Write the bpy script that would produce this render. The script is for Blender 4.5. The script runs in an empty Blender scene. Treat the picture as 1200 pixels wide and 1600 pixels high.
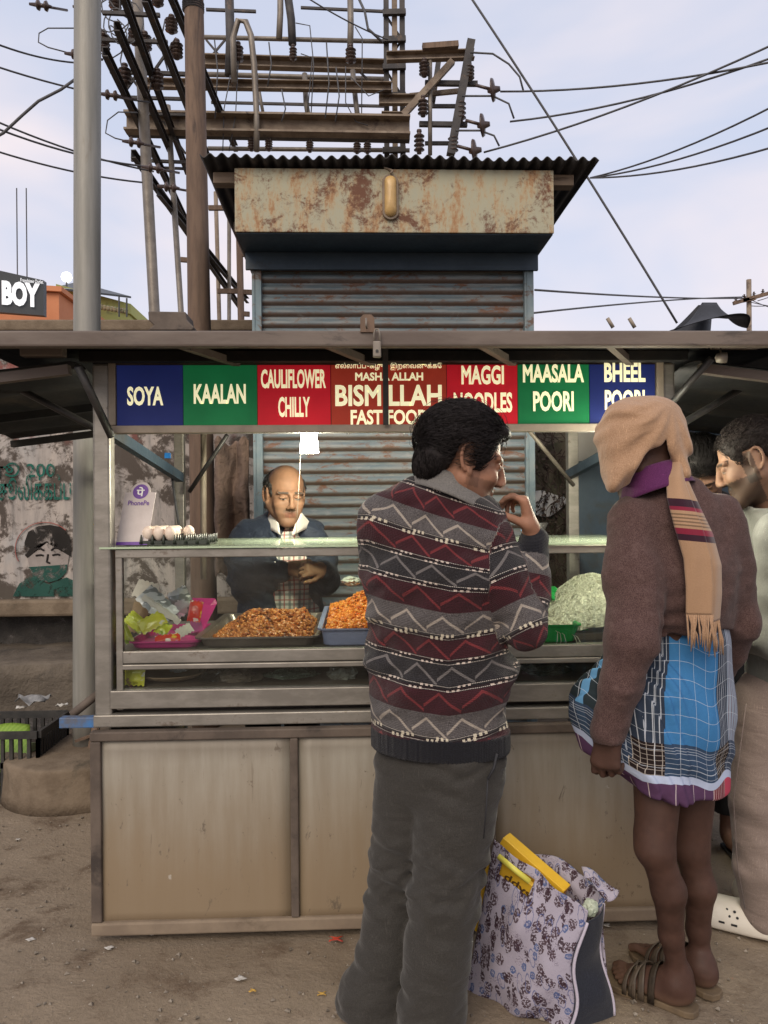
import bpy, bmesh, math, random
import numpy as np
from mathutils import Vector, Matrix, noise as mnoise
PI = math.pi
rnd = random.Random(7)
SC = bpy.context.scene
COL = SC.collection
# ------------------------------------------------------------------ camera
HC, FPX, YAW, ROLL = 1.38, 1200.0, math.radians(2.1), math.radians(0.5)
cf = Vector((math.sin(YAW), math.cos(YAW), 0))
r0 = Vector((math.cos(YAW), -math.sin(YAW), 0))
cr = r0*math.cos(ROLL) - Vector((0, 0, 1))*math.sin(ROLL)
cu = Vector((0, 0, 1))*math.cos(ROLL) + r0*math.sin(ROLL)
CAM = Vector((0, 0, HC))
cd = bpy.data.cameras.new('camera'); cam = bpy.data.objects.new('camera', cd); COL.objects.link(cam)
cd.sensor_fit = 'VERTICAL'; cd.sensor_height = 32; cd.sensor_width = 24; cd.lens = 24
cd.clip_start = 0.05; cd.clip_end = 3000
M3 = Matrix((cr, cu, -cf)).transposed()
cam.matrix_world = Matrix.Translation(CAM) @ M3.to_4x4()
SC.camera = cam
def ray(px, py): return cf + cr*((px-600)/FPX) - cu*((py-800)/FPX)
def P(px, py, Y):                      # photo pixel -> point on the plane y = Y
    d = ray(px, py); return CAM + d*(Y/d.y)
def G(px, py, z=0.0):                  # photo pixel -> point on the plane z
    d = ray(px, py); return CAM + d*((z-HC)/d.z)
# ------------------------------------------------------------------ sky and sun
SUN_EL, SUN_AZ = math.radians(38), math.radians(200)     # low sun behind the camera, veiled by cloud
W = bpy.data.worlds.new('World'); SC.world = W; W.use_nodes = True
wn = W.node_tree; wn.nodes.clear()
wo = wn.nodes.new('ShaderNodeOutputWorld'); wb = wn.nodes.new('ShaderNodeBackground')
sky = wn.nodes.new('ShaderNodeTexSky'); sky.sky_type = 'NISHITA'; sky.sun_disc = False
sky.sun_elevation = SUN_EL; sky.sun_rotation = SUN_AZ; sky.air_density = 1.0; sky.dust_density = 2.2; sky.ozone_density = 1.6
tc = wn.nodes.new('ShaderNodeTexCoord'); mp = wn.nodes.new('ShaderNodeMapping'); mp.inputs['Scale'].default_value = (1.0, 1.0, 2.6)
mp.inputs['Rotation'].default_value = (0.0, 0.25, 0.3)
nz = wn.nodes.new('ShaderNodeTexNoise'); nz.inputs['Scale'].default_value = 1.7; nz.inputs['Detail'].default_value = 4.5; nz.inputs['Roughness'].default_value = 0.52; nz.inputs['Distortion'].default_value = 0.35
rp = wn.nodes.new('ShaderNodeValToRGB'); rp.color_ramp.elements[0].position = 0.44; rp.color_ramp.elements[1].position = 0.72
mx = wn.nodes.new('ShaderNodeMix'); mx.data_type = 'RGBA'
sk2 = wn.nodes.new('ShaderNodeMix'); sk2.data_type = 'RGBA'; sk2.inputs[0].default_value = 0.78
sk2.inputs[7].default_value = (5.2, 5.5, 6.6, 1)           # thin veil of high cloud over the whole sky
mx.inputs[7].default_value = (6.9, 6.1, 6.2, 1)           # rosy evening cloud
wn.links.new(tc.outputs['Generated'], mp.inputs[0]); wn.links.new(mp.outputs[0], nz.inputs['Vector'])
wn.links.new(nz.outputs[0], rp.inputs[0]); wn.links.new(rp.outputs[0], mx.inputs[0])
wn.links.new(sky.outputs[0], sk2.inputs[6]); wn.links.new(sk2.outputs[2], mx.inputs[6])
wn.links.new(mx.outputs[2], wb.inputs[0]); wb.inputs[1].default_value = 0.10
wn.links.new(wb.outputs[0], wo.inputs[0])
sl = bpy.data.lights.new('sun', 'SUN'); sl.energy = 1.5; sl.angle = math.radians(40); sl.color = (1.0, 0.86, 0.69)
so = bpy.data.objects.new('sun', sl); COL.objects.link(so)
sdir = Vector((math.sin(SUN_AZ)*math.cos(SUN_EL), math.cos(SUN_AZ)*math.cos(SUN_EL), math.sin(SUN_EL)))
so.rotation_euler = sdir.to_track_quat('Z', 'Y').to_euler(); so.location = (0, -5, 8)
SC.view_settings.view_transform = 'Standard'; SC.view_settings.look = 'None'; SC.view_settings.gamma = 1
SC.view_settings.exposure = 0.54
SC.render.engine = 'CYCLES'; SC.cycles.max_bounces = 8; SC.cycles.transparent_max_bounces = 16
SC.cycles.caustics_reflective = False; SC.cycles.caustics_refractive = False
# ------------------------------------------------------------------ node language for procedural materials
class N:
    def __init__(s, m, sock): s.m = m; s.k = sock
    def _op(s, op, *o):
        n = s.m.nt.nodes.new('ShaderNodeMath'); n.operation = op
        for i, v in enumerate((s,)+o): s.m.put(v, n.inputs[i])
        return N(s.m, n.outputs[0])
    def __add__(s, o): return s._op('ADD', o)
    def __radd__(s, o): return s._op('ADD', o)
    def __sub__(s, o): return s._op('SUBTRACT', o)
    def __rsub__(s, o): return (s*-1.0)+o
    def __mul__(s, o): return s._op('MULTIPLY', o)
    __rmul__ = __mul__
    def __truediv__(s, o): return s._op('DIVIDE', o)
    def frac(s): return s._op('FRACT')
    def floor(s): return s._op('FLOOR')
    def abs(s): return s._op('ABSOLUTE')
    def sin(s): return s._op('SINE')
    def min(s, o): return s._op('MINIMUM', o)
    def max(s, o): return s._op('MAXIMUM', o)
    def gt(s, o): return s._op('GREATER_THAN', o)
    def lt(s, o): return s._op('LESS_THAN', o)
    def pow(s, o): return s._op('POWER', o)
    def smooth(s, a, b):
        n = s.m.nt.nodes.new('ShaderNodeMapRange'); n.interpolation_type = 'SMOOTHSTEP'
        s.m.put(s, n.inputs[0]); s.m.put(a, n.inputs[1]); s.m.put(b, n.inputs[2]); return N(s.m, n.outputs[0])
class MB_:
    def __init__(s, name):
        s.mat = bpy.data.materials.new(name); s.mat.use_nodes = True; s.nt = s.mat.node_tree; s.nt.nodes.clear()
        s.o = s.nt.nodes.new('ShaderNodeOutputMaterial'); s.b = s.nt.nodes.new('ShaderNodeBsdfPrincipled')
        s.nt.links.new(s.b.outputs[0], s.o.inputs[0])
    def put(s, v, sock):
        if isinstance(v, N): s.nt.links.new(v.k, sock)
        elif isinstance(v, (tuple, list)): sock.default_value = tuple(v)+(1,) if len(v) == 3 and len(sock.default_value) == 4 else tuple(v)
        else: sock.default_value = v
    def coord(s, k='Object', scale=(1, 1, 1), rot=(0, 0, 0), loc=(0, 0, 0)):
        t = s.nt.nodes.new('ShaderNodeTexCoord'); m = s.nt.nodes.new('ShaderNodeMapping')
        m.inputs['Scale'].default_value = scale; m.inputs['Rotation'].default_value = rot; m.inputs['Location'].default_value = loc
        s.nt.links.new(t.outputs[k], m.inputs[0]); return N(s, m.outputs[0])
    def attr(s, name):
        a = s.nt.nodes.new('ShaderNodeAttribute'); a.attribute_name = name; return N(s, a.outputs['Color']), N(s, a.outputs['Vector'])
    def xyz(s, v):
        n = s.nt.nodes.new('ShaderNodeSeparateXYZ'); s.put(v, n.inputs[0]); return [N(s, n.outputs[i]) for i in range(3)]
    def vec(s, x, y, z):
        n = s.nt.nodes.new('ShaderNodeCombineXYZ')
        for i, v in enumerate((x, y, z)): s.put(v, n.inputs[i])
        return N(s, n.outputs[0])
    def noise(s, v, scale, det=4, rough=0.55, dist=0.0):
        n = s.nt.nodes.new('ShaderNodeTexNoise'); s.put(v, n.inputs['Vector'])
        n.inputs['Scale'].default_value = scale; n.inputs['Detail'].default_value = det
        n.inputs['Roughness'].default_value = rough; n.inputs['Distortion'].default_value = dist
        return N(s, n.outputs[0])
    def voro(s, v, scale, feat='F1', out='Distance', rand=1.0):
        n = s.nt.nodes.new('ShaderNodeTexVoronoi'); n.feature = feat; s.put(v, n.inputs['Vector'])
        n.inputs['Scale'].default_value = scale; n.inputs['Randomness'].default_value = rand
        return N(s, n.outputs[out])
    def mix(s, f, a, b, mode='MIX'):
        n = s.nt.nodes.new('ShaderNodeMix'); n.data_type = 'RGBA'; n.blend_type = mode
        s.put(f, n.inputs[0]); s.put(a, n.inputs[6]); s.put(b, n.inputs[7]); return N(s, n.outputs[2])
    def ramp(s, f, stops):
        n = s.nt.nodes.new('ShaderNodeValToRGB'); e = n.color_ramp.elements
        while len(e) < len(stops): e.new(0.5)
        for i, (p, c) in enumerate(stops): e[i].position = p; e[i].color = tuple(c)+(1,) if len(c) == 3 else c
        s.put(f, n.inputs[0]); return N(s, n.outputs[0])
    def out(s, base, rough=0.7, metal=0.0, bump=None, bstr=0.3, bdist=0.01, spec=None, alpha=None, emit=None, estr=0, sss=None, sheen=None, trans=None, ior=None):
        s.put(base, s.b.inputs['Base Color']); s.put(rough, s.b.inputs['Roughness']); s.put(metal, s.b.inputs['Metallic'])
        if spec is not None: s.put(spec, s.b.inputs['Specular IOR Level'])
        if alpha is not None: s.put(alpha, s.b.inputs['Alpha'])
        if emit is not None: s.put(emit, s.b.inputs['Emission Color']); s.put(estr, s.b.inputs['Emission Strength'])
        if sss: s.b.inputs['Subsurface Weight'].default_value = sss; s.b.inputs['Subsurface Radius'].default_value = (0.012, 0.005, 0.003)
        if sheen: s.b.inputs['Sheen Weight'].default_value = sheen; s.b.inputs['Sheen Roughness'].default_value = 0.5
        if trans is not None: s.put(trans, s.b.inputs['Transmission Weight'])
        if ior: s.b.inputs['IOR'].default_value = ior
        if bump is not None:
            n = s.nt.nodes.new('ShaderNodeBump'); n.inputs['Strength'].default_value = bstr; n.inputs['Distance'].default_value = bdist
            s.put(bump, n.inputs['Height']); s.nt.links.new(n.outputs[0], s.b.inputs['Normal'])
        return s.mat
def mottled(name, c1, c2, scale=6, rough=0.75, metal=0.0, bstr=0.25, bdist=0.004, dirt=None, dthr=(0.55, 0.7), dscale=2.0, stretch=(1, 1, 1), spec=None):
    m = MB_(name); v = m.coord(scale=stretch)
    f = m.noise(v, scale, 6, 0.62); col = m.mix(f.smooth(0.32, 0.68), c1, c2)
    if dirt:
        g = m.noise(v, dscale, 8, 0.68, 0.4).smooth(*dthr); col = m.mix(g, col, dirt)
    fine = m.noise(v, scale*9, 3, 0.6)
    return m.out(col, rough=fine*0.25+(rough-0.12), metal=metal, bump=f*0.6+fine*0.4, bstr=bstr, bdist=bdist, spec=spec)
MATS = {}
# ------------------------------------------------------------------ mesh helpers
class MB:
    def __init__(s): s.v = []; s.f = []; s.m = []; s.cm = 0
    def add(s, vs, fs):
        o = len(s.v); s.v += [Vector(p) for p in vs]; s.f += [tuple(i+o for i in f) for f in fs]; s.m += [s.cm]*len(fs); return s
    def box(s, a, b):                                   # corners
        x0, y0, z0 = a; x1, y1, z1 = b
        x0, x1 = sorted((x0, x1)); y0, y1 = sorted((y0, y1)); z0, z1 = sorted((z0, z1))
        return s.add([(x0, y0, z0), (x1, y0, z0), (x1, y1, z0), (x0, y1, z0), (x0, y0, z1), (x1, y0, z1), (x1, y1, z1), (x0, y1, z1)],
                     [(0, 3, 2, 1), (4, 5, 6, 7), (0, 1, 5, 4), (1, 2, 6, 5), (2, 3, 7, 6), (3, 0, 4, 7)])
    def bar(s, p, q, w, h, up=(0, 0, 1)):               # box beam from p to q
        p = Vector(p); q = Vector(q); d = (q-p).normalized(); up = Vector(up)
        x = d.cross(up)
        if x.length < 1e-4: x = d.cross(Vector((0, 1, 0)))
        x.normalize(); u = x.cross(d); x *= w/2; u *= h/2
        return s.add([p-x-u, p+x-u, p+x+u, p-x+u, q-x-u, q+x-u, q+x+u, q-x+u],
                     [(0, 1, 2, 3), (7, 6, 5, 4), (0, 4, 5, 1), (1, 5, 6, 2), (2, 6, 7, 3), (3, 7, 4, 0)])
    def tube(s, pts, r, n=8, cap=True):
        pts = [Vector(p) for p in pts]
        if not isinstance(r, (list, tuple)): r = [r]*len(pts)
        vs = []; fs = []; ref = None
        for i, p in enumerate(pts):
            d = (pts[min(i+1, len(pts)-1)]-pts[max(i-1, 0)]).normalized()
            if ref is None: ref = d.orthogonal().normalized()
            ref = (ref-d*ref.dot(d))
            ref = ref.normalized() if ref.length > 1e-5 else d.orthogonal().normalized()
            b = d.cross(ref)
            for k in range(n):
                a = 2*PI*k/n; vs.append(p+(ref*math.cos(a)+b*math.sin(a))*r[i])
        for i in range(len(pts)-1):
            for k in range(n):
                k2 = (k+1) % n; fs.append((i*n+k, i*n+k2, (i+1)*n+k2, (i+1)*n+k))
        if cap: fs.append(tuple(range(n-1, -1, -1))); fs.append(tuple((len(pts)-1)*n+k for k in range(n)))
        return s.add(vs, fs)
    def lathe(s, c, prof, n=24, axis=(0, 0, 1)):        # prof: (radius, height)
        ax = Vector(axis).normalized(); a1 = ax.orthogonal().normalized(); a2 = ax.cross(a1); c = Vector(c); vs = []; fs = []
        for (r, h) in prof:
            for k in range(n):
                t = 2*PI*k/n; vs.append(c+ax*h+(a1*math.cos(t)+a2*math.sin(t))*r)
        for i in range(len(prof)-1):
            for k in range(n):
                k2 = (k+1) % n; fs.append((i*n+k, i*n+k2, (i+1)*n+k2, (i+1)*n+k))
        fs.append(tuple(range(n-1, -1, -1))); fs.append(tuple((len(prof)-1)*n+k for k in range(n)))
        return s.add(vs, fs)
    def prism(s, poly, off):                            # closed polygon extruded by the vector off
        n = len(poly); poly = [Vector(p) for p in poly]; off = Vector(off)
        return s.add(poly+[p+off for p in poly], [tuple(range(n)), tuple(range(2*n-1, n-1, -1))]+[(i, i+n, (i+1) % n+n, (i+1) % n) for i in range(n)])
    def grid(s, fn, nu, nv):
        vs = [fn(i/(nu-1), j/(nv-1)) for j in range(nv) for i in range(nu)]
        return s.add(vs, [(j*nu+i, j*nu+i+1, (j+1)*nu+i+1, (j+1)*nu+i) for j in range(nv-1) for i in range(nu-1)])
    def xform(s, M):
        s.v = [M @ p for p in s.v]; return s
def mesh_of(mb, name):
    me = bpy.data.meshes.new(name); me.from_pydata([tuple(p) for p in mb.v], [], mb.f); me.update(); return me
def obj(name, mb, mat, parent=None, smooth=False, bev=0, origin=None, solid=0, sub=0, recalc=True):
    """link a builder as ONE mesh object; geometry is given in world metres"""
    if isinstance(mb, MB):
        o0 = wloc(parent) if parent is not None else (Vector(origin) if origin is not None else base_of(mb.v))
        mb.v = [p-o0 for p in mb.v]; me = mesh_of(mb, name)
        for m in (mat if isinstance(mat, list) else [mat]): me.materials.append(m)
        if isinstance(mat, list): me.polygons.foreach_set('material_index', mb.m)
        if recalc:
            bm = bmesh.new(); bm.from_mesh(me); bmesh.ops.recalc_face_normals(bm, faces=bm.faces); bm.to_mesh(me); bm.free()
    else: me = mb; o0 = Vector(origin or (0, 0, 0)) if parent is None else None
    ob = bpy.data.objects.new(name, me); COL.objects.link(ob)
    if parent is not None: ob.parent = parent
    else: ob.location = o0
    if smooth: me.polygons.foreach_set('use_smooth', [True]*len(me.polygons))
    if solid: md = ob.modifiers.new('s', 'SOLIDIFY'); md.thickness = solid; md.offset = 0
    if bev: md = ob.modifiers.new('b', 'BEVEL'); md.width = bev; md.segments = 2; md.limit_method = 'ANGLE'; md.angle_limit = 0.6
    if sub: md = ob.modifiers.new('u', 'SUBSURF'); md.levels = sub; md.render_levels = sub
    return ob
def wloc(o):
    v = Vector((0, 0, 0))
    while o is not None: v += o.location; o = o.parent
    return v
def base_of(vs):
    xs = [p.x for p in vs]; ys = [p.y for p in vs]; zs = [p.z for p in vs]
    return Vector(((min(xs)+max(xs))/2, (min(ys)+max(ys))/2, min(zs)))
def tag(o, label, cat, group=None, kind=None):
    if label: o['label'] = label
    if cat: o['category'] = cat
    if group: o['group'] = group
    if kind: o['kind'] = kind
    return o
def thing(name, label, cat, loc=(0, 0, 0), group=None):
    o = bpy.data.objects.new(name, None); COL.objects.link(o); o.location = Vector(loc); o.empty_display_size = 0.1
    return tag(o, label, cat, group)
def text_mesh(body, bold=0.0, res=3, extrude=0.0):
    c = bpy.data.curves.new('t', 'FONT'); c.body = body; c.bevel_depth = bold; c.bevel_resolution = 0; c.resolution_u = res; c.align_x = 'CENTER'; c.extrude = extrude
    o = bpy.data.objects.new('t', c); COL.objects.link(o); dg = bpy.context.evaluated_depsgraph_get(); dg.update()
    me = bpy.data.meshes.new_from_object(o.evaluated_get(dg)); vs = [Vector(v.co) for v in me.vertices]; fs = [tuple(p.vertices) for p in me.polygons]
    bpy.data.objects.remove(o); bpy.data.curves.remove(c); bpy.data.meshes.remove(me); return vs, fs
def text_on(mb, body, c00, ux, uz, w, h, bold=0.02, th=0.0015, nrm=(0, -1, 0)):
    """letters filling a w x h box whose lower left corner is c00, on a plane spanned by ux, uz"""
    vs, fs = text_mesh(body, bold, 3, 0.02)
    if not vs: return
    x0 = min(v.x for v in vs); x1 = max(v.x for v in vs); y0 = min(v.y for v in vs); y1 = max(v.y for v in vs)
    ux = Vector(ux); uz = Vector(uz); nrm = Vector(nrm); c00 = Vector(c00)
    mb.add([c00+ux*((v.x-x0)/(x1-x0)*w)+uz*((v.y-y0)/(y1-y0)*h)+nrm*(th*(0.5 if v.z > 0 else -0.5)+th/2+0.0006) for v in vs], fs)
def copy_thing(o, loc=None, label=None, group=None, rz=None):
    c = o.copy(); COL.objects.link(c)
    if loc is not None: c.location = loc
    if rz is not None: c.rotation_euler.z = rz
    if label: c['label'] = label
    if group: c['group'] = group
    for ch in o.children:
        k = ch.copy(); COL.objects.link(k); k.parent = c
        for g in ch.children: q = g.copy(); COL.objects.link(q); q.parent = k
    return c
def nz3(p, s=1.0): return mnoise.noise(Vector(p)*s)
def sag(a, b, drop, n=14):
    a = Vector(a); b = Vector(b)
    return [a.lerp(b, t/(n-1))-Vector((0, 0, 4*drop*(t/(n-1))*(1-t/(n-1)))) for t in range(n)]
# ================================================================== materials of the setting
def m_ground():
    m = MB_('dirt'); v = m.coord()
    big = m.noise(v, 0.9, 5, 0.6); mid = m.noise(v, 5, 8, 0.7, 0.3); fine = m.noise(v, 60, 5, 0.7); grit = m.voro(v, 95)
    c = m.mix(big.smooth(0.35, 0.65), (0.195, 0.153, 0.110), (0.270, 0.217, 0.160))
    c = m.mix(mid.smooth(0.5, 0.68), c, (0.135, 0.097, 0.067)); c = m.mix(mid.smooth(0.45, 0.25)*0.5, c, (0.33, 0.26, 0.19))
    c = m.mix(fine.smooth(0.58, 0.72)*0.5, c, (0.36, 0.3, 0.235)); c = m.mix(grit.lt(0.16)*0.45, c, (0.06, 0.045, 0.035))
    sp = m.voro(v, 26); c = m.mix(sp.lt(0.05), c, (0.5, 0.47, 0.42))
    return m.out(c, rough=0.93, bump=big*0.5+mid*0.9+fine*0.35, bstr=0.6, bdist=0.03, spec=0.2)
def m_wall():
    m = MB_('weathered_whitewash'); v = m.coord(); x, y, z = m.xyz(v); st = m.coord(scale=(3.0, 1, 0.5))
    a = m.noise(v, 3.2, 9, 0.72, 0.6); b = m.noise(st, 2.2, 7, 0.7); c0 = m.noise(v, 14, 6, 0.7)
    col = m.mix(b.smooth(0.35, 0.65), (0.44, 0.385, 0.345), (0.29, 0.265, 0.25))
    col = m.mix(m.noise(v, 1.1, 4).smooth(0.5, 0.7)*0.45, col, (0.34, 0.40, 0.44))
    col = m.mix((a+c0*0.35).smooth(0.64, 0.74), col, (0.085, 0.07, 0.06)); col = m.mix(b.smooth(0.52, 0.70)*0.8, col, (0.10, 0.09, 0.08))
    low = (1.15-z+a*0.5).smooth(0.45, 1.15); col = m.mix(low*0.75, col, (0.085, 0.085, 0.06))
    top = (z+a*0.3).smooth(2.02, 2.2); col = m.mix(top*m.noise(v, 7, 3).smooth(0.5, 0.6)*0.6, col, (0.30, 0.09, 0.08))
    return m.out(col, rough=0.93, bump=a+c0*0.5, bstr=0.5, bdist=0.01, spec=0.15)
def m_fascia():
    m = MB_('rusty_painted_sheet'); v = m.coord(); st = m.coord(scale=(2.2, 1, 0.7)); z = m.xyz(v)[2]
    a = m.noise(v, 7, 10, 0.78, 0.5); b = m.noise(st, 6.5, 10, 0.74); f = m.noise(v, 55, 4, 0.75)
    c = m.mix(b.smooth(0.42, 0.62), (0.36, 0.345, 0.25), (0.41, 0.31, 0.18))
    c = m.mix((b+f*0.3).smooth(0.64, 0.80)*0.9, c, (0.30, 0.155, 0.07)); c = m.mix((a+f*0.25+m.noise(v, 2.2, 3)*0.5-0.25).smooth(0.64, 0.78), c, (0.13, 0.055, 0.03))
    c = m.mix((a*0.8+b*0.4).smooth(0.50, 0.40)*0.5, c, (0.26, 0.33, 0.31))
    return m.out(c, rough=0.8, bump=a+f*0.5, bstr=0.25, bdist=0.004)
def m_shutter():
    m = MB_('worn_blue_shutter'); v = m.coord(); o = m.nt.nodes.new('ShaderNodeObjectInfo'); r = N(m, o.outputs['Random'])
    x, y, z = m.xyz(v); w = m.vec(x+r*9.0, y, z*2.0+r*31.0)
    a = m.noise(w, 5, 8, 0.72, 0.5); f = m.noise(w, 30, 4, 0.7); s = m.noise(m.vec(x*1.6+r*5.0, r*9.0, z*14), 3, 5)
    c = m.mix(s.smooth(0.35, 0.65), (0.135, 0.180, 0.200), (0.225, 0.240, 0.235))
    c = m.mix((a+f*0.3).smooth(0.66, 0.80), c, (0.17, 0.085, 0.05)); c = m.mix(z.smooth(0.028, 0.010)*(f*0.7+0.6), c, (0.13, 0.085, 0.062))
    c = m.mix(a.smooth(0.45, 0.3)*0.5, c, (0.34, 0.34, 0.32))
    return m.out(c, rough=0.62, bump=a+f*0.4, bstr=0.2, bdist=0.003, metal=0.1)
MATS['dirt'] = m_ground(); MATS['wall'] = m_wall(); MATS['fascia'] = m_fascia(); MATS['shutter'] = m_shutter()
MATS['concrete'] = mottled('old_concrete', (0.135, 0.102, 0.072), (0.205, 0.16, 0.115), 7, 0.92, bstr=0.6, bdist=0.015, dirt=(0.09, 0.075, 0.055), dscale=4, spec=0.2)
MATS['darkconcrete'] = mottled('damp_concrete', (0.085, 0.068, 0.052), (0.14, 0.115, 0.088), 6, 0.85, bstr=0.8, bdist=0.03, dirt=(0.05, 0.042, 0.034), dscale=3)
MATS['muck'] = mottled('black_drain_muck', (0.035, 0.03, 0.027), (0.075, 0.066, 0.058), 9, 0.7, bstr=0.9, bdist=0.04, dirt=(0.16, 0.145, 0.13), dthr=(0.6, 0.66), dscale=11)
MATS['galv'] = mottled('grey_pole_paint', (0.215, 0.210, 0.185), (0.285, 0.275, 0.245), 6, 0.55, bstr=0.15, dirt=(0.17, 0.14, 0.10), dthr=(0.58, 0.75), dscale=3, stretch=(4, 4, 0.35), metal=0.15)
MATS['rustpole'] = mottled('rust_brown_pole', (0.115, 0.075, 0.052), (0.19, 0.125, 0.085), 6, 0.8, bstr=0.3, dirt=(0.06, 0.042, 0.034), dscale=3, stretch=(3, 3, 0.4))
MATS['steel'] = mottled('dark_switchyard_steel', (0.032, 0.030, 0.032), (0.065, 0.058, 0.055), 8, 0.7, dirt=(0.14, 0.09, 0.06), dthr=(0.6, 0.72), dscale=5)
MATS['ruststeel'] = mottled('rusted_switchyard_steel', (0.17, 0.125, 0.09), (0.27, 0.215, 0.16), 7, 0.75, dirt=(0.07, 0.05, 0.04), dthr=(0.55, 0.68), dscale=4)
MATS['palesteel'] = mottled('galvanised_steel', (0.24, 0.21, 0.175), (0.16, 0.135, 0.11), 7, 0.5, metal=0.3)
MATS['porcelain'] = mottled('brown_porcelain', (0.045, 0.028, 0.024), (0.085, 0.055, 0.045), 20, 0.3)
MATS['wire'] = mottled('weathered_wire', (0.05, 0.05, 0.055), (0.09, 0.09, 0.095), 20, 0.6)
MATS['blackiron'] = mottled('sooty_corrugated_iron', (0.022, 0.021, 0.024), (0.05, 0.046, 0.045), 6, 0.7, dirt=(0.10, 0.075, 0.06), dthr=(0.6, 0.75), dscale=4, stretch=(1, 0.4, 1))
MATS['blueframe'] = mottled('worn_blue_frame_paint', (0.16, 0.23, 0.26), (0.24, 0.29, 0.30), 9, 0.6, dirt=(0.13, 0.08, 0.055), dthr=(0.56, 0.66), dscale=8)
MATS['darkblue'] = mottled('dark_blue_sheet', (0.022, 0.042, 0.066), (0.04, 0.064, 0.09), 5, 0.55, dirt=(0.03, 0.03, 0.03), dscale=4)
MATS['wood'] = mottled('grey_timber', (0.23, 0.165, 0.115), (0.33, 0.25, 0.18), 5, 0.8, stretch=(1, 6, 6), dirt=(0.1, 0.07, 0.05), dscale=4)
MATS['orange'] = mottled('orange_wall_paint', (0.62, 0.25, 0.12), (0.55, 0.21, 0.10), 0.6, 0.85)
MATS['lime'] = mottled('lime_wall_paint', (0.50, 0.50, 0.16), (0.42, 0.44, 0.15), 0.6, 0.85, dirt=(0.2, 0.2, 0.1), dscale=0.7)
MATS['charcoal'] = mottled('charcoal_sign_face', (0.035, 0.04, 0.042), (0.05, 0.055, 0.058), 1, 0.5)
MATS['white'] = mottled('white_paint', (0.8, 0.8, 0.78), (0.74, 0.74, 0.72), 4, 0.5)
MATS['pale'] = mottled('pale_plaster', (0.44, 0.41, 0.40), (0.35, 0.33, 0.32), 3, 0.85)
MATS['blackcloth'] = mottled('black_tarpaulin', (0.012, 0.012, 0.015), (0.022, 0.022, 0.026), 5, 0.7)
MATS['bark'] = mottled('mossy_stained_plaster', (0.16, 0.13, 0.10), (0.10, 0.10, 0.06), 5, 0.9, bstr=0.6, bdist=0.02, dirt=(0.33, 0.27, 0.22), dscale=3)
MATS['vine'] = mottled('dry_creeper', (0.045, 0.03, 0.024), (0.085, 0.058, 0.042), 12, 0.85)
def paint_mat(name, c, thr=(0.42, 0.56)):
    m = MB_(name); v = m.coord(); a = m.noise(v, 9, 8, 0.72, 0.6)
    return m.out(m.mix(m.noise(v, 5).smooth(0.3, 0.7), c, tuple(k*0.7 for k in c)), rough=0.9, alpha=a.smooth(thr[1]+0.12, thr[0]+0.12), spec=0.1)
MATS['pgreen'] = paint_mat('green_wall_lettering', (0.03, 0.14, 0.11), (0.36, 0.5)); MATS['pblack'] = paint_mat('black_wall_paint', (0.03, 0.027, 0.025), (0.38, 0.52))
MATS['pwhite'] = paint_mat('grey_white_wall_paint', (0.34, 0.30, 0.28), (0.40, 0.54)); MATS['pmask'] = paint_mat('green_mask_paint', (0.03, 0.085, 0.07), (0.38, 0.52)); MATS['pred'] = paint_mat('red_outline_paint', (0.38, 0.12, 0.1))
# ================================================================== ground
def ground():
    xs = np.unique(np.concatenate([-np.geomspace(6, 900, 14), np.linspace(-6, 6, 161), np.geomspace(6, 900, 14)]))
    ys = np.unique(np.concatenate([-np.geomspace(2, 900, 12), np.linspace(-2, 9, 150), np.geomspace(9, 900, 14)]))
    mb = MB(); nx, ny = len(xs), len(ys); vs = []
    for y in ys:
        for x in xs:
            z = 0.0
            if abs(x) < 6 and -2 < y < 9:
                z = 0.014*nz3((x, y, 0), 1.3)+0.007*nz3((x, y, 3), 4.0)+0.004*nz3((x, y, 5), 11.0)
                z += 0.006*math.sin(y*9+0.8*nz3((x, y, 0), 1.2)*3)*max(0, 1-abs(y-2.1)/0.6)*(1 if x < 0.1 else 0.4)
            vs.append((x, y, z))
    mb.add(vs, [(j*nx+i, j*nx+i+1, (j+1)*nx+i+1, (j+1)*nx+i) for j in range(ny-1) for i in range(nx-1)])
    o = obj('ground', mb, MATS['dirt'], smooth=True, origin=(0, 0, 0), recalc=False); o['kind'] = 'structure'
ground()
def pebbles():
    mb = MB(); r = random.Random(3)
    for i in range(4200):
        y = 1.35+2.3*r.random()**1.3; x = (r.random()-0.5)*2*(0.6+y*0.62)
        if 2.47 < y and -0.9 < x < 1.1: continue
        s = 0.0015+0.0075*r.random()**4; p = Vector((x, y, 0.004+s*0.3+0.014*nz3((x, y, 0), 1.3)+0.007*nz3((x, y, 3), 4.0)))
        a = r.random()*6
        mb.add([p+Vector((math.cos(a+k*2.1)*s*(0.8+0.5*r.random()), math.sin(a+k*2.1)*s*(0.8+0.5*r.random()), 0)) for k in range(3)]+[p+Vector((0, 0, s*0.8)), p-Vector((0, 0, s))],
               [(0, 1, 3), (1, 2, 3), (2, 0, 3), (1, 0, 4), (2, 1, 4), (0, 2, 4)])
    o = obj('pebbles', mb, mottled('grit', (0.30, 0.26, 0.21), (0.11, 0.09, 0.07), 30, 0.9), origin=(0, 0, 0)); tag(o, 'loose grit and tiny stones scattered over the dirt', 'grit', kind='stuff')
pebbles()
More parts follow.
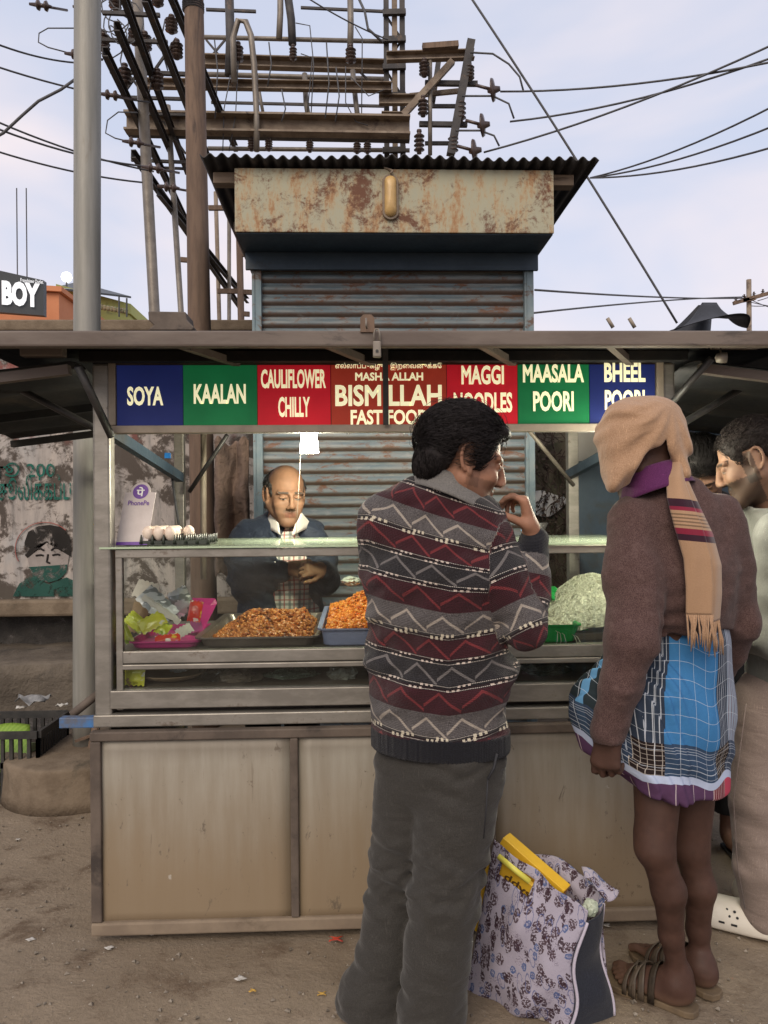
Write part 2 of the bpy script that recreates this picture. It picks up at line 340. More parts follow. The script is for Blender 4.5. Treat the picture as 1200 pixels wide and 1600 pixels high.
def litter(px, py, s, mat, label, seed):
    c = G(px, py)+Vector((0, 0, 0.006)); r = random.Random(seed); mb = MB(); n = 6
    mb.grid(lambda u, v: c+Vector(((u-0.5)*s*(1+0.5*math.sin(v*7+seed)), (v-0.5)*s*0.8*(1+0.4*math.cos(u*5+seed)), 0.004+s*0.22*abs(nz3((u*3+seed, v*3, seed), 1.0)))), n, n)
    o = obj('litter_scrap', mb, mat, solid=0.0012, smooth=True); tag(o, label, 'litter', 'scraps of litter on the dirt')
mw = mottled('paper_scrap', (0.55, 0.53, 0.5), (0.4, 0.38, 0.34), 30, 0.8); my = mottled('straw_scrap', (0.55, 0.33, 0.06), (0.45, 0.28, 0.07), 30, 0.8)
for i, (px, py, s, m_, lb) in enumerate([(525, 1472, 0.032, mottled('red_scrap', (0.45, 0.05, 0.02), (0.3, 0.03, 0.02), 20, 0.6), 'crumpled red wrapper scrap on the dirt in front of the counter'),
      (232, 1462, 0.030, mw, 'shredded pale plastic scrap just below the left counter panel'), (170, 1486, 0.022, mw, 'white crumpled paper scrap on bare dirt, left of centre'),
      (48, 1473, 0.024, mw, 'pale flat scrap on the dirt at the far left edge'), (376, 1534, 0.026, mw, 'pale torn scrap on dirt nearest the striped-sweater man'),
      (395, 1553, 0.016, my, 'tiny yellow straw scrap near the lower middle of the dirt'), (503, 1558, 0.018, my, 'thin yellow scrap beside the trouser hem on the dirt'),
      (28, 1315, 0.014, mw, 'small pale scrap on dirt below the round concrete plinth'), (947, 1450, 0.02, mw, 'small white scrap on dirt right of the cloth bag'),
      (527, 1428, 0.026, mw, 'white twist of paper lying against the counter base')]):
    litter(px, py, s, m_, lb, i+1)
# ================================================================== boundary wall with painted notice
WY = 5.7
def boundary_wall():
    x0, x1 = -9.0, -0.55; zt = P(60, 508, WY).z; zb = P(60, 940, WY).z
    t = thing('boundary_wall', 'stained whitewashed boundary wall with green lettering and painted face', 'wall', (-3, WY, 0))
    mb = MB(); nx, nzc = 150, 44
    mb.grid(lambda u, v: Vector((x0+(x1-x0)*u, WY+0.008*nz3((x0+(x1-x0)*u, v*3, 0), 2.5), zb+(zt-zb)*v)), nx, nzc)
    mb.box((x0, WY+0.03, zb), (x1, WY+0.25, zt-0.004)); obj('wall_face', mb, MATS['wall'], t, smooth=False)
    mb = MB(); mb.box((x0, WY-0.05, zt-0.05), (x1, WY+0.3, zt+0.03)); obj('coping', mb, MATS['concrete'], t, bev=0.012)
    mb = MB(); mb.box((x0, WY-0.09, zb-0.10), (x1, WY+0.3, zb+0.02)); obj('plinth_ledge', mb, MATS['concrete'], t, bev=0.02)
    mb = MB(); mb.box((x0, WY+0.18, 0), (x1, WY+0.32, zb-0.1)); obj('foundation', mb, MATS['muck'], t)
    def rect(px0, py0, px1, py1):
        a = P(px0, py1, WY-0.012); b = P(px1, py0, WY-0.012); return a, abs(b.x-a.x), abs(b.z-a.z)
    mb = MB()
    for s, r in (('ரூ 200.', (-12, 722, 92, 752)), ('சூலிக்கப்படும்', (-2, 742, 150, 782))):
        a, w, h = rect(*r); text_on(mb, s, (a.x, WY-0.010, a.z), (1, 0, 0), (0, 0, 1), w, h, 0.012, 0.001)
    obj('painted_lettering', mb, MATS['pgreen'], t)
    def blob(name, pts, mat, dy):
        mb = MB(); n = len(pts); vs = [P(x, y, WY-dy) for x, y in pts]; c = sum(vs, Vector())/n
        mb.add(vs+[c], [(i, (i+1) % n, n) for i in range(n)]); obj(name, mb, mat, t)
    blob('painted_head', [(42, 868), (46, 845), (60, 838), (85, 838), (104, 846), (108, 868), (104, 892), (90, 906), (76, 910), (60, 906), (47, 892)], MATS['pwhite'], 0.0105)
    blob('painted_hair', [(39, 868), (38, 848), (44, 831), (60, 822), (78, 820), (98, 824), (109, 838), (111, 870), (106, 866), (102, 848), (88, 850), (72, 846), (58, 852), (46, 862), (43, 872)], MATS['pblack'], 0.0125)
    blob('painted_mask', [(45, 886), (75, 884), (105, 882), (104, 894), (92, 906), (76, 910), (60, 908), (48, 898)], MATS['pmask'], 0.0125)
    blob('painted_shoulders', [(30, 912), (48, 900), (76, 913), (104, 902), (130, 914), (136, 932), (20, 932)], MATS['pmask'], 0.0115)
    mb = MB()
    for l in ([(53, 862), (58, 858), (63, 857), (69, 860)], [(80, 860), (85, 856), (91, 856), (97, 860)], [(56, 868), (60, 867.5), (64, 867), (68, 868)], [(82, 867.5), (86, 866.5), (90, 866), (94, 867)], [(75, 866), (74, 873), (73, 878), (78, 880)]):
        mb.tube([P(x, y, WY-0.0125) for x, y in l], 0.0075, 5)
    obj('painted_features', mb, paint_mat('dark_feature_paint', (0.03, 0.026, 0.025), (0.6, 0.7)), t)
    mb = MB(); mb.tube([P(70+44*math.cos(a)*1.05, 858+42*math.sin(a), WY-0.011) for a in np.linspace(PI*0.85, PI*1.75, 18)], 0.003, 4); obj('painted_outline', mb, MATS['pred'], t)
boundary_wall()
def step():
    mb = MB(); z1 = P(60, 1027, 5.3).z
    mb.grid(lambda u, v: Vector((-7+5.9*u, 5.9-(0.85 if v > 0.5 else 0.85*v*2), z1+0.02*nz3((u*30, v, 0), 1) if v <= 0.5 else z1*(1-(v-0.5)*2)+0.01*nz3((u*25, v*9, 4), 1)))+Vector((0, -0.05*nz3((u*22, v*3, 2), 1), 0)), 90, 9)
    tag(obj('drain_step', mb, MATS['darkconcrete'], smooth=True), 'rough dark concrete step beneath the painted wall', 'step')
    mb = MB(); mb.grid(lambda u, v: Vector((-6+4.6*u, 4.2+0.9*v, 0.03+0.05*(1+nz3((u*16, v*6, 0), 1))+0.03*nz3((u*40, v*18, 2), 1)-0.05*(1 if v < 0.02 else 0))), 150, 40)
    tag(obj('drain_muck', mb, MATS['muck'], smooth=True), 'wet black muck and rubbish along the drain by the wall', 'rubbish', kind='stuff')
step()
r_ = random.Random(5); mplast = [mottled('teal_plastic', (0.16, 0.3, 0.28), (0.1, 0.2, 0.2), 20, 0.4), mw, mottled('grey_plastic', (0.3, 0.3, 0.3), (0.18, 0.18, 0.18), 20, 0.4)]
for i, (px, py, s, k, lb) in enumerate([(52, 1092, 0.16, 2, 'grey plastic film lying on the muck behind the crate'), (33, 1105, 0.05, 1, 'small white scrap on the muck above the crate rim'),
        (86, 1148, 0.07, 0, 'teal plastic scrap between crate and concrete plinth'), (97, 1101, 0.06, 1, 'pale scrap on the muck just left of the grey pole')]):
    c = P(px, py, 4.35 if py < 1120 else 4.2); c.z = max(c.z, 0.09); mb = MB()
    mb.grid(lambda u, v: c+Vector(((u-0.5)*s, (v-0.5)*s*0.7, s*0.3*nz3((u*3+i, v*3, i), 1.0))), 7, 7)
    tag(obj('litter_scrap', mb, mplast[k], solid=0.001, smooth=True), lb, 'litter', 'scraps of rubbish on the muck')
# ================================================================== poles
def grey_pole():
    Y = 3.95; b = P(135, 1170, Y); top = P(137, -120, Y); b.z = 0.18
    t = thing('steel_pole', 'thick grey steel pole rising from a round concrete plinth', 'pole', (b.x, Y, 0))
    mb = MB(); n = 14; mb.tube([b.lerp(top, i/n) for i in range(n+1)], 0.0655, 24); obj('shaft', mb, MATS['galv'], t, smooth=True)
    mb = MB(); mb.bar((b.x+0.05, Y-0.09, 0.20), (b.x+0.07, Y-0.07, 0.32), 0.05, 0.012); mb.bar((b.x-0.02, Y-0.10, 0.26), (b.x+0.09, Y-0.06, 0.29), 0.012, 0.012); obj('clamp_bracket', mb, MATS['rustpole'], t)
    mb = MB(); R = 0.385; prof = [(R*1.03, 0), (R*1.015, 0.06), (R*1.0, 0.13), (R*0.995, 0.188), (R*0.988, 0.199), (R*0.972, 0.205), (R*0.94, 0.208), (R*0.6, 0.216), (0.12, 0.22), (0.02, 0.221)]
    mb.lathe((b.x, Y, 0), prof, 48)
    for v in mb.v:
        d = 0.004*nz3(v, 5)+0.004*nz3(v, 14); h = Vector((v.x-b.x, v.y-Y, 0))
        if h.length > 0.2: v += h.normalized()*d
        v.z = max(0, v.z+0.005*nz3(v, 6)*(1 if v.z > 0.1 else 0))
    p = obj('concrete_plinth', mb, MATS['concrete'], smooth=True); p.parent = t; p.location -= t.location
grey_pole()
def brown_pole():
    Y = 5.0; b = P(318, 900, Y); top = P(301, -120, Y); d = (top-b)/(top.z-b.z); b = b-d*b.z
    n = 12; t = thing('rusty_pole', 'rust brown round pole standing behind the stall left of the kiosk', 'pole', (b.x, Y, 0))
    mb = MB(); mb.tube([b.lerp(top, i/n) for i in range(n+1)], [0.088-0.030*i/n for i in range(n+1)], 20); obj('shaft', mb, MATS['rustpole'], t, smooth=True)
    mb = MB(); c = P(302, 18, Y)
    for k in range(4): mb.lathe(c+Vector((0, 0, 0.015*k)), [(0.064, 0), (0.071, 0.006), (0.064, 0.012)], 20)
    obj('wire_binding', mb, MATS['wire'], t)
brown_pole()
# ================================================================== shuttered kiosk
KY = 4.3
def kiosk():
    xl, xr = P(396, 600, KY).x, P(833, 600, KY).x; zt = P(600, 372, KY).z; t = thing('shuttered_kiosk', 'old blue kiosk with rusty fascia, rolled shutter and corrugated roof', 'kiosk', ((xl+xr)/2, KY, 0))
    mb = MB(); mb.box((xl, KY+0.06, 0), (xl+0.03, 5.9, 3.05)); mb.box((xr-0.03, KY+0.06, 0), (xr, 5.9, 3.05)); mb.box((xl, 5.87, 0), (xr, 5.9, 3.05)); obj('side_walls', mb, MATS['darkblue'], t)
    for x in (xl, xr-0.052):
        mb = MB(); mb.box((x, KY-0.035, 0), (x+0.052, KY+0.06, zt)); mb.box((x+0.012, KY-0.041, 0), (x+0.017, KY-0.035, zt)); obj('frame_post', mb, MATS['blueframe'], t, bev=0.004)
    for s, x in ((1, xl+0.052), (-1, xr-0.052)):
        mb = MB(); z = P(410, 408, KY).z; mb.box((x-0.02, KY-0.045, z), (x+s*0.07, KY-0.036, z+0.022)); obj('latch_plate', mb, MATS['palesteel'], t)
    # slats: one curved shape, copied
    pit = 0.0628; n = int(zt/pit)+1; w = xr-xl-0.104; prof = []
    for k in range(9):
        a = k/8; prof.append((-0.019*math.sin(PI*min(1, a*1.25))**0.8 if a < 0.8 else 0.004*math.sin((a-0.8)/0.2*PI), a*pit*1.0))
    smb = MB(); smb.add([(x*w/2, y, z) for x in (-1, 1) for (y, z) in prof], [(i, i+9, i+10, i+1) for i in range(8)]); sme = mesh_of(smb, 'slat'); sme.materials.append(MATS['shutter'])
    sme.polygons.foreach_set('use_smooth', [True]*8)
    for i in range(n):
        if i*pit < 0.4: pass
        o = bpy.data.objects.new('slat', sme); COL.objects.link(o); o.parent = t; o.location = Vector(((xl+xr)/2, KY+0.01, zt-(i+1)*pit))-t.location
    # fascia box
    FY = 3.95; a = P(367, 362, FY); b = P(865, 266, FY)
    mb = MB(); mb.box((a.x, FY, a.z), (b.x, FY+0.012, b.z)); obj('fascia_sheet', mb, MATS['fascia'], t, bev=0.003)
    mb = MB(); mb.box((a.x+0.004, FY+0.013, a.z-0.005), (b.x-0.004, KY+0.02, a.z+0.02)); mb.box((xl-0.03, KY-0.06, a.z-0.10), (xr+0.02, KY-0.038, a.z-0.006)); mb.box((a.x+0.01, FY+0.02, a.z+0.02), (b.x-0.01, KY, b.z-0.02)); obj('shutter_housing', mb, MATS['darkblue'], t)
    # roof
    RY0, RY1 = 3.88, 6.2; l = P(312, 246, RY0); r = P(936, 246, RY0); z = l.z*0.5+r.z*0.5; nu = 281; mb = MB()
    def rf(u, v):
        x = l.x+(r.x-l.x)*u; y = RY0+(RY1-RY0)*v+0.006*nz3((u*30, 0, 0), 1)*(1-v)
        return Vector((x, y, z+0.011*math.sin(x*2*PI/0.061)+0.012*nz3((x*2, v*3, 0), 1)))
    mb.grid(rf, nu, 8); obj('corrugated_roof', mb, MATS['blackiron'], t, solid=0.004, smooth=True)
    for y in (4.02, 4.7, 5.6):
        mb = MB(); mb.box((l.x+0.04, y, z-0.075), (r.x-0.09, y+0.07, z-0.018)); obj('rafter', mb, MATS['wood'], t, bev=0.004)
    # leaves and scraps on the roof edge
    lamp = thing('bulkhead_lamp', 'oval rusty bulkhead lamp mounted on the kiosk fascia', 'lamp', P(610, 345, FY))
    c = P(610, 309, FY-0.004); mb = MB(); hh = 0.075; R = 0.036
    def oval(mb, R, y0, y1):
        prof = [(c.x+math.cos(t_)*R, c.z+(hh if math.sin(t_) >= 0 else -hh)+math.sin(t_)*R) for t_ in np.linspace(0, 2*PI, 32, endpoint=False)]
        mb.prism([(x, y0, z_) for x, z_ in prof], (0, y1-y0, 0))
    oval(mb, R+0.006, c.y-0.016, c.y+0.004); obj('housing', mb, MATS['ruststeel'], lamp, bev=0.004)
    mb = MB(); mb.grid(lambda u, v: Vector((c.x+math.cos(u*2*PI)*R*0.86*math.sin(PI/2*v), c.y-0.016-0.034*math.cos(PI/2*v), c.z+math.sin(u*2*PI)*R*0.86*math.sin(PI/2*v)+(hh if 0 < (u % 1) < 0.5 else -hh)*math.sin(PI/2*v)**0.5)), 33, 8)
    obj('lens', mb, mottled('amber_dusty_lens', (0.55, 0.36, 0.14), (0.42, 0.27, 0.11), 14, 0.35), lamp, smooth=True)
    mb = MB(); mb.tube([c+Vector((0, -0.03, 0.112)), c+Vector((0.012, -0.02, 0.13)), c+Vector((-0.01, 0.0, 0.148)), c+Vector((-0.03, 0.004, 0.155))], 0.006, 6); obj('cable', mb, MATS['ruststeel'], lamp, smooth=True)
kiosk()
# ================================================================== mossy wall with creeper, right of the kiosk
def creeper_wall():
    Y = 6.3; x0, x1 = P(826, 700, Y).x-0.12, P(1000, 700, Y).x; mb = MB()
    mb.grid(lambda u, v: Vector((x0+(x1-x0)*u, Y+0.03*nz3((u*5, v*8, 0), 1), 2.35*v)), 30, 60); mb.box((x0, Y+0.06, 0), (x1, Y+0.22, 2.34))
    tag(obj('mossy_wall', mb, MATS['bark'], smooth=False), 'mossy stained wall right of the blue kiosk', 'wall')
    mb = MB(); a = P(812, 806, Y-0.05); b = P(884, 768, Y-0.05); n = 20
    pts = [((a.x+b.x)/2+math.cos(t)*(b.x-a.x)/2*(1+0.12*math.sin(3*t)), Y-0.06, (a.z+b.z)/2+math.sin(t)*(b.z-a.z)/2*(1+0.15*math.sin(4*t+1))) for t in np.linspace(0, 2*PI, n, endpoint=False)]
    mb.prism(pts, (0, 0.02, 0)); tag(obj('white_patch', mb, MATS['white'], bev=0.004), 'white patch showing through the dry creeper', 'board')  # flat white shape set just in front of the mossy wall
    mb = MB(); r = random.Random(11)
    for i in range(330):
        x = x0+(x1-x0)*r.random(); z = 0.9+1.35*r.random(); L = 0.12+0.35*r.random(); p = Vector((x, Y-0.07-0.06*r.random(), z)); pts = [p]; a = r.gauss(-PI/2, 0.55)
        for k in range(6): a += r.gauss(0, 0.35); p = p+Vector((math.cos(a)*L/6, r.gauss(0, 0.008), math.sin(a)*L/6)); pts.append(p)
        mb.tube(pts, [0.006*(1-0.12*k) for k in range(7)], 4)
        for k in range(5):
            q = pts[1+k]; s = 0.018+0.02*r.random(); d = Vector((r.gauss(0, 1), r.gauss(0, 0.5), r.gauss(-0.6, 0.7))).normalized()*s; e = d.orthogonal().normalized()*s*0.45
            mb.add([q, q+d*0.5+e, q+d, q+d*0.5-e], [(0, 1, 2, 3)])
    tag(obj('dry_creeper', mb, MATS['vine'], recalc=False), 'tangle of dry brown creeper hanging on the mossy wall', 'creeper', kind='stuff')
creeper_wall()
def sack():
    Y = 4.52; a = P(338, 690, Y); b = P(393, 900, Y); mb = MB()
    mb.grid(lambda u, v: Vector((a.x+(b.x-a.x)*u+0.01*nz3((v*5, u*3, 0), 1), Y-0.05-0.045*math.sin(u*9+2.5*nz3((u*2, v*3, 5), 1))-0.05*nz3((u*3, v*4, 1), 1), a.z+0.05*nz3((u*4, 0, 0), 1)+(b.z-a.z)*v)), 40, 60)
    m = MB_('brown_sacking'); v = m.coord(); c = m.mix(m.noise(v, 5, 5).smooth(0.35, 0.65), (0.20, 0.135, 0.10), (0.11, 0.075, 0.058)); mm = m.out(c, rough=0.9, bump=m.noise(v, 14, 5, 0.6, 1.0), bstr=0.8, bdist=0.03)
    tag(obj('hanging_sackcloth', mb, mm, solid=0.006, smooth=True), 'crumpled brown sackcloth hanging beside the shutter behind the vendor', 'cloth')
sack()
# ================================================================== switchyard gantry
def chan(mb, p, q, w, h, up=(0, 0, 1)):
    p = Vector(p); q = Vector(q); d = (q-p).normalized(); x = d.cross(Vector(up)).normalized(); u = x.cross(d)
    mb.bar(p, q, w*0.14, h*0.98, up); mb.bar(p+u*h/2+x*w*0.4, q+u*h/2+x*w*0.4, w, h*0.12, up); mb.bar(p-u*h/2+x*w*0.4, q-u*h/2+x*w*0.4, w, h*0.12, up)
def insul(mb, base, top, r, n=4):
    base = Vector(base); top = Vector(top); L = (top-base).length; prof = [(r*0.45, 0)]
    for k in range(n):
        z = L*(0.12+0.76*k/n); prof += [(r*0.4, z), (r*1.0, z+L*0.03), (r*0.75, z+L*0.09), (r*0.38, z+L*0.12)]
    prof += [(r*0.4, L*0.9), (r*0.5, L*0.92), (r*0.45, L)]
    mb.lathe(base, prof, 10, top-base)
def gantry():
    YG = 9.0; t = thing('switchyard_gantry', 'rusted steel electrical gantry with beams and insulators behind the kiosk', 'power gantry', (P(420, 600, YG).x, YG, 0))
    def part(name, mb, mat, sm=False): return obj(name, mb, MATS[mat], t, smooth=sm)
    def beam(p, q, Y, w, h, mat, kind='c', name='beam', dY=0):
        mb = MB(); a = P(*p, Y); b = P(*q, Y+dY)
        if kind == 'c': chan(mb, a, b, w, h)
        elif kind == 'p': mb.tube([a, b], h/2, 10)
        else: mb.bar(a, b, w, h)
        part(name, mb, mat, kind == 'p')
    beam((316, 58), (606, 65), 9.0, .05, .05, 'palesteel', 'p', 'pipe_rail')
    beam((316, 98), (606, 107), 9.3, .10, .12, 'ruststeel'); beam((316, 116), (606, 124), 9.6, .05, .06, 'palesteel', 'p', 'pipe_rail')
    beam((228, 133), (612, 139), 8.8, .08, .09, 'ruststeel'); beam((198, 195), (640, 202), 8.6, .14, .19, 'ruststeel'); beam((200, 208), (640, 217), 8.72, .10, .06, 'steel', 'b')
    beam((325, 232), (640, 235), 9.2, .05, .05, 'palesteel', 'p', 'pipe_rail'); beam((340, 184), (640, 190), 9.9, .05, .05, 'palesteel', 'p', 'pipe_rail')
    # beams that run back, away from the camera
    for (p, q, Yn, Yf) in (((160, 80), (292, 352), 6.6, 10.4), ((222, -5), (372, 372), 6.1, 11.2), ((184, -20), (290, 268), 6.2, 9.6), ((262, -10), (366, 232), 6.6, 9.4), ((178, 40), (262, 232), 6.5, 8.7), ((205, 240), (372, 478), 7.6, 12.0), ((245, 300), (385, 470), 8.2, 12.4)):
        mb = MB(); chan(mb, P(*p, Yn), P(*q, Yf), .05, .075); part('beam', mb, 'steel')
    for (p, q, Y, r, m_) in (((213, -30), (242, 500), 7.6, .052, 'palesteel'), ((262, 165), (283, 490), 8.6, .032, 'palesteel'), ((337, 300), (343, 512), 11, .03, 'ruststeel'), ((358, 330), (358, 512), 11, .028, 'palesteel'), ((374, 372), (377, 515), 10.4, .045, 'rustpole')):
        a = P(*p, Y); b = P(*q, Y); d = (b-a)/(a.z-b.z); b = b+d*b.z; mb = MB(); mb.tube([a, b], r, 12); part('post', mb, m_, True)
    for p, q, Y_, w_ in (((150, 62), (262, 66), 7.2, .03), ((172, 112), (290, 116), 7.8, .035), ((190, 152), (292, 155), 8.2, .03), ((205, 250), (300, 254), 8.6, .03), ((160, 20), (250, 24), 6.8, .03), ((225, 178), (292, 180), 8.4, .025), ((250, 262), (296, 264), 8.8, .025), ((322, 15), (400, 18), 9.4, .03), ((470, 12), (600, 18), 9.6, .028), ((330, 160), (600, 166), 10.2, .03)):
        beam(p, q, Y_, w_, w_, 'steel', 'b', 'crossbar')
    for p, q, Y_ in (((190, 100), (226, 150), 7.6), ((226, 100), (190, 150), 7.6), ((240, 60), (276, 112), 7.4), ((276, 60), (240, 112), 7.4), ((205, 160), (232, 195), 8.0), ((255, 190), (290, 240), 8.6), ((322, 62), (352, 98), 9.4), ((352, 62), (322, 98), 9.4), ((560, 110), (600, 150), 9.3), ((600, 20), (628, 62), 9.0), ((628, 62), (600, 105), 9.0), ((600, 105), (628, 150), 9.0), ((628, 150), (600, 200), 9.0)):
        beam(p, q, Y_, .022, .022, 'steel', 'b', 'lattice_bar')
    for pts in ([(195, 60), (188, 95), (196, 130)], [(230, 70), (240, 110), (232, 150)], [(258, 30), (250, 70), (262, 110)], [(420, 66), (424, 100), (418, 135)], [(510, 66), (514, 130), (508, 185)], [(525, 105), (530, 150), (524, 190)], [(440, 140), (446, 170), (440, 190)], [(335, 62), (340, 110), (336, 185)]):
        mb = MB(); mb.tube([P(x, y, 8.3) for x, y in pts], 0.008, 5); obj('jumper_wire', mb, MATS['wire'], t, smooth=True)
    # lattice mast
    for x in (603, 616, 628):
        a = P(x, -40, 9.0); b = P(x-1, 260, 9.0); mb = MB(); mb.bar(a, Vector((b.x, b.y, 0)), .075, .06); part('mast_leg', mb, 'steel' if x != 616 else 'ruststeel')
    for y in (20, 62, 105, 150, 200, 235):
        mb = MB(); mb.bar(P(598, y, 8.93), P(634, y-1, 8.93), .05, .06); part('mast_brace', mb, 'steel')
    beam((592, 158), (648, 158), 8.85, .07, .10, 'ruststeel'); beam((596, 183), (640, 184), 8.8, .06, .08, 'ruststeel')
    # right hand cross arm
    beam((604, 92), (740, 88), 8.7, .08, .09, 'ruststeel'); beam((660, 74), (716, 70), 8.4, .07, .06, 'rustpole', 'b'); beam((630, 180), (707, 96), 8.62, .06, .07, 'ruststeel', 'b', 'brace')
    beam((672, 95), (672, 242), 8.66, .05, .05, 'palesteel', 'p', 'hanger'); beam((736, 64), (704, 242), 8.6, .09, .09, 'steel', 'b', 'hanger'); beam((688, 76), (676, 160), 9.0, .06, .06, 'steel', 'b', 'hanger')
    beam((664, 130), (746, 131), 8.7, .05, .05, 'steel', 'b'); beam((655, 194), (730, 195), 8.7, .05, .05, 'steel', 'b'); beam((640, 150), (720, 142), 8.9, .04, .05, 'ruststeel', 'b'); beam((668, 166), (716, 166), 8.9, .03, .04, 'steel', 'b'); beam((664, 224), (712, 224), 8.9, .03, .04, 'steel', 'b')
    ins = [((663, 120), (663, 92)), ((661, 182), (661, 150)), ((655, 240), (655, 203)), ((733, 126), (733, 98)), ((720, 190), (720, 152)), ((708, 240), (708, 208)),
           ((458, 95), (458, 70)), ((548, 100), (548, 70)), ((372, 98), (372, 66)), ((246, 140), (246, 108)), ((276, 92), (276, 62)), ((195, 135), (195, 100)), ((228, 80), (226, 50)), ((246, 10), (246, -20)), ((162, 80), (162, 48)), ((180, 15), (180, -14)), ((268, 52), (268, 24)),
           ((393, 236), (393, 215)), ((420, 236), (420, 216)), ((484, 238), (484, 218)), ((558, 240), (558, 220)), ((574, 240), (574, 220)), ((210, 70), (210, 40))]
    for a, b in ins:
        Y = 8.6 if a[0] > 300 else 7.4; mb = MB(); insul(mb, P(*a, Y), P(*b, Y), 0.062 if a[1]-b[1] > 25 else 0.045, 4); obj('insulator', mb, MATS['porcelain'], t, smooth=True)
    # strain insulators that carry the lines away
    for (x, y, Y) in ((773, 141, 8.5), (757, 196, 8.5), (744, 236, 8.5)):
        mb = MB(); c = P(x, y, Y); mb.lathe(c-Vector((0.03, 0, 0)), [(0.02, -0.05), (0.04, -0.01), (0.125, 0.0), (0.115, 0.02), (0.04, 0.035), (0.025, 0.09)], 16, (1, -0.4, 0)); mb.tube([P(x-30, y-8, Y), c], 0.018, 6); obj('strain_insulator', mb, MATS['porcelain'], t, smooth=True)
    for (x, y) in ((115, 85), (205, 222), (128, 12), (168, 148), (260, 292), (60, 8), (235, 262)):
        mb = MB(); c = P(x, y, 7.0); mb.lathe(c, [(0.010, -0.12), (0.018, -0.09), (0.045, -0.075), (0.040, -0.06), (0.018, -0.05), (0.018, -0.02), (0.045, -0.005), (0.040, 0.01), (0.018, 0.02), (0.012, 0.08)], 14, (-1, 0, 0.12)); mb.tube([c, P(x+45, y+8, 7.3)], 0.012, 5); obj('strain_insulator', mb, MATS['porcelain'], t, smooth=True)
    # droppers and cable ends
    for pts, Y, r in (([(438, -20), (438, 20), (436, 62)], 8.7, .035), ([(448, -20), (455, 30), (457, 70)], 8.7, .045), ([(547, -20), (548, 40), (547, 75)], 8.7, .035), ([(366, 130), (364, 60), (372, 32), (384, 34), (392, 55), (397, 100), (401, 180), (401, 236)], 8.5, .034),
                      ([(358, -10), (360, 60), (358, 118)], 8.6, .05), ([(476, 115), (478, 160), (483, 190)], 8.9, .03), ([(551, 110), (556, 160), (560, 192)], 8.9, .03), ([(400, 115), (408, 160), (412, 182)], 9.2, .02)):
        mb = MB(); mb.tube([P(x, y, Y) for x, y in pts], r, 8); obj('cable_end', mb, MATS['palesteel'] if r < .036 else MATS['steel'], t, smooth=True)
    for pts in ([(360, 118), (350, 170), (348, 236)], [(372, 96), (368, 180), (358, 236)], [(462, 36), (484, 40), (490, 100), (486, 180)], [(555, 42), (566, 60), (565, 180)], [(470, 84), (488, 90), (480, 180)], [(540, 104), (540, 160), (556, 190), (575, 196)], [(600, 140), (576, 150), (548, 120)]):
        mb = MB(); mb.tube([P(x, y, 8.55) for x, y in pts], 0.0065, 5); obj('jumper_wire', mb, MATS['wire'], t, smooth=True)
    r = random.Random(4)
    for k in range(9):
        c = Vector((180+r.gauss(0, 16), 25+r.gauss(0, 26))); R = 14+20*r.random(); a0 = r.random()*6
        mb = MB(); mb.tube([P(c.x+math.cos(a0+q*0.5)*R*(1-0.03*q), c.y+math.sin(a0+q*0.5)*R*1.1, 7.0) for q in range(10)], 0.006, 5); obj('jumper_wire', mb, MATS['wire'], t, smooth=True)
    for (p, q) in (((340, 455), (375, 455)), ((274, 405), (300, 407)), ((372, 397), (392, 398)), ((372, 456), (396, 457)), ((372, 490), (390, 491)), ((326, 325), (352, 325))):
        mb = MB(); mb.bar(P(*p, 10.4), P(*q, 10.4), .05, .06); part('post_arm', mb, 'rustpole')
gantry()
# ================================================================== wires
def wire(pts, r, lab, smoothn=0):
    mb = MB(); mb.tube(pts, r, 6); tag(obj('overhead_wire', mb, MATS['wire'], smooth=True), lab, 'wire', 'overhead wires against the sky')
# right fan from the strain insulators, then a lower fan
wire(sag(P(782, 143, 8.5), P(1290, 78, 7.0), 0.10), .011, 'topmost wire of the upper fan leaving the right insulators')
wire(sag(P(797, 190, 8.5), P(1290, 58, 7.0), 0.12), .011, 'middle wire of the upper fan leaving the right insulators')
wire(sag(P(756, 238, 8.5), P(1290, 30, 7.0), 0.10), .011, 'lowest starting wire of the upper fan, rising most steeply to the right')
for e, l in (((1290, 122), 'steepest wire of the lower fan right of the kiosk roof'), ((1290, 162), 'middle wire of the lower fan right of the kiosk roof'), ((1290, 204), 'flattest wire of the lower fan right of the kiosk roof')):
    wire(sag(P(922, 278, 9.5), P(*e, 6.5), 0.10), .010, l)
wire(sag(P(725, -20, 6.7), P(1058, 505, 6.7), -0.04), .010, 'dark stay wire slanting down across the sky right of the kiosk')
wire(sag(P(836, 453, 12), P(1160, 466, 22), 0.05), .018, 'nearly level wire running to the small far pole'); wire(sag(P(834, 489, 12), P(1160, 464, 22), -0.05), .016, 'lower wire rising gently to the small far pole')
for a, b, d, l in (((-60, 45), (118, 98), 0.05, 'topmost left wire ending at the insulators behind the grey pole'), ((-60, 85), (235, 160), 0.05, 'second wire from the top at the left edge'), ((-60, 165), (240, 268), 0.06, 'third wire from the top at the left edge'), ((-60, 178), (250, 262), 0.08, 'fourth wire from the top at the left edge'), ((-60, 218), (222, 285), 0.05, 'lowest wire at the left edge')):
    wire(sag(P(*a, 6.2), P(*b, 7.4), d), .009, l)
wire([P(x, y, 6.4) for x, y in ((-40, 232), (5, 208), (35, 180), (60, 158), (95, 140), (120, 122))], .012, 'thick drooping cable curling up to the grey pole')
wire([P(x, y, 7.0) for x, y in ((118, 44), (75, 44), (61, 52), (60, 66), (75, 74), (105, 82))], .006, 'thin looped jumper wire left of the grey pole top'); wire([P(x, y, 7.0) for x, y in ((215, 176), (185, 175), (168, 188), (165, 208), (180, 216), (205, 222))], .006, 'thin looped jumper wire right of the grey pole')
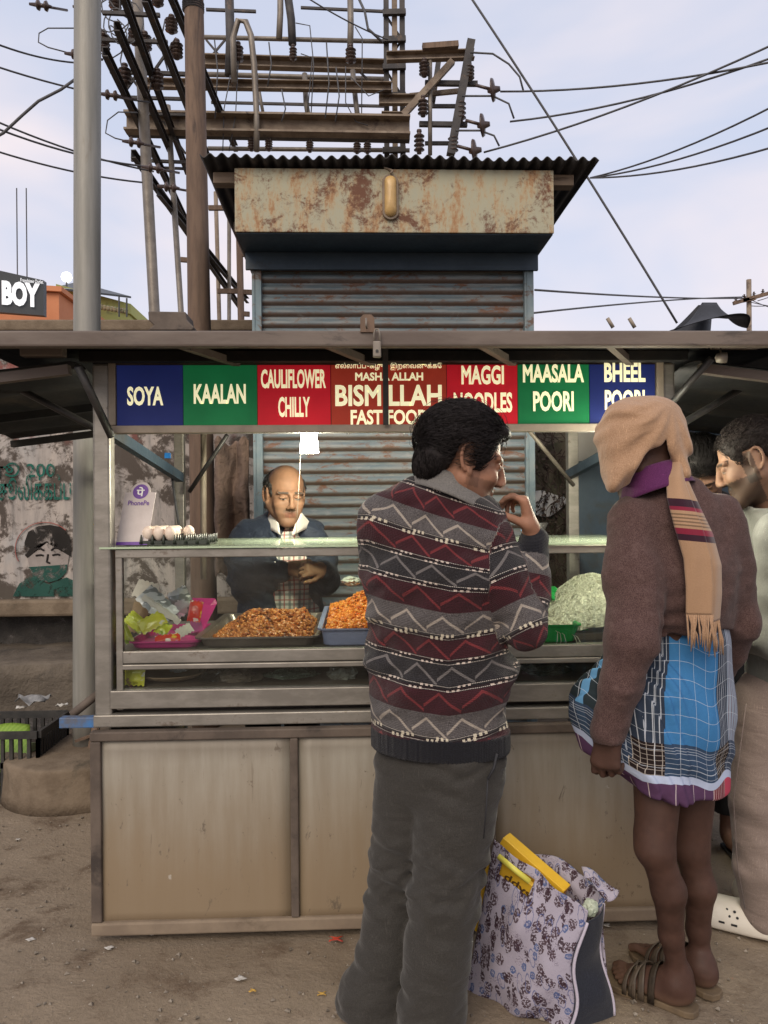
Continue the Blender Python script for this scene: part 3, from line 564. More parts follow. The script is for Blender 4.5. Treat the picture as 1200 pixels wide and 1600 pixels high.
wire(sag(P(470, -10, 8), P(606, 62, 8.4), 0.03), .008, 'thin wire slanting above the gantry rails')
wire([P(x, y, 8.2) for x, y in ((556, -12), (570, 18), (575, 45), (598, 66))], .014, 'thick drooping cable beside the lattice mast')
for pts, l in (([(735, 82), (770, 84), (795, 100), (812, 120), (818, 143)], 'highest curved jumper wire right of the cross arm'), ([(722, 150), (770, 150), (795, 162), (803, 185)], 'middle curved jumper wire right of the cross arm'), ([(712, 204), (750, 204), (772, 212), (780, 228)], 'lowest curved jumper wire right of the cross arm')):
    wire([P(x, y, 8.5) for x, y in pts], .011, l)
# ================================================================== far buildings
def boy_building():
    Y = 26; a = P(-330, 458, Y); b = P(92, 458, Y+2); t = thing('orange_building', 'orange building with a dark shop sign rising above the wall', 'building', (a.x, Y, 0))
    mb = MB(); zt = b.z; mb.prism([(a.x, Y, 0), (b.x, Y+2, 0), (b.x, Y+12, 0), (a.x, Y+12, 0)], (0, 0, zt)); obj('wall', mb, MATS['orange'], t)
    mb = MB(); mb.prism([(a.x-0.1, Y-0.15, zt+0.02), (b.x+0.15, Y+1.85, zt+0.02), (b.x+0.15, Y+12, zt+0.02), (a.x-0.1, Y+12, zt+0.02)], (0, 0, 0.18)); obj('parapet', mb, MATS['orange'], t)
    mb = MB(); mb.bar(P(-60, 483, Y-0.6), P(30, 492, Y-0.3), 0.1, 0.6); 
    s0 = P(-75, 482, Y-1.2); s1 = P(68, 493, Y-0.2); s2 = P(68, 438, Y-0.2); s3 = P(-75, 406, Y-1.2)
    mb = MB(); mb.prism([s0, s1, s2, s3], (0, 0.25, 0)); sg = obj('shop_sign', mb, MATS['charcoal'], t)
    ux = (s1-s0); L = ux.length; ux.normalize(); nrm = Vector((ux.y, -ux.x, 0)).normalized(); mb = MB()
    c = P(3, 477, Y-0.66)+nrm*0.05; w = (P(62, 470, Y-0.25)-P(3, 470, Y-0.66)).length
    text_on(mb, 'BOY', c, ux, (0, 0, 1), w, 0.80, 0.06, 0.02, nrm); c2 = P(32, 441, Y-0.45)+nrm*0.05; text_on(mb, 'Franchisee Outlet', c2, ux, (0, 0, 1), 0.68, 0.12, 0.0, 0.01, nrm)
    m = MB_('backlit_white'); obj('sign_lettering', mb, m.out((0.85, 0.86, 0.87), rough=0.4, emit=(0.9, 0.95, 1.0), estr=0.35), sg)
    for x in (26, 41):
        mb = MB(); q = P(x, 294, Y+2); mb.tube([Vector((q.x, q.y, zt)), q], 0.022, 6); obj('antenna_rod', mb, MATS['wire'], t)
boy_building()
def lime_building():
    Y = 32; a = P(93, 478, Y); b = P(202, 492, Y+3); t = thing('lime_building', 'yellow green building with a dark rooftop canopy beyond the grey pole', 'building', (a.x, Y, 0))
    mb = MB(); mb.prism([(a.x, Y, 0), (b.x, Y+3, 0), (b.x, Y+11, 0), (a.x, Y+11, 0)], (0, 0, b.z)); obj('wall', mb, MATS['lime'], t)
    mb = MB(); mb.prism([(a.x-.1, Y-.1, b.z+.02), (b.x+.1, Y+2.9, b.z+.02), (b.x+.1, Y+11, b.z+.02), (a.x-.1, Y+11, b.z+.02)], (0, 0, .45)); obj('parapet', mb, MATS['lime'], t)
    mb = MB(); mb.prism([P(84, 452, Y-.5), P(205, 466, Y+2), P(180, 459, Y+7), P(120, 443, Y+6)], (0, 0, .08)); obj('canopy', mb, MATS['charcoal'], t)
    for x, y0, y1 in ((112, 455, 482), (186, 463, 495), (198, 466, 495), (150, 458, 490)):
        mb = MB(); mb.tube([P(x, y0, Y+1), P(x, y1, Y+1)], .04, 6); obj('canopy_post', mb, MATS['charcoal'], t)
    for k in range(8):
        mb = MB(); q = P(158+k*5.5, 484+k*0.9, Y+1.2); mb.lathe(q, [(.05, 0), (.09, .06), (.1, .16), (.06, .22)], 8); obj('plant_pot', mb, mottled('pot', (.3, .22, .15), (.12, .16, .08), 8), t)
    m = MB_('lit_globe'); mb = MB(); q = P(104, 433, Y+1); mb.lathe(q-Vector((0, 0, .22)), [(.02, 0), (.16, .07), (.22, .22), (.16, .37), (.02, .44)], 16)
    lp = thing('globe_lamp', 'glowing white globe lamp on a thin post by the lime building', 'lamp', (q.x, q.y, 0)); obj('globe', mb, m.out((.9, .9, .85), emit=(1, .97, .9), estr=3), lp, smooth=True)
    mb = MB(); mb.tube([Vector((q.x, q.y, 0)), q-Vector((0, 0, .2))], .04, 6); obj('lamp_post', mb, MATS['wire'], lp)
lime_building()
def far_pole():
    Y = 22; t = thing('utility_pole', 'small far utility pole with crossarms at the right edge', 'pole', (P(1170, 500, Y).x, Y, 0))
    mb = MB(); b = P(1170, 500, Y); mb.tube([Vector((b.x, Y, 0)), P(1170, 437, Y)], .07, 10); obj('shaft', mb, MATS['ruststeel'], t, smooth=True)
    for p, q in (((1146, 474), (1202, 458)), ((1160, 470), (1180, 466))):
        mb = MB(); mb.bar(P(*p, Y-.1), P(*q, Y-.1), .1, .1); obj('crossarm', mb, MATS['rustpole'], t)
    for x, y in ((1150, 468), (1163, 464), (1178, 460), (1192, 456)):
        mb = MB(); insul(mb, P(x, y+3, Y-.1), P(x, y-4, Y-.1), .06, 2); obj('insulator', mb, MATS['porcelain'], t, smooth=True)
    for k in range(5): wire(sag(P(1160+6*k, 462+8*(k % 3), Y), P(1290, 492-22*k, Y+3), .2), .012, ['lowest', 'second lowest', 'middle', 'second highest', 'highest'][k]+' thin wire leaving the small far pole to the right')
far_pole()
def tent():
    Y = 5.2; t = thing('tarpaulin_canopy', 'black tarpaulin canopy peak showing above the right end of the roof', 'canopy', P(1110, 560, Y))
    top = P(1106, 473, Y); l = P(1046, 512, Y-.3); r = P(1168, 508, Y-.3); mb = MB(); ns = 28
    def f(u, v):
        a = l.lerp(r, u)+Vector((0, 0.0, -0.02)); b = top+Vector((-0.04+0.10*u, 0, 0)); p = a.lerp(b, v); p.z -= 0.05*math.sin(PI*v)*(1-0.3*math.sin(u*9)); p.y -= 0.4*(1-v)*math.sin(PI*u); return p
    mb.grid(f, ns, 12); mb.grid(lambda u, v: f(u, v)+Vector((0, 0.5*(1-v)+0.06, 0)), ns, 12); obj('tarpaulin', mb, MATS['blackcloth'], t, smooth=True, solid=.004)
    mb = MB(); mb.tube([Vector((top.x+.02, Y+.1, 0)), top+Vector((.02, .1, -.01))], .02, 8); obj('support_pole', mb, MATS['rustpole'], t)
tent()
# ================================================================== stall materials
def m_alu():
    m = MB_('dull_aluminium'); v = m.coord(); st = m.coord(scale=(1, 3, 3)); a = m.noise(st, 7, 6, 0.65); f = m.noise(v, 60, 4, 0.7)
    c = m.mix(a.smooth(0.35, 0.65), (0.215, 0.198, 0.172), (0.30, 0.278, 0.245)); c = m.mix((a+f*0.4).smooth(0.80, 0.95)*0.8, c, (0.14, 0.105, 0.08))
    return m.out(c, rough=f*0.2+0.36, metal=0.55, bump=a+f*0.3, bstr=0.12, bdist=0.002)
def m_counter():
    m = MB_('grimy_counter_sheet'); v = m.coord(); x, y, z = m.xyz(v); st = m.coord(scale=(5, 1, 0.45)); a = m.noise(v, 2.2, 6, 0.6); b = m.noise(st, 5, 6, 0.65); f = m.noise(v, 45, 5, 0.72)
    c = m.mix(b.smooth(0.3, 0.7), (0.365, 0.338, 0.282), (0.30, 0.273, 0.222))
    mud = (z*-1.0+a*0.35+b*0.18).smooth(-0.42, 0.10); c = m.mix(mud*0.9, c, (0.25, 0.182, 0.11))
    sp = m.noise(m.coord(scale=(2.2, 1, 0.9)), 13, 6, 0.72, 0.7); c = m.mix(sp.smooth(0.62, 0.70)*0.8, c, (0.12, 0.095, 0.07))
    ch = m.noise(v, 8, 7, 0.7, 0.5); c = m.mix(ch.smooth(0.69, 0.73)*0.6, c, (0.50, 0.47, 0.42))
    dr = m.noise(m.coord(scale=(16, 1, 0.8)), 6, 4, 0.6, 0.3); c = m.mix(dr.smooth(0.66, 0.74)*0.45, c, (0.17, 0.13, 0.09)); rs = (m.noise(v, 28, 6, 0.75)+(a-0.5)*0.4).smooth(0.66, 0.72); c = m.mix(rs*0.7, c, (0.11, 0.075, 0.05))
    top = (z+a*0.1).smooth(0.62, 0.70); c = m.mix(top*0.6, c, (0.16, 0.13, 0.10))
    return m.out(c, rough=0.55, metal=0.15, bump=f*0.5+b*0.4, bstr=0.15, bdist=0.003)
def m_glass(name, tint, a):
    m = MB_(name); v = m.coord(); d = m.noise(v, 3, 6, 0.65, 0.4)
    t = m.nt.nodes.new('ShaderNodeBsdfTransparent'); t.inputs[0].default_value = tuple(tint)+(1,)
    g = m.nt.nodes.new('ShaderNodeBsdfGlossy'); g.inputs['Roughness'].default_value = 0.03
    df = m.nt.nodes.new('ShaderNodeBsdfDiffuse'); df.inputs[0].default_value = (0.5, 0.47, 0.4, 1) if a < 0.4 else (0.46, 0.55, 0.40, 1)  # on the counter top, pale green diffuse stands in for reflected light
    lw = m.nt.nodes.new('ShaderNodeFresnel'); lw.inputs[0].default_value = 1.45
    m1 = m.nt.nodes.new('ShaderNodeMixShader'); m2 = m.nt.nodes.new('ShaderNodeMixShader')
    m.nt.links.new(lw.outputs[0], m1.inputs[0]); m.nt.links.new(t.outputs[0], m1.inputs[1]); m.nt.links.new(g.outputs[0], m1.inputs[2])
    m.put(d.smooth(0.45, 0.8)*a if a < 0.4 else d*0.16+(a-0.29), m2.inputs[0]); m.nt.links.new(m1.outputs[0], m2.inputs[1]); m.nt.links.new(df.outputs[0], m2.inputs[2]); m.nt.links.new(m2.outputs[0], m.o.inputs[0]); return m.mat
def m_sign(name, c):
    m = MB_(name); v = m.coord(); x, y, z = m.xyz(v); st = (m.noise(m.vec(x*0.3, 0.0, z*40), 3, 3)-0.5)*0.22; n = m.noise(v, 6, 5)
    col = m.mix(n.smooth(0.3, 0.75)*0.45, c, tuple(k*0.55 for k in c)); col = m.mix(st.abs(), col, (0.02, 0.02, 0.02)); d = m.noise(v, 22, 6, 0.7).smooth(0.68, 0.75); col = m.mix(d*0.35, col, (0.2, 0.17, 0.14))
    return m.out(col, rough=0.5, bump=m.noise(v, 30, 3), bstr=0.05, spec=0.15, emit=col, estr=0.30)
MATS['alu'] = m_alu(); MATS['counter'] = m_counter(); MATS['glass'] = m_glass('counter_glass', (0.94, 0.97, 0.95), 0.06); MATS['glasstop'] = m_glass('green_sheen_glass', (0.95, 0.98, 0.94), 0.42)
MATS['rooftin'] = mottled('sooty_roof_tin', (0.012, 0.012, 0.013), (0.024, 0.022, 0.021), 5, 0.75, dirt=(0.04, 0.032, 0.026), dscale=5, spec=0.15)
MATS['roofedge'] = mottled('brown_roof_edge', (0.105, 0.08, 0.066), (0.15, 0.12, 0.10), 7, 0.7, dirt=(0.05, 0.04, 0.035), dscale=5, stretch=(0.5, 2, 2))
MATS['darkrail'] = mottled('dark_grimy_rail', (0.075, 0.057, 0.045), (0.125, 0.096, 0.075), 9, 0.75, dirt=(0.04, 0.03, 0.025), dscale=6)
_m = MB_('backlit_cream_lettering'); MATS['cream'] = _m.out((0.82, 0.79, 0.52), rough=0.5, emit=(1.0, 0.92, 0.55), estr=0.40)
MATS['blackmetal'] = mottled('black_strut', (0.018, 0.017, 0.017), (0.04, 0.036, 0.034), 20, 0.5, dirt=(0.3, 0.28, 0.26), dthr=(0.68, 0.72), dscale=20)
MATS['stick'] = mottled('pale_strut', (0.30, 0.25, 0.19), (0.22, 0.18, 0.14), 10, 0.6)
YF = 2.53; YB = 3.65; XL = P(146, 900, YF).x; XR = P(1058, 900, YF).x
def zf(y, Y=YF): return HC-(y-800)/FPX*Y*1.0
ST = thing('food_stall', 'metal street food stall with painted sign, glass counter and sheet roof', 'food stall', ((XL+XR)/2, YF, 0))
def sbox(name, a, b, mat, bev=0.003, par=None): mb = MB(); mb.box(a, b); return obj(name, mb, MATS[mat], par or ST, bev=bev)
PW = 0.056
# posts
sbox('corner_post', (XL, YF, 0.70), (XL+PW, YF+PW, 1.872), 'alu', 0.008); sbox('corner_post', (XR-PW, YF, 0.70), (XR, YF+PW, 1.872), 'alu', 0.008)
sbox('back_post', (XL, YB, 0.0), (XL+0.045, YB+0.045, 1.875), 'alu'); sbox('back_post', (XR-0.05, YB, 0.0), (XR, YB+0.05, 1.875), 'alu')
sbox('glass_stile', (XL+PW+0.012, YF+0.008, 0.74), (XL+PW+0.034, YF+0.03, zf(856)), 'alu'); sbox('glass_stile', (XR-PW-0.034, YF+0.008, 0.74), (XR-PW-0.012, YF+0.03, zf(856)), 'alu')
x0, x1 = XL+PW+0.012, XR-PW-0.012
# horizontal rails of the glass case
sbox('case_top_rail', (x0, YF+0.005, zf(868)), (x1, YF+0.03, zf(855)), 'alu'); sbox('shelf_rail', (x0+0.02, YF+0.010, zf(1032)), (x1-0.02, YF+0.04, zf(1013)), 'alu'); sbox('shelf_lip', (x0+0.02, YF+0.002, zf(1041)), (x1-0.02, YF+0.034, zf(1033)), 'alu')
sbox('lower_rail', (XL+PW-0.004, YF-0.008, zf(1100)), (XR-PW+0.004, YF+0.035, zf(1072)), 'alu'); sbox('base_rail', (XL, YF-0.016, zf(1127)), (XR, YF+0.03, zf(1108)), 'alu', 0.004)
sbox('gap_shade_plate', (XL+0.01, YF+0.06, zf(1128)), (XR-0.01, YF+0.08, zf(1095)), 'darkrail')  # added dark sheet, stands for the shade in the gap between the rails
# glass
sbox('front_glass', (x0+0.022, YF+0.016, zf(1013)), (x1-0.022, YF+0.020, zf(868)), 'glass', 0); sbox('lower_glass', (x0+0.022, YF+0.016, zf(1072)), (x1-0.022, YF+0.020, zf(1041)), 'glass', 0)
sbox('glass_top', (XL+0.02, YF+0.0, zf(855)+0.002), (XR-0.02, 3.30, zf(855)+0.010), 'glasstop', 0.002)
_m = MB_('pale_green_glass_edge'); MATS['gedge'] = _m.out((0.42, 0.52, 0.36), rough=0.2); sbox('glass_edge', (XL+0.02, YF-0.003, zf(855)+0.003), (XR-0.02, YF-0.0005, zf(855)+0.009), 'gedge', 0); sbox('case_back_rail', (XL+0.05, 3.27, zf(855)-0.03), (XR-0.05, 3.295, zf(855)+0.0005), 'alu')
sbox('display_shelf', (XL+0.03, YF+0.042, zf(1016)-0.012), (XR-0.03, 3.29, zf(1016)), 'alu'); sbox('lower_shelf', (XL+0.03, YF+0.05, zf(1074)-0.012), (XR-0.03, 3.29, zf(1074)), 'darkrail')
SHZ = zf(1016)+0.001; LSZ = zf(1074)+0.001; GTZ = zf(855)+0.0105
for s, x in ((1, XL), (-1, XR)):
    mb = MB(); mb.box((x+s*0.028, YF+PW+0.003, 0.05), (x+s*0.034, YB-0.003, zf(1016))); obj('side_sheet', mb, MATS['counter'], ST)
    mb = MB(); mb.box((x+s*0.02, YF+PW+0.002, zf(868)), (x+s*0.045, YB-0.002, zf(857))); obj('side_rail', mb, MATS['alu'], ST)
# counter front
PT = zf(1131); PB = 0.028; xs = [XL-0.004, P(461, 1200, YF).x, P(765, 1200, YF).x, P(1020, 1200, YF).x+0.06]; FYp = YF-0.035
mb = MB(); mb.box((xs[0], FYp-0.006, PT-0.030), (xs[3], FYp+0.03, PT)); obj('panel_top_bar', mb, MATS['darkrail'], ST, bev=0.004)
mb = MB(); mb.box((xs[0], FYp-0.006, PB), (xs[3], FYp+0.03, PB+0.042)); obj('panel_bottom_bar', mb, mottled('mud_caked_rail', (0.185, 0.14, 0.10), (0.245, 0.19, 0.135), 9, 0.85, dirt=(0.12, 0.09, 0.06), dscale=6), ST, bev=0.006)
for i, x in enumerate(xs):
    w = 0.034 if i in (0, 3) else 0.026; a = x if i == 0 else (x-w if i == 3 else x-w/2)
    mb = MB(); mb.box((a, FYp-0.004, PB+0.043), (a+w, FYp+0.028, PT-0.031)); obj('panel_upright', mb, MATS['darkrail'], ST, bev=0.004)
for i in range(3):
    mb = MB(); a, b = xs[i]+0.012, xs[i+1]-0.012; mb.grid(lambda u, v: Vector((a+(b-a)*u, FYp+0.012+0.004*nz3((u*2+i*7, v*2, 0), 1.3), PB+0.02+(PT-0.04-PB)*v)), 14, 14); obj('panel_sheet', mb, MATS['counter'], ST, smooth=True, solid=0.003)
sbox('base_floor', (XL+0.03, YF+0.02, 0.10), (XR-0.03, YB, 0.12), 'darkrail')
for x in (XL+0.12, XR-0.12):
    mb = MB(); mb.lathe((x, YB-0.25, 0.10), [(0.03, -0.03), (0.085, -0.03), (0.10, -0.02), (0.10, 0.02), (0.085, 0.03), (0.03, 0.03)], 20, (1, 0, 0)); obj('wheel', mb, MATS['blackmetal'], ST, smooth=True)
for x in (XL+0.05, XR-0.06):
    sbox('leg', (x, YF+0.05, 0.0), (x+0.04, YF+0.09, 0.1), 'darkrail')
# handle with blue paint
hz = zf(1121); mb = MB(); mb.box((XL-0.115, YF+0.0, hz-0.017), (XL-0.001, YF+0.035, hz+0.017)); obj('handle_bar', mb, mottled('blue_chipped_paint', (0.04, 0.17, 0.42), (0.10, 0.10, 0.11), 13, 0.6), ST, bev=0.003)
mb = MB(); mb.tube([P(112, 1117, YF+0.06), P(156, 1082, YF+0.09)], 0.014, 10); obj('handle_tube', mb, MATS['darkrail'], ST, smooth=True)
# roof: front flap with beam, deck, side flaps
RF = 2.26; bz0, bz1 = P(600, 541, RF).z, P(600, 516, RF).z; RX0, RX1 = P(-90, 520, RF).x, P(1290, 520, RF).x
mb = MB(); mb.box((RX0, RF, bz0), (RX1, RF+0.035, bz1)); obj('roof_front_beam', mb, MATS['roofedge'], ST, bev=0.006)
mb = MB(); mb.grid(lambda u, v: Vector((RX0+(RX1-RX0)*u, RF+0.036+(YB+0.1-RF-0.036)*v, bz1-0.010+0.003*nz3((u*20, v*6, 0), 1))), 60, 10); obj('roof_sheet', mb, MATS['rooftin'], ST, solid=0.004)
for y, h in ((2.47, 0.035), (2.60, 0.045), (3.1, 0.04), (YB-0.02, 0.05)):
    sbox('roof_purlin', (XL-0.02, y, bz1-0.014-h), (XR+0.02, y+0.035, bz1-0.014), 'rooftin')
for px in (330, 560, 800, 1000):
    mb = MB(); a = P(px+30, 556, 2.32); b = P(px-20, 540, RF+0.05); mb.bar((a.x, YF+0.02, bz1-0.045), (b.x-0.06, RF+0.04, bz1-0.03), 0.022, 0.022); obj('roof_rib', mb, MATS['roofedge'], ST)
for s, X in ((-1, XL), (1, XR)):
    mb = MB()
    mb.grid(lambda u, v: Vector((X+s*(0.03+0.75*u), 2.42+(3.72-2.42)*v, 1.855-0.09*u-0.02*v+0.010*math.sin(v*22))), 8, 60); obj('side_flap', mb, MATS['rooftin'], ST, solid=0.004, smooth=True)
    for v in (0.0, 0.5, 1.0):
        y = 2.42+1.3*v; mb = MB(); mb.bar((X+s*0.03, y, 1.83-0.02*v), (X+s*0.78, y, 1.738-0.02*v), 0.03, 0.03); obj('flap_rib', mb, MATS['roofedge'] if v == 0 else MATS['rooftin'], ST)
def strut(p, Yp, q, Yq, r, mat, nm='strut'):
    mb = MB(); mb.tube([P(*p, Yp), P(*q, Yq)], r, 8); obj(nm, mb, MATS[mat], ST, smooth=True)
strut((122, 572), 2.36, (174, 682), 2.50, 0.013, 'blackmetal'); strut((-20, 582), 2.75, (146, 668), 2.66, 0.012, 'blackmetal'); strut((1112, 560), 2.36, (1040, 640), 2.50, 0.011, 'blackmetal'); strut((1190, 588), 2.75, (1056, 668), 2.66, 0.013, 'blackmetal')
strut((355, 680), 3.45, (296, 768), 3.6, 0.010, 'blackmetal'); strut((818, 662), 3.3, (896, 758), 3.5, 0.010, 'palesteel'); strut((318, 640), 3.60, (318, 905), 3.60, 0.014, 'stick', 'back_rod'); strut((268, 740), 3.64, (283, 845), 3.62, 0.006, 'wire', 'wire_tie')
for s in (XL+0.03, XR-0.05):
    mb = MB(); mb.bar((s, YF+0.06, 1.66), (s, YB, 1.55), 0.03, 0.04); obj('side_top_rail', mb, MATS['darkblue'], ST)
mb = MB(); q = P(262, 712, 3.5); mb.box(q-Vector((0.012, 0.01, 0.012)), q+Vector((0.012, 0.01, 0.012))); obj('blue_clip', mb, mottled('bright_blue_plastic', (0.02, 0.2, 0.6), (0.02, 0.16, 0.5), 20, 0.4), ST)
mb = MB(); mb.box((XR-0.02, YB+0.06, 0.2), (XR+0.35, YB+0.075, 1.62)); obj('blue_back_panel', mb, MATS['darkblue'], ST)
mb = MB(); mb.box((P(905, 680, YB).x, YB+0.09, 1.55), (P(1000, 680, YB).x, YB+0.10, 1.80)); obj('pale_back_board', mb, MATS['pale'], ST)
# ---------------------------------------------------------------- sign
SY = YF-0.004; edges = [182, 286, 402, 517, 698, 809, 921, 1024]; names = ['navy', 'green', 'red', 'oxide', 'red', 'green', 'navy']
sm = {'navy': m_sign('navy_sign_panel', (0.012, 0.020, 0.105)), 'green': m_sign('green_sign_panel', (0.008, 0.14, 0.045)), 'red': m_sign('red_sign_panel', (0.50, 0.012, 0.022)), 'oxide': m_sign('oxide_red_sign_panel', (0.33, 0.035, 0.018))}
sz1 = zf(570, SY); sz0 = zf(663, SY); sgn = sbox('sign_board', (P(172, 620, SY).x, SY+0.006, sz0-0.026), (P(1040, 620, SY).x, SY+0.03, sz1+0.01), 'darkrail')
words = [[('SOYA', (199, 604, 255, 634))], [('KAALAN', (303, 600, 384, 631))], [('CAULIFLOWER', (408, 577, 509, 607)), ('CHILLY', (435, 620, 484, 652))],
         [('எல்லாப்புகழும் இறைவனுக்கே', (524, 566, 690, 579)), ('MASHA ALLAH', (555, 582, 661, 595)), ('BISMILLAH', (524, 601, 690, 635)), ('FAST FOOD', (548, 640, 669, 664))],
         [('MAGGI', (721, 571, 787, 601)), ('NOODLES', (709, 613, 800, 645))], [('MAASALA', (817, 569, 912, 598)), ('POORI', (833, 611, 896, 643))], [('BHEEL', (944, 567, 1008, 597)), ('POORI', (945, 609, 1007, 641))]]
for i in range(7):
    a, b = P(edges[i], 620, SY).x, P(edges[i+1], 620, SY).x
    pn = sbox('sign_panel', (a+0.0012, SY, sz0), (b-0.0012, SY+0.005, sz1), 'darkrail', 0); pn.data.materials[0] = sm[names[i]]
    mb = MB()
    for s, (x0_, y0_, x1_, y1_) in words[i]:
        c = P(x0_, y1_, SY); d = P(x1_, y0_, SY); z0_ = max(c.z, sz0-0.001)
        text_on(mb, s, (c.x, SY-0.0003, z0_), (1, 0, 0), (0, 0, 1), d.x-c.x, d.z-z0_, 0.030 if s[0] < 'z' else 0.012, 0.0015)
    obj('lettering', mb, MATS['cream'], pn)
sbox('sign_bottom_batten', (P(172, 668, SY).x, SY-0.010, sz0-0.026), (P(1040, 668, SY).x, SY+0.004, sz0-0.001), 'stick', 0.003, sgn)
sbox('sign_side_batten', (P(170, 620, SY).x, SY-0.006, sz0), (P(181, 620, SY).x, SY+0.004, sz1+0.008), 'stick', 0.003, sgn); sbox('sign_side_batten', (P(1026, 620, SY).x, SY-0.006, sz0), (P(1037, 620, SY).x, SY+0.004, sz1+0.008), 'stick', 0.003, sgn)
# hanging dark strap in front of the sign, then hasp and padlock on the roof edge
mb = MB(); q = P(602, 520, RF-0.004); mb.bar(P(602, 545, 2.45), P(603, 664, 2.50), 0.018, 0.004, (0, 1, 0)); tag(obj('hanging_strap', mb, MATS['blackmetal']), 'dark strap hanging across the middle of the sign', 'strap')
hs = thing('roof_hasp', 'brown rusty hasp plate standing on the roof edge', 'hasp', P(574, 520, RF)); mb = MB(); c = P(574, 503, RF-0.006)
mb.prism([c+Vector((x, 0, z)) for x, z in ((-0.021, -0.03), (0.021, -0.03), (0.021, 0.012), (0.012, 0.022), (-0.012, 0.022), (-0.021, 0.012))], (0, 0.005, 0)); obj('plate', mb, MATS['rustpole'], hs, bev=0.001)
mb = MB(); mb.tube([c+Vector((-0.004, -0.012, 0.008)), c+Vector((-0.004, -0.016, -0.012)), c+Vector((-0.002, -0.010, -0.022))], 0.003, 6); obj('staple', mb, MATS['palesteel'], hs, smooth=True)
pk = thing('padlock', 'small steel padlock hanging from the hasp on the roof edge', 'padlock', P(589, 560, RF-0.012)); c = P(589, 545, RF-0.014)
mb = MB(); mb.box(c-Vector((0.012, 0.007, 0.026)), c+Vector((0.012, 0.007, 0.022))); obj('body', mb, MATS['palesteel'], pk, bev=0.004)
mb = MB(); mb.tube([c+Vector((-0.008, 0, 0.02)), c+Vector((-0.008, 0, 0.045)), c+Vector((-0.004, 0, 0.058)), c+Vector((0.004, 0, 0.058)), c+Vector((0.008, 0, 0.045)), c+Vector((0.008, 0, 0.02))], 0.003, 8); obj('shackle', mb, MATS['palesteel'], pk, smooth=True)
mb = MB(); mb.lathe(c+Vector((0, -0.008, -0.008)), [(0.0045, 0), (0.0045, 0.002), (0.002, 0.002)], 10, (0, -1, 0)); obj('keyhole', mb, MATS['blackmetal'], pk)
# clutter on and under the roof
mb = MB(); a = P(228, 515, 2.6); mb.prism([P(230, 516, 2.6), P(300, 516, 2.6), P(303, 511, 2.6), P(292, 500, 2.6), P(290, 487, 2.6), P(231, 486, 2.6), P(232, 500, 2.6), P(240, 508, 2.6)], (0, 0.12, 0)); tag(obj('timber_block', mb, MATS['darkrail'], bev=0.004), 'broken dark timber block lying on the roof by the brown pole', 'timber')
for px, l in ((958, 'left one of two pale wooden stick ends on the roof'), (992, 'right one of two pale wooden stick ends on the roof')):
    mb = MB(); mb.tube([P(px, 512, 2.7), P(px-9, 497, 2.7)], 0.007, 8); tag(obj('stick_end', mb, MATS['stick'], smooth=True), l, 'stick', 'stick ends on the roof')
mb = MB(); c = P(1128, 559, 2.34); mb.lathe(c, [(0.004, -0.02), (0.014, -0.016), (0.017, 0.0), (0.016, 0.014), (0.004, 0.016)], 14, (1, -0.3, 0)); mb.tube([c, c+Vector((0, 0.01, 0.03))], 0.003, 6); tag(obj('hanging_bulb', mb, MATS['palesteel'], smooth=True), 'small unlit metal-backed bulb under the right end of the roof', 'bulb')
mb = MB(); mb.box(P(1120, 542, 2.38), P(1182, 529, 2.43)); o_ = obj('roof_block', mb, MATS['roofedge'], ST, bev=0.004)
mb = MB(); mb.box(P(30, 556, 2.40), P(105, 542, 2.44)); obj('roof_block', mb, MATS['roofedge'], ST, bev=0.004)
# ---------------------------------------------------------------- lit lamps under the roof
def bulb(px, py, Y, w, label, lit=40.0, watt=22.0, arm=None):
    c = P(px, py, Y); t = thing('lit_lamp', label, 'lamp', c-Vector((0, 0, 0.05)))
    m = MB_('glowing_lamp_shade'); mm = m.out((0.9, 0.9, 0.85), rough=0.4, emit=(1.0, 1.0, 0.82), estr=lit)
    mb = MB(); mb.lathe(c, [(0.036, -0.048), (0.037, -0.046), (0.028, 0.045), (0.015, 0.052), (0.01, 0.053)], 20); obj('shade', mb, mm, t, smooth=False)
    mb = MB(); mb.lathe(c+Vector((0, 0, 0.0535)), [(0.012, 0), (0.012, 0.05), (0.004, 0.055)], 12); mb.tube([c+Vector((0, 0, 0.106)), arm or Vector((c.x, c.y, bz1-0.02))], 0.003, 6); obj('holder', mb, MATS['blackmetal'], t, smooth=True)
    lt = bpy.data.lights.new('lamp_glow', 'POINT'); lt.energy = watt; lt.color = (1.0, 0.94, 0.74); lt.shadow_soft_size = 0.06
    lo = bpy.data.objects.new('lamp_glow', lt); COL.objects.link(lo); lo.parent = t; lo.location = Vector((c.x, c.y, c.z-0.075))-t.location
    return c
c = bulb(483, 688, 2.96, 0.05, 'glowing white lamp hanging below the sign above the vendor', 26)
bulb(1006, 690, 2.40, 0.05, 'lit lamp under the roof beside the right post, hidden by the hooded man', 26, 3.5, Vector((XR-0.03, YF-0.001, 1.72))); bulb(968, 655, 2.66, 0.05, 'lit lamp above the noodle mound, hidden behind the shawled head', 26, 20.0)
mb = MB(); mb.tube([P(470, 702, 3.05), P(468, 740, 3.05), P(465, 795, 3.05), P(462, 842, 3.06)], 0.0009, 5); tag(obj('hanging_string', mb, MATS['palesteel'], smooth=True), 'thin white string hanging down from the lamp in front of the vendor', 'string')
for px, l in ((545, 'left short white thread hanging below the sign'), (632, 'right short white thread hanging below the sign')):
    mb = MB(); mb.tube([P(px, 666, 2.56), P(px+2, 672, 2.555), P(px-2, 680, 2.56)], 0.0016, 5); tag(obj('thread', mb, MATS['white'], smooth=True), l, 'thread', 'threads below the sign')
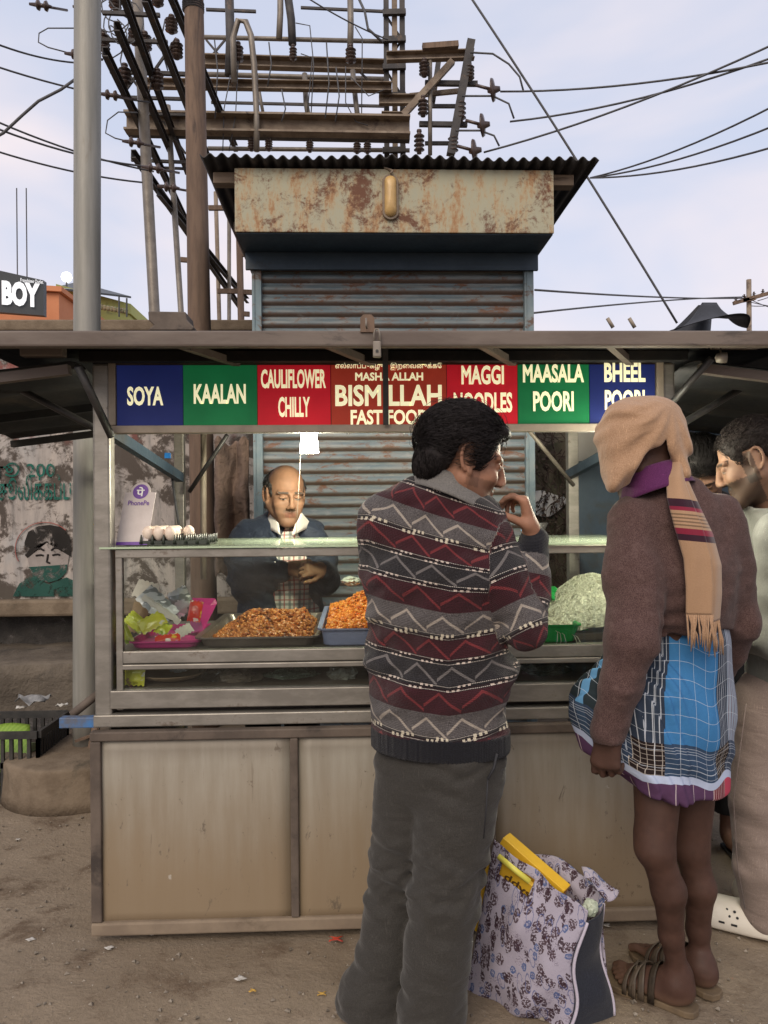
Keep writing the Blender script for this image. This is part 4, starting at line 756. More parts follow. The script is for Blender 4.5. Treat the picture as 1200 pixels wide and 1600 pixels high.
# ---------------------------------------------------------------- payment card (its code is left out)
pc = thing('payment_card', 'white standing payment card with purple logo on the glass counter', 'card', P(205, 852, 2.62)); A = P(181, 852, 2.60); A.z = GTZ; w = 0.104; h = 0.185; tilt = Vector((0.10, 0.28, 1)).normalized()
ux = Vector((1, 0.0, 0.0)); nrm = ux.cross(tilt); nrm = nrm if nrm.y < 0 else -nrm
mcard = mottled('matt_card', (0.56, 0.50, 0.48), (0.50, 0.44, 0.42), 20, 0.5); mpur = mottled('purple_print', (0.13, 0.03, 0.30), (0.11, 0.025, 0.26), 20, 0.5)
o0 = A+Vector((0, 0, 0.002)); mb = MB(); circ = [(w*0.5+0.033*math.cos(a), h+0.033*math.sin(a)+0.004) for a in np.linspace(-0.1, PI+0.1, 16)]
poly = [(0, 0), (w, 0), (w, h)]+circ+[(0, h)]; mb.prism([o0+ux*x+tilt*y for x, y in poly], -nrm*0.003); obj('card', mb, mcard, pc)
mb = MB(); mb.prism([o0+ux*x+tilt*y+nrm*0.0012 for x, y in ((0, 0), (w, 0), (w, 0.011), (0, 0.011))], -nrm*0.001); obj('purple_strip', mb, mpur, pc)
mb = MB(); mb.prism([o0+ux*(w*0.5+0.026*math.cos(a))+tilt*(h+0.003+0.026*math.sin(a))+nrm*0.0012 for a in np.linspace(0, 2*PI, 28, endpoint=False)], -nrm*0.001); lg = obj('logo_disc', mb, mpur, pc)
mb = MB(); text_on(mb, 'पे', o0+ux*(w*0.5-0.013)+tilt*(h-0.014)+nrm*0.0014, ux, tilt, 0.026, 0.033, 0.02, 0.0006, nrm); obj('logo_mark', mb, MATS['white'], lg)
mb = MB(); text_on(mb, 'PhonePe', o0+ux*(w*0.16)+tilt*(h-0.046)+nrm*0.0006, ux, tilt, w*0.68, 0.017, 0.01, 0.0006, nrm); obj('name_print', mb, mpur, pc)
mb = MB(); mb.prism([o0+ux*x+tilt*y-nrm*0.0035 for x, y in ((0.02, 0), (w-0.02, 0), (w-0.02, 0.1), (0.02, 0.1))], -nrm*0.002-Vector((0, -0.05, 0))); obj('prop', mb, mcard, pc)
# ---------------------------------------------------------------- egg tray and eggs
tr = thing('egg_tray', 'dark plastic egg tray with empty prongs on the glass counter', 'tray', Vector((P(280, 850, 2.66).x, 2.66, GTZ)))
mtray = mottled('black_tray_plastic', (0.03, 0.035, 0.028), (0.05, 0.06, 0.045), 20, 0.35); ex0 = P(228, 845, 2.66).x; pitch = 0.0372
mb = MB(); mb.box((ex0-0.005, 2.60, GTZ), (ex0+6*pitch+0.005, 2.60+4*pitch, GTZ+0.006)); obj('base', mb, mtray, tr, bev=0.002)
for i in range(7):
    for j in range(5):
        mb = MB(); c = Vector((ex0+i*pitch, 2.60+j*pitch, GTZ+0.006)); mb.tube([c, c+Vector((0, 0, 0.014)), c+Vector((0.001, 0, 0.030))], [0.007, 0.0045, 0.002], 6); obj('prong', mb, mtray, tr, smooth=True)
for j in range(5):
    mb = MB(); mb.box((ex0, 2.60+j*pitch-0.0015, GTZ+0.006), (ex0+6*pitch, 2.60+j*pitch+0.0015, GTZ+0.016)); obj('divider', mb, mtray, tr)
meg = mottled('eggshell', (0.78, 0.66, 0.56), (0.72, 0.58, 0.48), 9, 0.45); emb = MB(); pr = [(0.0195*math.sin(t)*(1-0.10*math.cos(t)), 0.0262*(1-math.cos(t))) for t in np.linspace(0.03, PI-0.03, 14)]; emb.lathe((0, 0, 0), pr, 18); eme = mesh_of(emb, 'egg'); eme.polygons.foreach_set('use_smooth', [True]*len(eme.polygons)); eme.materials.append(meg)
rows = ['front', 'second', 'third', 'back']; colsn = ['first', 'second', 'third', 'fourth']
for j in range(4):
    for i in range(3 if j < 3 else 4):
        o = bpy.data.objects.new('egg', eme); COL.objects.link(o); o.location = (ex0+(i+0.5)*pitch, 2.60+(j+0.5)*pitch, GTZ+0.013); o.rotation_euler = (rnd.gauss(0, .06), rnd.gauss(0, .06), 0)
        tag(o, f'pale egg in the {rows[j]} row of the tray, {colsn[i]} from the payment card', 'egg', 'eggs in the tray')
# ---------------------------------------------------------------- trays and tubs
def tray_mb(x0, x1, y0, y1, z0, h, fl, th=0.004, rim=0.012, rad=0.03):
    """open rounded tray with flared sides and rolled rim"""
    def ring(g, z, n=6):
        out = []
        for (cx, cy, a0) in ((x1-rad+g, y1-rad+g, 0), (x0+rad-g, y1-rad+g, PI/2), (x0+rad-g, y0+rad-g, PI), (x1-rad+g, y0+rad-g, 1.5*PI)):
            for k in range(n+1): a = a0+PI/2*k/n; out.append(Vector((cx+rad*math.cos(a), cy+rad*math.sin(a), z)))
        return out
    rs = [ring(-th, z0), ring(0, z0+0.004), ring(fl, z0+h), ring(fl+rim, z0+h+0.002), ring(fl+rim, z0+h-0.004), ring(fl+rim-0.003, z0+h-0.002), ring(fl-th, z0+h-0.001), ring(-th, z0+0.008)]
    n = len(rs[0]); mb = MB(); fs = []
    for i in range(len(rs)-1): fs += [(i*n+k, i*n+(k+1) % n, (i+1)*n+(k+1) % n, (i+1)*n+k) for k in range(n)]
    fs += [tuple(range(n-1, -1, -1)), tuple((len(rs)-1)*n+k for k in range(n))]; return mb.add([p for r in rs for p in r], fs)
def lumps(mb, spots, s, r, sq=0.75):
    ico = [(0, 0, 1), (0.89, 0, 0.45), (0.28, 0.85, 0.45), (-0.72, 0.53, 0.45), (-0.72, -0.53, 0.45), (0.28, -0.85, 0.45), (0.72, 0.53, -0.45), (-0.28, 0.85, -0.45), (-0.89, 0, -0.45), (-0.28, -0.85, -0.45), (0.72, -0.53, -0.45), (0, 0, -1)]
    fc = [(0, 1, 2), (0, 2, 3), (0, 3, 4), (0, 4, 5), (0, 5, 1), (1, 6, 2), (2, 7, 3), (3, 8, 4), (4, 9, 5), (5, 10, 1), (6, 7, 2), (7, 8, 3), (8, 9, 4), (9, 10, 5), (10, 6, 1), (11, 7, 6), (11, 8, 7), (11, 9, 8), (11, 10, 9), (11, 6, 10)]
    for p in spots:
        k = s*(0.55+0.8*r.random()); R = Matrix.Rotation(r.random()*6.28, 3, 'Z') @ Matrix.Rotation(r.random()*6.28, 3, 'X'); sc_ = Vector((1, 0.6+0.5*r.random(), sq)); mb.add([Vector(p)+R @ Vector([c*q*(0.7+0.6*r.random()) for c, q in zip(v, sc_)])*k for v in ico], fc)
def heap(x0, x1, y0, y1, z, hf, n, r, skin=0.5):
    out = []
    while len(out) < n:
        u, v = r.random(), r.random(); h = hf(u, v)
        if h <= 0.002: continue
        out.append((x0+(x1-x0)*u, y0+(y1-y0)*v, z+h*(1 if r.random() < skin else r.random())))
    return out
def solidheap(x0, x1, y0, y1, z, hf, mat, name, par):
    mb = MB(); mb.grid(lambda u, v: Vector((x0+(x1-x0)*u, y0+(y1-y0)*v, z+max(0.0, hf(u, v))*0.9)), 24, 18); return obj(name, mb, mat, par, smooth=True)
def food_mat(name, a, b, c, sc_=60):
    m = MB_(name); v = m.coord(); n = m.noise(v, sc_, 4, 0.6); k = m.noise(v, sc_*0.35, 4, 0.6)
    col = m.mix(n.smooth(0.35, 0.65), a, b); col = m.mix(k.smooth(0.52, 0.66), col, c); return m.out(col, rough=0.5, bump=n, bstr=0.4, bdist=0.003, sss=0.05)
r = random.Random(21)
# brown tray of fried cauliflower
TX0, TX1 = P(316, 1005, 2.62).x, P(488, 1005, 2.62).x; ty0, ty1 = 2.625, 3.20
mtin = mottled('dull_steel_tray', (0.24, 0.20, 0.18), (0.17, 0.14, 0.13), 8, 0.35, metal=0.6)
tg = tag(obj('steel_tray', tray_mb(TX0, TX1, ty0, ty1, SHZ, 0.036, 0.014), mtin, smooth=False, bev=0.0), 'shallow brown steel tray holding the dark fried cauliflower', 'tray')
hf = lambda u, v: 0.095*max(0, min(1, (u-0.0)*3.0))*math.exp(-((v-0.50)/0.40)**2)*(0.75+0.35*nz3((u*4, v*4, 1), 1.0))*min(1, (1.0-u)*10)*min(1, v*8+0.35)
fm = food_mat('fried_cauliflower', (0.42, 0.115, 0.018), (0.58, 0.23, 0.045), (0.17, 0.048, 0.014)); mb = MB()
solidheap(TX0+0.01, TX1-0.01, ty0+0.012, ty1-0.02, SHZ+0.009, hf, fm, 'x', None) if False else None
mb.grid(lambda u, v: Vector((TX0+0.01+(TX1-TX0-0.02)*u, ty0+0.012+(ty1-ty0-0.03)*v, SHZ+0.009+max(0, hf(u, v))*0.85)), 24, 18)
lumps(mb, heap(TX0+0.012, TX1-0.012, ty0+0.012, ty1-0.02, SHZ+0.012, hf, 2100, r, 0.8), 0.0085, r); tag(obj('fried_cauliflower', mb, fm, smooth=False), 'heap of dark crisp fried cauliflower pieces in the brown tray', 'fried food', kind='stuff')
# blue tray of orange cauliflower
BX0, BX1 = P(505, 1000, 2.62).x, P(700, 1000, 2.62).x; mblue = mottled('lilac_blue_plastic', (0.27, 0.30, 0.48), (0.22, 0.25, 0.42), 6, 0.4)
tag(obj('blue_tub', tray_mb(BX0, BX1, 2.62, 3.22, SHZ, 0.060, 0.008), mblue), 'lilac blue plastic tub filled with bright orange food', 'tub')
hf2 = lambda u, v: (0.038+0.020*v+0.080*math.sin(PI*u)**.6*math.sin(PI*min(1, v*.85+.05))*(0.8+0.5*nz3((u*4, v*4, 7), 1))); fm2 = food_mat('orange_cauliflower', (0.74, 0.20, 0.012), (0.82, 0.32, 0.03), (0.55, 0.11, 0.01)); mb = MB()
mb.grid(lambda u, v: Vector((BX0+0.006+(BX1-BX0-0.012)*u, 2.628+0.58*v, SHZ+0.009+hf2(u, v)*0.9)), 24, 18); lumps(mb, heap(BX0+0.01, BX1-0.01, 2.63, 3.20, SHZ+0.012, hf2, 2200, r, 1.0), 0.0078, r)
tag(obj('orange_cauliflower', mb, fm2), 'heap of bright orange battered cauliflower in the blue tub', 'fried food', kind='stuff')
# green basket of noodles and white noodle heap
mgreen = mottled('green_plastic', (0.03, 0.42, 0.10), (0.025, 0.34, 0.085), 6, 0.35); GX0, GX1 = P(745, 1000, 2.62).x, P(900, 1000, 2.62).x
tag(obj('green_tub', tray_mb(GX0, GX1, 2.62, 3.0, SHZ, 0.062, 0.014, rim=0.006), mgreen), 'bright green plastic tub of noodles right of the sweater man', 'tub')
mb = MB(); bk = P(862, 918, 2.98); mb.prism([P(850, 990, 3.02), P(918, 985, 2.66), P(912, 965, 2.70), P(880, 930, 2.95), P(866, 916, 3.0), P(845, 918, 3.03)], (0.004, 0.004, 0.0)); tag(obj('green_basin', mb, mgreen, bev=0.001), 'raised green plastic sheet leaning behind the noodle tub', 'sheet')
mnood = mottled('pale_noodle', (0.88, 0.85, 0.74), (0.72, 0.69, 0.58), 120, 0.55, bstr=0.9, bdist=0.006)
def noodles(x0, x1, y0, y1, z, hf, n, L, rad, seed, amp):
    r = random.Random(seed); mb = MB(); mb.grid(lambda u, v: Vector((x0+(x1-x0)*u, y0+(y1-y0)*v, z+max(0, hf(u, v))*0.94)), 30, 24)
    for i in range(n):
        u, v = r.random(), r.random(); a = r.random()*6.28; pts = []
        for k in range(6):
            uu = min(1, max(0, u)); vv = min(1, max(0, v)); pts.append(Vector((x0+(x1-x0)*uu, y0+(y1-y0)*vv, z+max(0, hf(uu, vv))+amp*r.random())))
            a += r.gauss(0, 0.7); u += math.cos(a)*L/6/(x1-x0); v += math.sin(a)*L/6/(y1-y0)
        mb.tube(pts, rad, 3, False)
    return mb
hf3 = lambda u, v: 0.03+0.06*math.sin(PI*min(1, u*1.1))*math.sin(PI*(0.2+0.7*v)); tag(obj('noodles', noodles(GX0, GX1, 2.63, 2.98, SHZ+0.009, hf3, 700, 0.07, 0.0012, 3, 0.012), mnood, recalc=False), 'loose pale noodles in the green tub', 'noodles', kind='stuff')
mb = MB()
for k, px in enumerate((868, 872, 878, 894, 899)):
    p = P(px, 985+k*2, 2.612); mb.tube([p, p+Vector((0.004, -0.012, -0.004)), p+Vector((0.002+0.004*k, -0.016, -0.03)), p+Vector((-0.003, -0.016, -0.05-0.005*k))], 0.0012, 4)
tag(obj('hanging_noodles', mb, mnood, smooth=True), 'few noodle strands hanging over the green tub rim', 'noodles', kind='stuff')
NX0, NX1 = P(872, 1000, 2.7).x, P(1030, 1000, 2.7).x; hf4 = lambda u, v: 0.195*max(0, 1-((u-0.52)/0.56)**2)*max(0, 1-((v-0.55)/0.62)**2)+0.004*nz3((u*12, v*12, 0), 1)
tag(obj('noodle_mound', noodles(NX0, NX1, 2.66, 3.12, SHZ+0.009, hf4, 2600, 0.035, 0.0017, 5, 0.010), mnood, recalc=False), 'big white mound of fine noodles at the right end of the counter', 'noodles', kind='stuff')
tag(obj('noodle_tray', tray_mb(NX0-0.01, NX1+0.01, 2.64, 3.14, SHZ, 0.03, 0.006), mtin), 'steel tray under the white noodle mound', 'tray')
# pink tub with packets
mpink = mottled('pink_plastic', (0.52, 0.035, 0.21), (0.44, 0.03, 0.18), 6, 0.35); KX0, KX1 = P(206, 1005, 2.62).x, P(306, 1005, 2.62).x
tag(obj('pink_tub', tray_mb(KX0, KX1, 2.622, 3.0, SHZ, 0.024, 0.008, rim=0.006), mpink), 'shallow pink plastic tub heaped with packets at the left end', 'tub')
mb = MB(); mb.prism([P(300, 935, 3.0), P(336, 936, 2.98), P(339, 943, 2.97), P(318, 985, 2.80), P(296, 990, 2.85)], (0, 0.004, 0.002)); tag(obj('pink_flap', mb, mpink, bev=0.001), 'upturned bright pink plastic edge beside the steel tray', 'plastic sheet')
def pillow(px, py, Y, w, h, rz, tilt, mat, name, label, cat, puff=0.02, group='packets heaped in the pink tub', zmin=None):
    c = P(px, py, Y); mb = MB(); nu, nv = 15, 19
    for s in (1, -1):
        def f(u, v):
            e = min(1, 7*min(u, 1-u))*min(1, 5*min(v, 1-v)); hgt = s*(0.0004+puff*0.5*(math.sin(PI*u)**0.6)*(math.sin(PI*v)**0.5)*e*(1+0.35*nz3((u*4+px, v*4, s), 1.0)))
            return Vector(((u-0.5)*w, hgt, (v-0.5)*h+0.003*math.sin(u*60)*(1-e)))
        mb.grid(f, nu, nv)
    M = Matrix.Translation(c) @ Matrix.Rotation(tilt, 4, 'X') @ Matrix.Rotation(rz, 4, 'Y'); mb.xform(M)
    return tag(obj(name, mb, mat, smooth=True), label, cat, group)
def packet_mat(name, base, spots):
    m = MB_(name); v = m.coord(); x, y, z = m.xyz(v); n = m.noise(v, 26, 4, 0.6); k = m.noise(v, 70, 2); c = base
    for i, (col, lo) in enumerate(spots):
        f = m.noise(m.coord(loc=(i*3.1, 0, i*1.7), scale=(1, 1, 1.6)), 18+7*i, 2, 0.4).smooth(lo, lo+0.04); c = m.mix(f, c, col)
    return m.out(c, rough=0.22, bump=n, bstr=0.5, bdist=0.006, spec=0.6)
lime_p = packet_mat('lime_foil_packet', (0.52, 0.58, 0.05), [((0.70, 0.72, 0.45), 0.58), ((0.25, 0.36, 0.03), 0.62)]); yel_p = packet_mat('yellow_foil_packet', (0.64, 0.62, 0.06), [((0.72, 0.72, 0.55), 0.56), ((0.45, 0.42, 0.04), 0.62)])
red_p = packet_mat('red_yellow_packet', (0.62, 0.05, 0.03), [((0.75, 0.50, 0.04), 0.54), ((0.8, 0.75, 0.65), 0.64)]); silver = packet_mat('silver_film', (0.55, 0.56, 0.56), [((0.20, 0.22, 0.22), 0.50), ((0.85, 0.86, 0.86), 0.58)]); paper_p = mottled('greasy_paper', (0.62, 0.58, 0.50), (0.5, 0.46, 0.4), 12, 0.7)
cardb = mottled('brown_packet_card', (0.28, 0.19, 0.10), (0.2, 0.13, 0.07), 12, 0.7)
for a in [(228, 922, 2.9, 0.085, 0.07, 0.3, -0.5, paper_p, 'paper_sheet', 'white paper sheet standing at the back of the pink tub', 'paper', 0.004), (216, 965, 2.80, 0.06, 0.11, 0.2, -0.3, cardb, 'brown_packet', 'brown paper packet in the pink tub', 'packet', 0.02),
          (213, 972, 2.74, 0.05, 0.085, -0.9, -0.5, lime_p, 'snack_packet', 'lime snack packet lying at the left side of the pink tub', 'packet', 0.03), (238, 972, 2.70, 0.09, 0.058, -0.55, -0.6, yel_p, 'snack_packet', 'yellow snack packet in the middle of the pink tub', 'packet', 0.022),
          (197, 990, 2.64, 0.03, 0.07, -0.5, -0.3, lime_p, 'snack_packet', 'narrow lime packet standing at the left glass edge', 'packet', 0.014), (246, 945, 2.74, 0.15, 0.075, 0.75, -0.5, silver, 'silver_pouch', 'shiny dark silver pouch slanting across the pink tub', 'pouch', 0.014),
          (252, 952, 2.72, 0.17, 0.022, 0.62, -0.5, paper_p, 'paper_strip', 'long white paper strip slanting over the packets', 'paper', 0.006), (284, 940, 2.84, 0.075, 0.10, -0.5, -0.2, silver, 'foil_pouch', 'crumpled bright foil pouch at the back of the pink tub', 'pouch', 0.035),
          (305, 955, 2.80, 0.048, 0.075, 0.15, -0.2, red_p, 'snack_packet', 'red and yellow snack packet beside the steel tray', 'packet', 0.022), (262, 997, 2.64, 0.085, 0.030, -0.14, -0.7, red_p, 'snack_packet', 'flat red packet at the front of the pink tub', 'packet', 0.012), (288, 985, 2.66, 0.055, 0.04, -0.6, -0.7, paper_p, 'paper_scrap', 'white folded paper scrap at the tub front', 'paper', 0.006),
          (255, 982, 2.70, 0.05, 0.05, 0.4, -0.8, lime_p, 'snack_packet', 'lime packet under the yellow packet in the pink tub', 'packet', 0.02)]:
    pillow(*a)
pk_ = pillow(210, 1054, 2.60, 0.070, 0.072, 0.05, -0.1, yel_p, 'snack_packet', 'yellow green snack packet standing on the lower shelf at left', 'packet', 0.016, 'packets on the lower shelf')
mb = MB(); text_on(mb, 'Sako', P(196, 1062, 2.586), Vector((0.5, 0, -0.85)), Vector((0.85, 0, 0.5)), 0.034, 0.012, 0.0, 0.0006); obj('print', mb, mottled('maroon_print', (0.25, 0.03, 0.05), (0.2, 0.03, 0.05), 20, 0.5), pk_)
bw = thing('shelf_bowl', 'wide tan bowl on the lower shelf', 'bowl', (P(270, 1065, 2.72).x, 2.72, LSZ)); mb = MB(); mb.lathe(bw.location, [(0.06, 0), (0.09, 0.008), (0.115, 0.022), (0.118, 0.026), (0.108, 0.024), (0.05, 0.01)], 28); obj('bowl', mb, mottled('tan_clay', (0.42, 0.29, 0.19), (0.36, 0.25, 0.16), 9, 0.6), bw, smooth=True)
def crumple(px, py, Y, rx, ry, rz_, mat, name, label, cat, seed, amp=0.35):
    c = P(px, py, Y); mb = MB()
    def f(u, v):
        a = u*2*PI; b = (v-0.5)*PI; d = Vector((math.cos(a)*math.cos(b), math.sin(a)*math.cos(b), math.sin(b))); k = 1+amp*nz3(d*2.2+Vector((seed, 0, 0)), 1)+amp*0.6*abs(nz3(d*6+Vector((seed, 3, 0)), 1)); return c+Vector((d.x*rx, d.y*ry, d.z*rz_))*k
    mb.grid(f, 34, 18); return tag(obj(name, mb, mat, smooth=False), label, cat)
film = m_glass('clear_plastic_bag', (0.80, 0.86, 0.80), 0.35)
crumple(282, 1047, 2.80, 0.04, 0.03, 0.018, silver, 'foil_ball', 'crumpled silver foil above the tan bowl on the lower shelf', 'foil', 3, 0.6)
crumple(335, 1055, 2.72, 0.06, 0.06, 0.03, film, 'plastic_bag', 'clear plastic bag on the lower shelf right of the tan bowl', 'bag', 5); crumple(375, 1058, 2.70, 0.07, 0.06, 0.026, mottled('brown_bundle', (0.12, 0.09, 0.07), (0.2, 0.16, 0.12), 20, 0.4), 'cloth_bundle', 'dark brown bundle on the lower shelf under the steel tray', 'bundle', 8)
crumple(455, 1056, 2.74, 0.09, 0.06, 0.026, mottled('green_bag_film', (0.13, 0.17, 0.12), (0.2, 0.24, 0.18), 14, 0.25), 'plastic_bag', 'dull green plastic bag in the middle of the lower shelf', 'bag', 11); crumple(535, 1052, 2.70, 0.05, 0.05, 0.028, mottled('grey_bag_film', (0.24, 0.24, 0.2), (0.36, 0.36, 0.32), 14, 0.2), 'plastic_bag', 'crumpled grey plastic bag on the lower shelf beside the sweater man', 'bag', 13)
crumple(850, 1045, 2.72, 0.08, 0.06, 0.024, mottled('dark_bag_film', (0.05, 0.06, 0.05), (0.1, 0.12, 0.1), 14, 0.2), 'plastic_bag', 'dark plastic bag on the lower shelf between the two customers', 'bag', 14)
crumple(548, 908, 3.2, 0.035, 0.03, 0.018, mottled('white_bag_film', (0.6, 0.62, 0.58), (0.5, 0.52, 0.48), 14, 0.3), 'white_bag', 'small white plastic bag behind the blue tub', 'bag', 17)
# black bowl with blue cloth behind right
bk = thing('black_bowl', 'black bowl behind the counter right of the sweater man', 'bowl', P(835, 832, 3.2)); c = P(836, 818, 3.2); mb = MB(); mb.lathe(Vector((c.x, 3.2, GTZ)), [(0.02, 0), (0.03, 0.004), (0.055, 0.055), (0.052, 0.055), (0.028, 0.008)], 24); obj('bowl', mb, MATS['blackmetal'], bk, smooth=True)
crumple(828, 828, 3.1, 0.03, 0.02, 0.022, mottled('blue_plastic_cloth', (0.22, 0.38, 0.62), (0.3, 0.46, 0.68), 14, 0.4), 'blue_cloth', 'pale blue plastic cloth on the counter behind the raised hand', 'cloth', 19)
# ---------------------------------------------------------------- black crate with leaves
cr_ = thing('plastic_crate', 'black plastic crate on the ground at the left edge', 'crate', (-1.9, 3.95, 0)); mcr = mottled('black_crate_plastic', (0.02, 0.02, 0.02), (0.045, 0.042, 0.038), 12, 0.5)
c1 = P(60, 1236, 3.75); CX1 = c1.x; CX0 = CX1-0.50; CY0, CY1, CH = 3.75, 4.12, P(60, 1143, 3.75).z
def crate_wall(p, q, nrm):
    p = Vector(p); q = Vector(q); n = 12; mb = MB(); d = (q-p)/n; nn = Vector(nrm)*0.008
    mb.prism([p+Vector((0, 0, CH-0.035)), q+Vector((0, 0, CH-0.035)), q+Vector((0, 0, CH)), p+Vector((0, 0, CH))], nn*2); mb.prism([p, q, q+Vector((0, 0, 0.03)), p+Vector((0, 0, 0.03))], nn)
    mb.prism([p+Vector((0, 0, CH*0.48)), q+Vector((0, 0, CH*0.48)), q+Vector((0, 0, CH*0.56)), p+Vector((0, 0, CH*0.56))], nn)
    for k in range(n+1): a = p+d*k; mb.bar(a+Vector((0, 0, 0.03)), a+Vector((0, 0, CH-0.036)), 0.016, 0.016)
    obj('crate_side', mb, mcr, cr_)
crate_wall((CX0, CY0, 0.004), (CX1, CY0, 0.004), (0, -1, 0)); crate_wall((CX1, CY0, 0.004), (CX1, CY1, 0.004), (1, 0, 0)); crate_wall((CX1, CY1, 0.004), (CX0, CY1, 0.004), (0, 1, 0)); crate_wall((CX0, CY1, 0.004), (CX0, CY0, 0.004), (-1, 0, 0))
mb = MB(); mb.box((CX0, CY0, 0.004), (CX1, CY1, 0.012)); obj('crate_floor', mb, mcr, cr_)
mleaf = MB_('banana_leaf'); v = mleaf.coord(rot=(0, 0, 0.4)); x, y, z = mleaf.xyz(v); lf = (x*260.0).sin()*0.5+0.5; mleaf = mleaf.out(mleaf.mix(lf*0.5, (0.16, 0.28, 0.02), (0.27, 0.40, 0.05)), rough=0.45, bump=lf, bstr=0.2, bdist=0.003)
mb = MB(); mb.grid(lambda u, v: Vector((CX0+0.05+0.40*u-0.1*v, CY0+0.03+0.24*v, 0.12+0.14*v+0.05*u+0.015*math.sin(u*7+v*3))), 16, 12); tag(obj('banana_leaf', mb, mleaf, smooth=True, solid=0.002), 'bright green banana leaf inside the black crate', 'leaf')
mb = MB(); mb.grid(lambda u, v: Vector((CX1-0.09+0.02*u+0.03*v, CY0+0.06+0.1*u, 0.19+0.08*v-0.03*u)), 5, 8); tag(obj('leaf_strip', mb, mottled('pale_leaf', (0.36, 0.44, 0.25), (0.3, 0.38, 0.2), 12, 0.5), smooth=True, solid=0.002), 'pale green leaf strip inside the crate corner', 'leaf')
mb = MB(); a_ = G(12, 1228); mb.grid(lambda u, v: a_+Vector((-0.12+0.16*u, -0.05+0.10*v, 0.012+0.02*math.sin(u*4+v*2))), 9, 7); tag(obj('fallen_leaf', mb, mottled('yellow_leaf', (0.42, 0.36, 0.10), (0.33, 0.28, 0.1), 9, 0.6), smooth=True, solid=0.002), 'yellowed fallen leaf on the dirt below the crate', 'leaf')
# ---------------------------------------------------------------- neighbour shack on the right
nb = thing('blue_shack', 'dark blue sheet metal shack beyond the right end of the stall', 'shack', (2.6, 4.6, 0)); bx0 = P(1086, 660, 4.6).x; bz = P(1100, 658, 4.6).z
mb = MB(); mb.box((bx0, 4.6, 0), (6.5, 4.63, bz)); mb.box((bx0, 4.63, 0), (bx0+0.03, 6.5, bz)); obj('wall_sheet', mb, MATS['darkblue'], nb)
for i in range(9): sb_x = bx0+0.12+i*0.28; mb = MB(); mb.box((sb_x, 4.585, 0.0), (sb_x+0.03, 4.599, bz-0.02)); obj('wall_rib', mb, MATS['darkblue'], nb)
mb = MB(); mb.box((P(1155, 660, 4.55).x, 4.53, bz-0.045), (6.5, 4.58, bz-0.01)); obj('white_trim', mb, MATS['pale'], nb)
mb = MB(); mb.box((P(1100, 650, 4.5).x, 4.48, bz-0.02), (P(1118, 650, 4.5).x, 4.52, bz+0.07)); mb.box((P(1102, 650, 4.5).x, 4.49, bz-0.8), (P(1112, 650, 4.5).x, 4.51, bz-0.0201)); obj('blue_bracket', mb, MATS['darkblue'], nb)
mb = MB(); mb.box((bx0-0.3, 3.6, P(1150, 545, 3.6).z), (6.5, 6.5, P(1150, 545, 3.6).z+0.02)); obj('roof_sheet', mb, MATS['rooftin'], nb)
for x in (bx0+0.02, 5.0): mb = MB(); mb.box((x, 3.65, 0), (x+0.05, 3.7, P(1150, 545, 3.6).z-0.001)); obj('roof_post', mb, MATS['darkblue'], nb)
mb = MB(); mb.box((2.2, 8.0, 0), (12, 8.2, 2.55)); tag(obj('pale_wall', mb, MATS['pale']), 'pale plaster wall glimpsed past the right post', 'wall')
